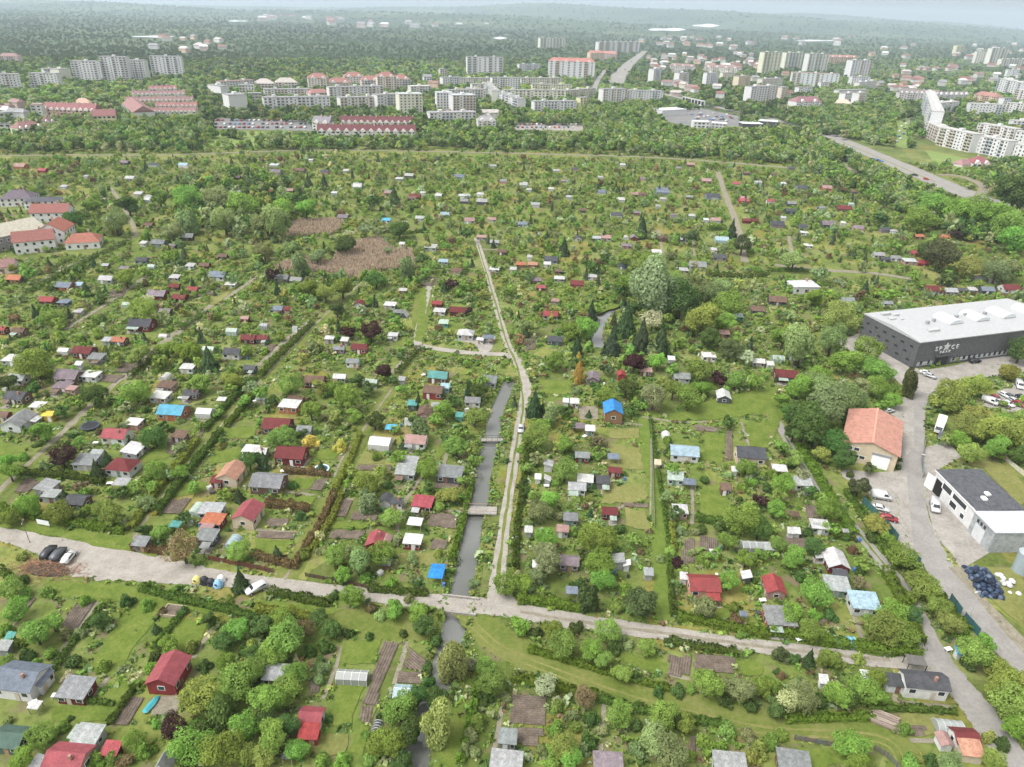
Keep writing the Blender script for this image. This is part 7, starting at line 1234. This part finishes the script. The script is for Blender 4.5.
# ------------------------------------------------------------------ vegetation masses
LO = {'r': [crown_round(s, 120, 7, .30) for s in (101, 102, 103, 104, 105)], 'w': [crown_willow(s, 130, .26) for s in (111, 112)], 'c': [crown_cone(s, 90, .34) for s in (121, 122)], 'x': [crown_round(s, 46, 5, .48) for s in (131, 132, 133, 134)], 'tuft': [crown_low(s, 20, .6) for s in (141, 142, 143)], 'm': [crown_round(s, 200, 9, .23) for s in (151, 152, 153, 154)]}
def mass(name, items, label, matname='leafstuff'):
    """items: (proto key, x, y, z, sx, sz, colour)"""
    Vs = []; Cs = []; Ts = []; by = {}
    for it in items: by.setdefault(it[0], []).append(it[1:])
    for key, L_ in by.items():
        A = np.array([[*q[:5], *q[5]] for q in L_]); which = RNG.integers(0, len(LO[key]), len(A))
        for w_, (q, t_) in enumerate(LO[key]):
            S = A[which == w_]
            if not len(S): continue
            yaw = RNG.random(len(S))*6.283; c, s = np.cos(yaw), np.sin(yaw); P = q.reshape(-1, 3)
            X_ = (P[None, :, 0]*c[:, None]-P[None, :, 1]*s[:, None])*S[:, 3:4]+S[:, 0:1]; Y_ = (P[None, :, 0]*s[:, None]+P[None, :, 1]*c[:, None])*S[:, 3:4]+S[:, 1:2]; Z_ = P[None, :, 2]*S[:, 4:5]+S[:, 2:3]
            Vs.append(np.stack([X_, Y_, Z_], -1).reshape(-1, 3)); tt = np.repeat(np.clip(t_, .4, 1.7), 4)
            Ts.append(np.broadcast_to(tt[None, :, None], (len(S), len(tt), 1)).reshape(-1, 1)); Cs.append(np.broadcast_to(S[:, None, 5:8], (len(S), len(tt), 3)).reshape(-1, 3))
    V = np.concatenate(Vs); me = bulk_mesh(name, V, np.arange(len(V)).reshape(-1, 4)); o_ = np.ones((len(V), 1))
    a = me.attributes.new('tint', 'FLOAT_COLOR', 'POINT'); tt = np.concatenate(Ts); a.data.foreach_set('color', np.concatenate([tt, tt, tt, o_], 1).astype(np.float32).ravel())
    a = me.attributes.new('leafcol', 'FLOAT_COLOR', 'POINT'); a.data.foreach_set('color', np.concatenate([np.concatenate(Cs), o_], 1).astype(np.float32).ravel())
    me.materials.append(M[matname]); o = bpy.data.objects.new(name, me); C.objects.link(o); structure(o, label, 'stuff'); print(name, len(items), len(V)//4); return o
def fcol(code):
    c = np.array(FOL[code][0])*random.uniform(.78, 1.22); c[0] *= random.uniform(.85, 1.2); return tuple(c)
def in_poly(x, y, q):
    r_ = False
    for i in range(len(q)):
        (xa, ya), (xb, yb) = q[i], q[(i+1) % len(q)]
        if (ya > y) != (yb > y) and x < (xb-xa)*(y-ya)/(yb-ya)+xa: r_ = not r_
    return r_
REEDS = [[tp('B2', *q) for q in ((100, 180), (150, 160), (330, 152), (345, 185), (280, 212), (120, 216))], [tp('B2', *q) for q in ((70, 330), (200, 300), (290, 320), (330, 250), (470, 222), (530, 270), (600, 270), (610, 340), (440, 350), (400, 385), (230, 352), (80, 352))]]
WOODS = [[(0, 118), (200, 120), (215, 134), (200, 152), (0, 154)], [(255, 132), (300, 128), (340, 140), (420, 140), (500, 122), (512, 130), (520, 150), (260, 150)], [(512, 132), (580, 112), (660, 104), (700, 126), (800, 122), (830, 136), (860, 160), (800, 166), (720, 160), (640, 155), (520, 150)],
         [(825, 140), (850, 160), (900, 185), (960, 205), (1024, 215), (1024, 250), (960, 245), (900, 215), (840, 190), (800, 168)], [(985, 165), (1024, 165), (1024, 215), (985, 205)], [(183, 180), (255, 176), (300, 190), (290, 225), (240, 240), (190, 225)], [(840, 80), (900, 104), (912, 150), (870, 145), (830, 128), (790, 110)]]
items = list(EXTRA); random.seed(13); n_try = 0
while len(items) < 13000 and n_try < 180000:
    n_try += 1; yy = math.sqrt(random.uniform(150**2, 660**2)); xx = random.uniform(-.82, .82)*yy
    px, py, _ = proj(xx, yy)
    if not (-20 < px < 1044 and 140 < py < 470): continue
    if any(in_poly(px, py, q) for q in WOODS): continue
    if py > 372 and random.random() < .5: continue
    if any(in_poly(px, py, q) for q in REEDS) and random.random() < .93: continue
    r = min(3.4, .8+random.expovariate(1/.66))
    if py > 372: r = min(r, 1.9)
    rp = r/mpp(px, py); zc = r*.75+.15; cx, cy, _ = proj(xx, yy, zc)
    if clear_frac(cx, cy, rp*.8, py) > .1: continue
    if r < 2 and math.sin(xx*.22+yy*.012)*math.sin(yy*.13+xx*.02) > .6 and random.random() < .6: continue
    code = random.choice('bbbbbybybyooyorwbdb'); key = 'w' if code in 'oO' and r > 2.4 else 'r'
    if random.random() < .03: items.append(('c', xx, yy, 0.2, min(r, 1.9), min(r, 1.9)*3.0, fcol('C'))); continue
    items.append((key, xx, yy, zc, r, r*random.uniform(.8, 1.05), fcol(code)))
mass('far_garden_trees', items, 'mass of green trees and bushes filling the gardens towards the town')
items = []; random.seed(17)
for q in WOODS:
    G_ = [at(*a) for a in q]; x0, x1, y0, y1 = min(g.x for g in G_), max(g.x for g in G_), min(g.y for g in G_), max(g.y for g in G_); gp = [(g.x, g.y) for g in G_]
    for k in range(int((x1-x0)*(y1-y0)/21)):
        xx, yy = random.uniform(x0, x1), random.uniform(y0, y1)
        if not in_poly(xx, yy, gp): continue
        px, py, _ = proj(xx, yy); r = random.uniform(2.6, 5.0); zc = r*random.uniform(.9, 1.5); cx, cy, _ = proj(xx, yy, zc)
        if clear_frac(cx, cy, r*.6/mpp(px, py), py) > .1: continue
        code = random.choice('bbdddooyObbd'); items.append(('w' if code in 'oO' and random.random() < .5 else 'r', xx, yy, zc, r, r*random.uniform(.85, 1.1), fcol(code)))
mass('tree_belt', items, 'dense belt of trees between the gardens and the town')
items = []; random.seed(14); n_try = 0
while len(items) < 21000 and n_try < 200000:
    n_try += 1; px, py = random.uniform(-30, 1054), 9+131*random.random()**1.1
    g = at(px, py)
    if g.y > 13000: continue
    m_ = mpp(px, py)
    if m_ > 70 or m_ < 0 or any(in_poly(px, py, q) for q in WOODS): continue
    r = random.uniform(3.2, 6.4) if py > 62 else min(45, max(5.0, m_*random.uniform(1.0, 2.0)))
    rp = r/m_; far = py < 60; zc = r*.9 if not far else min(r*.35, 6); zc += float(hill(np.array(g.x), np.array(g.y))) if g.y > 4400 else 0; cx, cy, _ = proj(g.x, g.y, zc)
    if clear_frac(cx, cy, max(.9, rp*.7), py+.3) > .22: continue
    if py > 112 and random.random() < .35: continue
    code = random.choice('ddddboddOb') if far else random.choice('bbdddooyObd')
    lf = 1+.28*math.sin(g.x/170+1.3*math.sin(g.y/260))*math.sin(g.y/310+math.sin(g.x/400))
    items.append(('r' if far or rp >= 4 else 'x', g.x, g.y, zc, r, r*(.9 if not far else min(.9, 9/r)), tuple(v*lf*(1.0 if far else (.8+.2*min(1, (py-60)/30))) for v in (fcol(code) if not far else [a*(1+random.uniform(-.1, .1)) for a in (.112, .157, .076)]))))
mass('distant_woods', items, 'woods and tree belts around the town and out to the hills')
items = []; random.seed(15); n_try = 0
SOFT = (PROT >= 2000)
while len(items) < 46000 and n_try < 360000:
    n_try += 1; yy = math.sqrt(random.uniform(66**2, 330**2)); xx = random.uniform(-.86, .86)*yy; px, py, _ = proj(xx, yy)
    if not (0 <= px < W and 0 <= py < H) or PROT[int(py), int(px)] > -5: continue
    if math.sin(xx*.35+1.3*math.sin(yy*.11))+math.sin(yy*.31+math.sin(xx*.2)) < -1.0: continue
    r = min(1.4, .22+random.expovariate(3.1)); c = fcol(random.choice('bbdyboowrbd')); items.append(('tuft', xx, yy, -.02, r, r*random.uniform(.7, 1.3), c))
LINES['canal'] = [np.array([[s[0], s[1], s[2]+1.5] for s in CANAL])]*2+[np.array([[s[0], s[1], s[2]+3.0] for s in CANAL])]*2
for nm in ('canal', 'dirt_road', 'street', 'grass_track', 'garden_path'):
    for S in LINES.get(nm, []):
        for a_, b_ in zip(S[:-1], S[1:]):
            d = (b_-a_)[:2]; l_ = np.linalg.norm(d)
            if a_[1] > 330 or l_ < 1e-6: continue
            n2 = np.array([-d[1], d[0]])/l_
            for k in range(int(l_*(1.6 if nm != 'garden_path' else .8))):
                t_ = random.random(); sgn = random.choice((-1, 1)); q = a_[:2]+d*t_+n2*sgn*(a_[2]/2+random.gauss(.12, .22)); r = random.uniform(.15, .42)*(1.5 if nm == 'canal' else 1); items.append(('tuft', q[0], q[1], 0, r, r*random.uniform(.5, 1.1), fcol(random.choice('bbyoyd'))))
for k in range(26000):
    yy = math.sqrt(random.uniform(66**2, 260**2)); xx = random.uniform(-.86, .86)*yy; px, py, _ = proj(xx, yy)
    if not (0 <= px < W and 0 <= py < H) or random.random() < .55: continue
    hit = any(in_poly(px, py, q) for q in LAWNQ)
    if any(in_poly(px, py, q) for q in BEDQ): items.append(('tuft', xx, yy, .04, random.uniform(.12, .28), random.uniform(.1, .3), fcol(random.choice('bbyod')))); continue
    if hit: r = random.uniform(.12, .3); items.append(('tuft', xx, yy, 0, r, r*.7, fcol(random.choice('bbyoyb'))))
mass('undergrowth', items, 'low weeds and garden plants between the plots')
# reeds
V_ = []; 
for q in REEDS:
    x0, x1, y0, y1 = min(a for a, b_ in q), max(a for a, b_ in q), min(b_ for a, b_ in q), max(b_ for a, b_ in q); k = 0
    while k < (17000 if q is REEDS[1] else 7000):
        px, py = random.uniform(x0, x1), random.uniform(y0, y1)
        if in_poly(px, py, q): g = at(px, py); V_.append((g.x, g.y)); k += 1
G = np.array(V_); n_ = len(G); hgt = 1.2+1.1*RNG.random(n_); a = RNG.random(n_)*3.14; w_ = .1+.14*RNG.random(n_); lean = RNG.normal(size=(n_, 2))*.35
u_ = np.stack([np.cos(a)*w_, np.sin(a)*w_, 0*a], 1); b0 = np.concatenate([G, np.zeros((n_, 1))], 1); t0 = b0+np.concatenate([lean, hgt[:, None]], 1)
Q = np.stack([b0-u_, b0+u_, t0+u_*.6, t0-u_*.6], 1); me = bulk_mesh('reeds', Q.reshape(-1, 3), np.arange(n_*4).reshape(-1, 4)); cl = np.array([.50, .395, .33])*(.75+.5*RNG.random((n_, 1))); gr = RNG.random(n_) < .1; cl[gr] = (.12, .15, .04)
a = me.attributes.new('leafcol', 'FLOAT_COLOR', 'POINT'); a.data.foreach_set('color', np.repeat(np.concatenate([cl, np.ones((n_, 1))], 1), 4, 0).astype(np.float32).ravel()); a = me.attributes.new('tint', 'FLOAT_COLOR', 'POINT'); a.data.foreach_set('color', np.ones(n_*16, np.float32))
me.materials.append(M['leafstuff']); o = bpy.data.objects.new('reeds', me); C.objects.link(o); structure(o, 'dry pinkish brown reed beds among the bushes', 'stuff')
for q in REEDS: patch('reed_marsh', q, 'concrete', 'bare brown marsh ground under the reeds', protect=False)
# ------------------------------------------------------------------ air, light, camera
hz = obj('haze', MB().box(-17500, 17500, -700, 18800, -3, 420)); 
m = bpy.data.materials.new('haze'); m.use_nodes = True; nt = m.node_tree; nt.nodes.clear(); v = nt.nodes.new('ShaderNodeVolumePrincipled'); v.inputs['Color'].default_value = (.74, .86, 1, 1); v.inputs['Density'].default_value = HAZE = .85e-4; v.inputs['Anisotropy'].default_value = .2
oo = nt.nodes.new('ShaderNodeOutputMaterial'); nt.links.new(v.outputs[0], oo.inputs['Volume']); hz.data.materials.append(m); structure(hz, 'pale bluish haze filling the air over the plain', 'stuff')
try: m.cycles.homogeneous_volume = True
except Exception: pass
sc = bpy.context.scene
w = bpy.data.worlds.new('World'); sc.world = w; w.use_nodes = True; nt = w.node_tree; nt.nodes.clear()
SUN_EL, SUN_AZ = rad(58), rad(-115)              # azimuth clockwise from +Y (away from the viewer)
sky = nt.nodes.new('ShaderNodeTexSky'); sky.sky_type = 'NISHITA'; sky.sun_disc = False; sky.sun_elevation = SUN_EL; sky.sun_rotation = SUN_AZ; sky.altitude = 100; sky.dust_density = 4; sky.air_density = 1.0; sky.ozone_density = 1
hs = nt.nodes.new('ShaderNodeHueSaturation'); hs.inputs['Saturation'].default_value = .04; nt.links.new(sky.outputs[0], hs.inputs['Color'])
bg = nt.nodes.new('ShaderNodeBackground'); bg.inputs['Strength'].default_value = .15; nt.links.new(hs.outputs[0], bg.inputs[0]); oo = nt.nodes.new('ShaderNodeOutputWorld'); nt.links.new(bg.outputs[0], oo.inputs[0])
ld = bpy.data.lights.new('sun', 'SUN'); ld.energy = 1.1; ld.angle = rad(28); ld.color = (1, .96, .9); lo = bpy.data.objects.new('sun', ld); C.objects.link(lo)
dirv = Vector((math.sin(SUN_AZ)*math.cos(SUN_EL), math.cos(SUN_AZ)*math.cos(SUN_EL), math.sin(SUN_EL))); lo.rotation_euler = dirv.to_track_quat('Z', 'Y').to_euler(); lo.location = (0, 0, 300)
cd = bpy.data.cameras.new('camera'); cam = bpy.data.objects.new('camera', cd); C.objects.link(cam); cd.sensor_width = 36; cd.lens = 36*FOC/1024; cd.clip_start = 1; cd.clip_end = 60000
cam.matrix_world = Matrix(((_R[0], _U[0], -_F[0], 0), (_R[1], _U[1], -_F[1], 0), (_R[2], _U[2], -_F[2], CAMZ), (0, 0, 0, 1))); sc.camera = cam
sc.view_settings.view_transform = 'Standard'; sc.view_settings.look = 'None'; sc.view_settings.exposure = 1.14; sc.view_settings.gamma = 1
sc.render.engine = 'CYCLES'; sc.cycles.volume_bounces = 1; sc.cycles.max_bounces = 6; sc.cycles.diffuse_bounces = 3; sc.cycles.transparent_max_bounces = 8; sc.cycles.use_denoising = True
# ------------------------------------------------------------------ labels that single each thing out
LM = [(48, 570, 'the orange brush heap'), (58, 555, 'the three parked cars'), (182, 550, 'the yellow brown willow'), (61, 455, 'the big purple tree'), (173, 411, 'the sky blue roofed cabin'), (122, 464, 'the maroon hipped house'), (117, 434, 'the pink roofed cabin'),
      (231, 473, 'the salmon roofed cabin'), (248, 513, 'the cream pink roofed house'), (268, 481, 'the grey green roofed cabin'), (291, 453, 'the maroon terrace cabin'), (322, 468, 'the paddling pool'), (333, 445, 'the yellow flowering bushes'), (90, 425, 'the trampoline'), (232, 536, 'the turquoise polytunnel'),
      (255, 588, 'the white roof-rail car'), (240, 578, 'the roadside dark conifer'), (169, 672, 'the red barn'), (38, 680, 'the left edge slate house'), (76, 687, 'the striped roof shed'), (11, 735, 'the dark green roof'), (172, 727, 'the lower purple tree'), (163, 755, 'the white steep tent'), (173, 611, 'the raised bed frame'),
      (311, 716, 'the red lean-to cabin'), (352, 673, 'the long greenhouse'), (380, 675, 'the big brown bed'), (451, 660, 'the upper canal willow'), (437, 722, 'the lower canal willow'), (437, 572, 'the blue roofed canopy'), (480, 511, 'the broad footbridge'), (492, 440, 'the narrow footbridge'), (460, 606, 'the road bridge'),
      (423, 500, 'the pinkish red canal shed'), (450, 470, 'the wide grey canal shed'), (406, 466, 'the stepped grey roofs'), (376, 538, 'the red pink-walled cabin'), (521, 430, 'the car on the canal road'), (535, 403, 'the blackish roadside conifer'), (579, 378, 'the golden orange conifer'), (612, 412, 'the bright blue roofed cabin'),
      (684, 452, 'the pale roofed workshop'), (750, 453, 'the slate roofed cream house'), (724, 396, 'the open white shelter'), (644, 600, 'the big brownish round tree'), (609, 509, 'the maroon shed'), (615, 468, 'the small red lawn shed'), (577, 484, 'the white walled grey cabin'), (570, 559, 'the mauve gabled cabin'), (689, 480, 'the patterned tarp'),
      (757, 543, 'the long silver greenhouse'), (703, 582, 'the red roofed peach cabin'), (775, 585, 'the pink-walled red roof'), (836, 558, 'the white and maroon cabin'), (864, 602, 'the two-tone blue roof'), (847, 635, 'the pale green polytunnel'), (779, 618, 'the striped orange shed'), (922, 683, 'the white bungalow'), (964, 735, 'the maroon cabin cluster'), (914, 665, 'the pavilion frame'), (884, 717, 'the plank pile'),
      (808, 740, 'the grey slat fence'), (697, 667, 'the dark twin beds'), (525, 700, 'the square soil beds'), (608, 762, 'the mauve flat roof'), (872, 440, 'the orange roofed workshop'), (881, 497, 'the white minibus'), (975, 490, 'the white garage'), (940, 427, 'the box truck'), (983, 582, 'the dark blue bales'), (1010, 398, 'the packed car lot'), (900, 560, 'the green screen fence'), (970, 345, 'the big hall'), (910, 375, 'the hall corner tree'),
      (655, 290, 'the big silvery willow'), (602, 325, 'the stream bend'), (703, 318, 'the yellowish willow'), (344, 243, 'the round marsh tree'), (365, 262, 'the large reed bed'), (312, 228, 'the small reed bed'), (466, 333, 'the white tents'), (442, 371, 'the teal roofed cabin'), (404, 347, 'the left dirt bend'), (478, 243, 'the upper end of the canal road'), (742, 262, 'the lower end of the far lane'), (720, 175, 'the upper end of the far lane'),
      (803, 283, 'the white flat house'), (915, 258, 'the bright red far cabins'), (935, 288, 'the maroon white cabin'), (843, 312, 'the yellow tree by the hall'), (45, 225, 'the white red roofed houses'), (18, 195, 'the mauve edge house'), (222, 273, 'the slate white cabin'), (142, 323, 'the dark maroon long cabin'), (160, 294, 'the wide mauve cabin'), (84, 350, 'the hipped red far cabin'), (48, 297, 'the red shed by the lane'), (136, 235, 'the bend of the upper left lane'), (370, 315, 'the red white gable cabin'), (270, 305, 'the row of grey cabins'), (445, 305, 'the long maroon cabin'),
      (620, 205, 'the mauve mid cabin'), (662, 193, 'the big slate cabin'), (560, 280, 'the brown white cabin'), (540, 312, 'the red roofed meadow cabin'), (555, 338, 'the dark stream cabin'), (690, 265, 'the grey pale hall cabin'), (844, 207, 'the long red far cabin'), (960, 230, 'the purple tree by the wood'), (800, 240, 'the left dirt lane end'), (500, 200, 'the middle of the upper gardens'), (420, 190, 'the upper dark conifer'), (320, 175, 'the three conifers by the path'), (200, 180, 'the upper left bushes'), (120, 170, 'the left end of the far path'), (830, 180, 'the dual road foot'), (900, 170, 'the dual road'),
      (118, 72, 'the tallest white slab'), (165, 103, 'the pink roofed terraces'), (80, 112, 'the long red roof'), (263, 125, 'the left car park'), (300, 105, 'the long white block'), (360, 85, 'the tall red roofs'), (370, 130, 'the dark red townhouses'), (411, 106, 'the pale yellow tower'), (465, 106, 'the twin white towers'), (485, 67, 'the lone white block'), (530, 97, 'the long cream block'), (572, 68, 'the red roofed public building'), (628, 68, 'the wide town road'), (632, 98, 'the wide white block'), (550, 126, 'the right car park'), (710, 80, 'the three block ends'), (715, 118, 'the station forecourt'), (793, 62, 'the cream towers'), (859, 70, 'the white tower'), (808, 103, 'the dark red villa'), (903, 132, 'the estate car park'), (970, 145, 'the curved estate'), (917, 97, 'the steep gabled row'), (990, 57, 'the far cream cluster'), (680, 28, 'the far lakes'), (420, 20, 'the far central suburb'), (300, 17, 'the far left suburb'), (180, 45, 'the far left clearing'), (820, 42, 'the far white sheds'), (690, 60, 'the far red roofs'), (960, 75, 'the right far roofs'), (900, 50, 'the far right grove')]
ORD = ['nearest', 'second nearest', 'third nearest', 'fourth nearest', 'fifth nearest', 'sixth nearest', 'seventh nearest', 'eighth nearest', 'ninth nearest', 'tenth nearest']
LMA = np.array([(a, b_) for a, b_, c in LM]); buckets = {}
for o, desc, px, py in PENDING:
    d = np.hypot(LMA[:, 0]-px, (LMA[:, 1]-py)*1.5); k = int(d.argsort()[0])
    if d[k] < 3.5: k = int(d.argsort()[1])
    dx, dy = px-LMA[k, 0], (py-LMA[k, 1])*1.3
    rel = ('right of' if dx > 0 else 'left of') if abs(dx) > abs(dy) else ('in front of' if dy > 0 else 'behind')
    buckets.setdefault((desc, rel, k), []).append((float(d[k]), o))
for (desc, rel, k), L_ in buckets.items():
    nw_ = len((desc+' '+rel+' '+LM[k][2]).split())
    if nw_ > 13: desc = desc.replace('garden house', 'house').replace(' roofed', '-roofed')
    L_.sort(key=lambda q: q[0]); desc = desc.replace(' coloured', '')
    if len((desc+' '+rel+' '+LM[k][2]).split()) > 14: desc = desc.replace('hipped garden house', 'hipped house').replace(' gabled cabin', ' cabin').replace(' lean-to shed', ' shed').replace(' flat shed', ' shed')
    for i, (_, o) in enumerate(L_):
        o['label'] = f'{desc} {rel} {LM[k][2]}' if len(L_) == 1 else (f'{ORD[i]} {desc} {rel} {LM[k][2]}' if i < 10 else f'{desc} far {rel} {LM[k][2]}')
print('objects', len(bpy.data.objects))
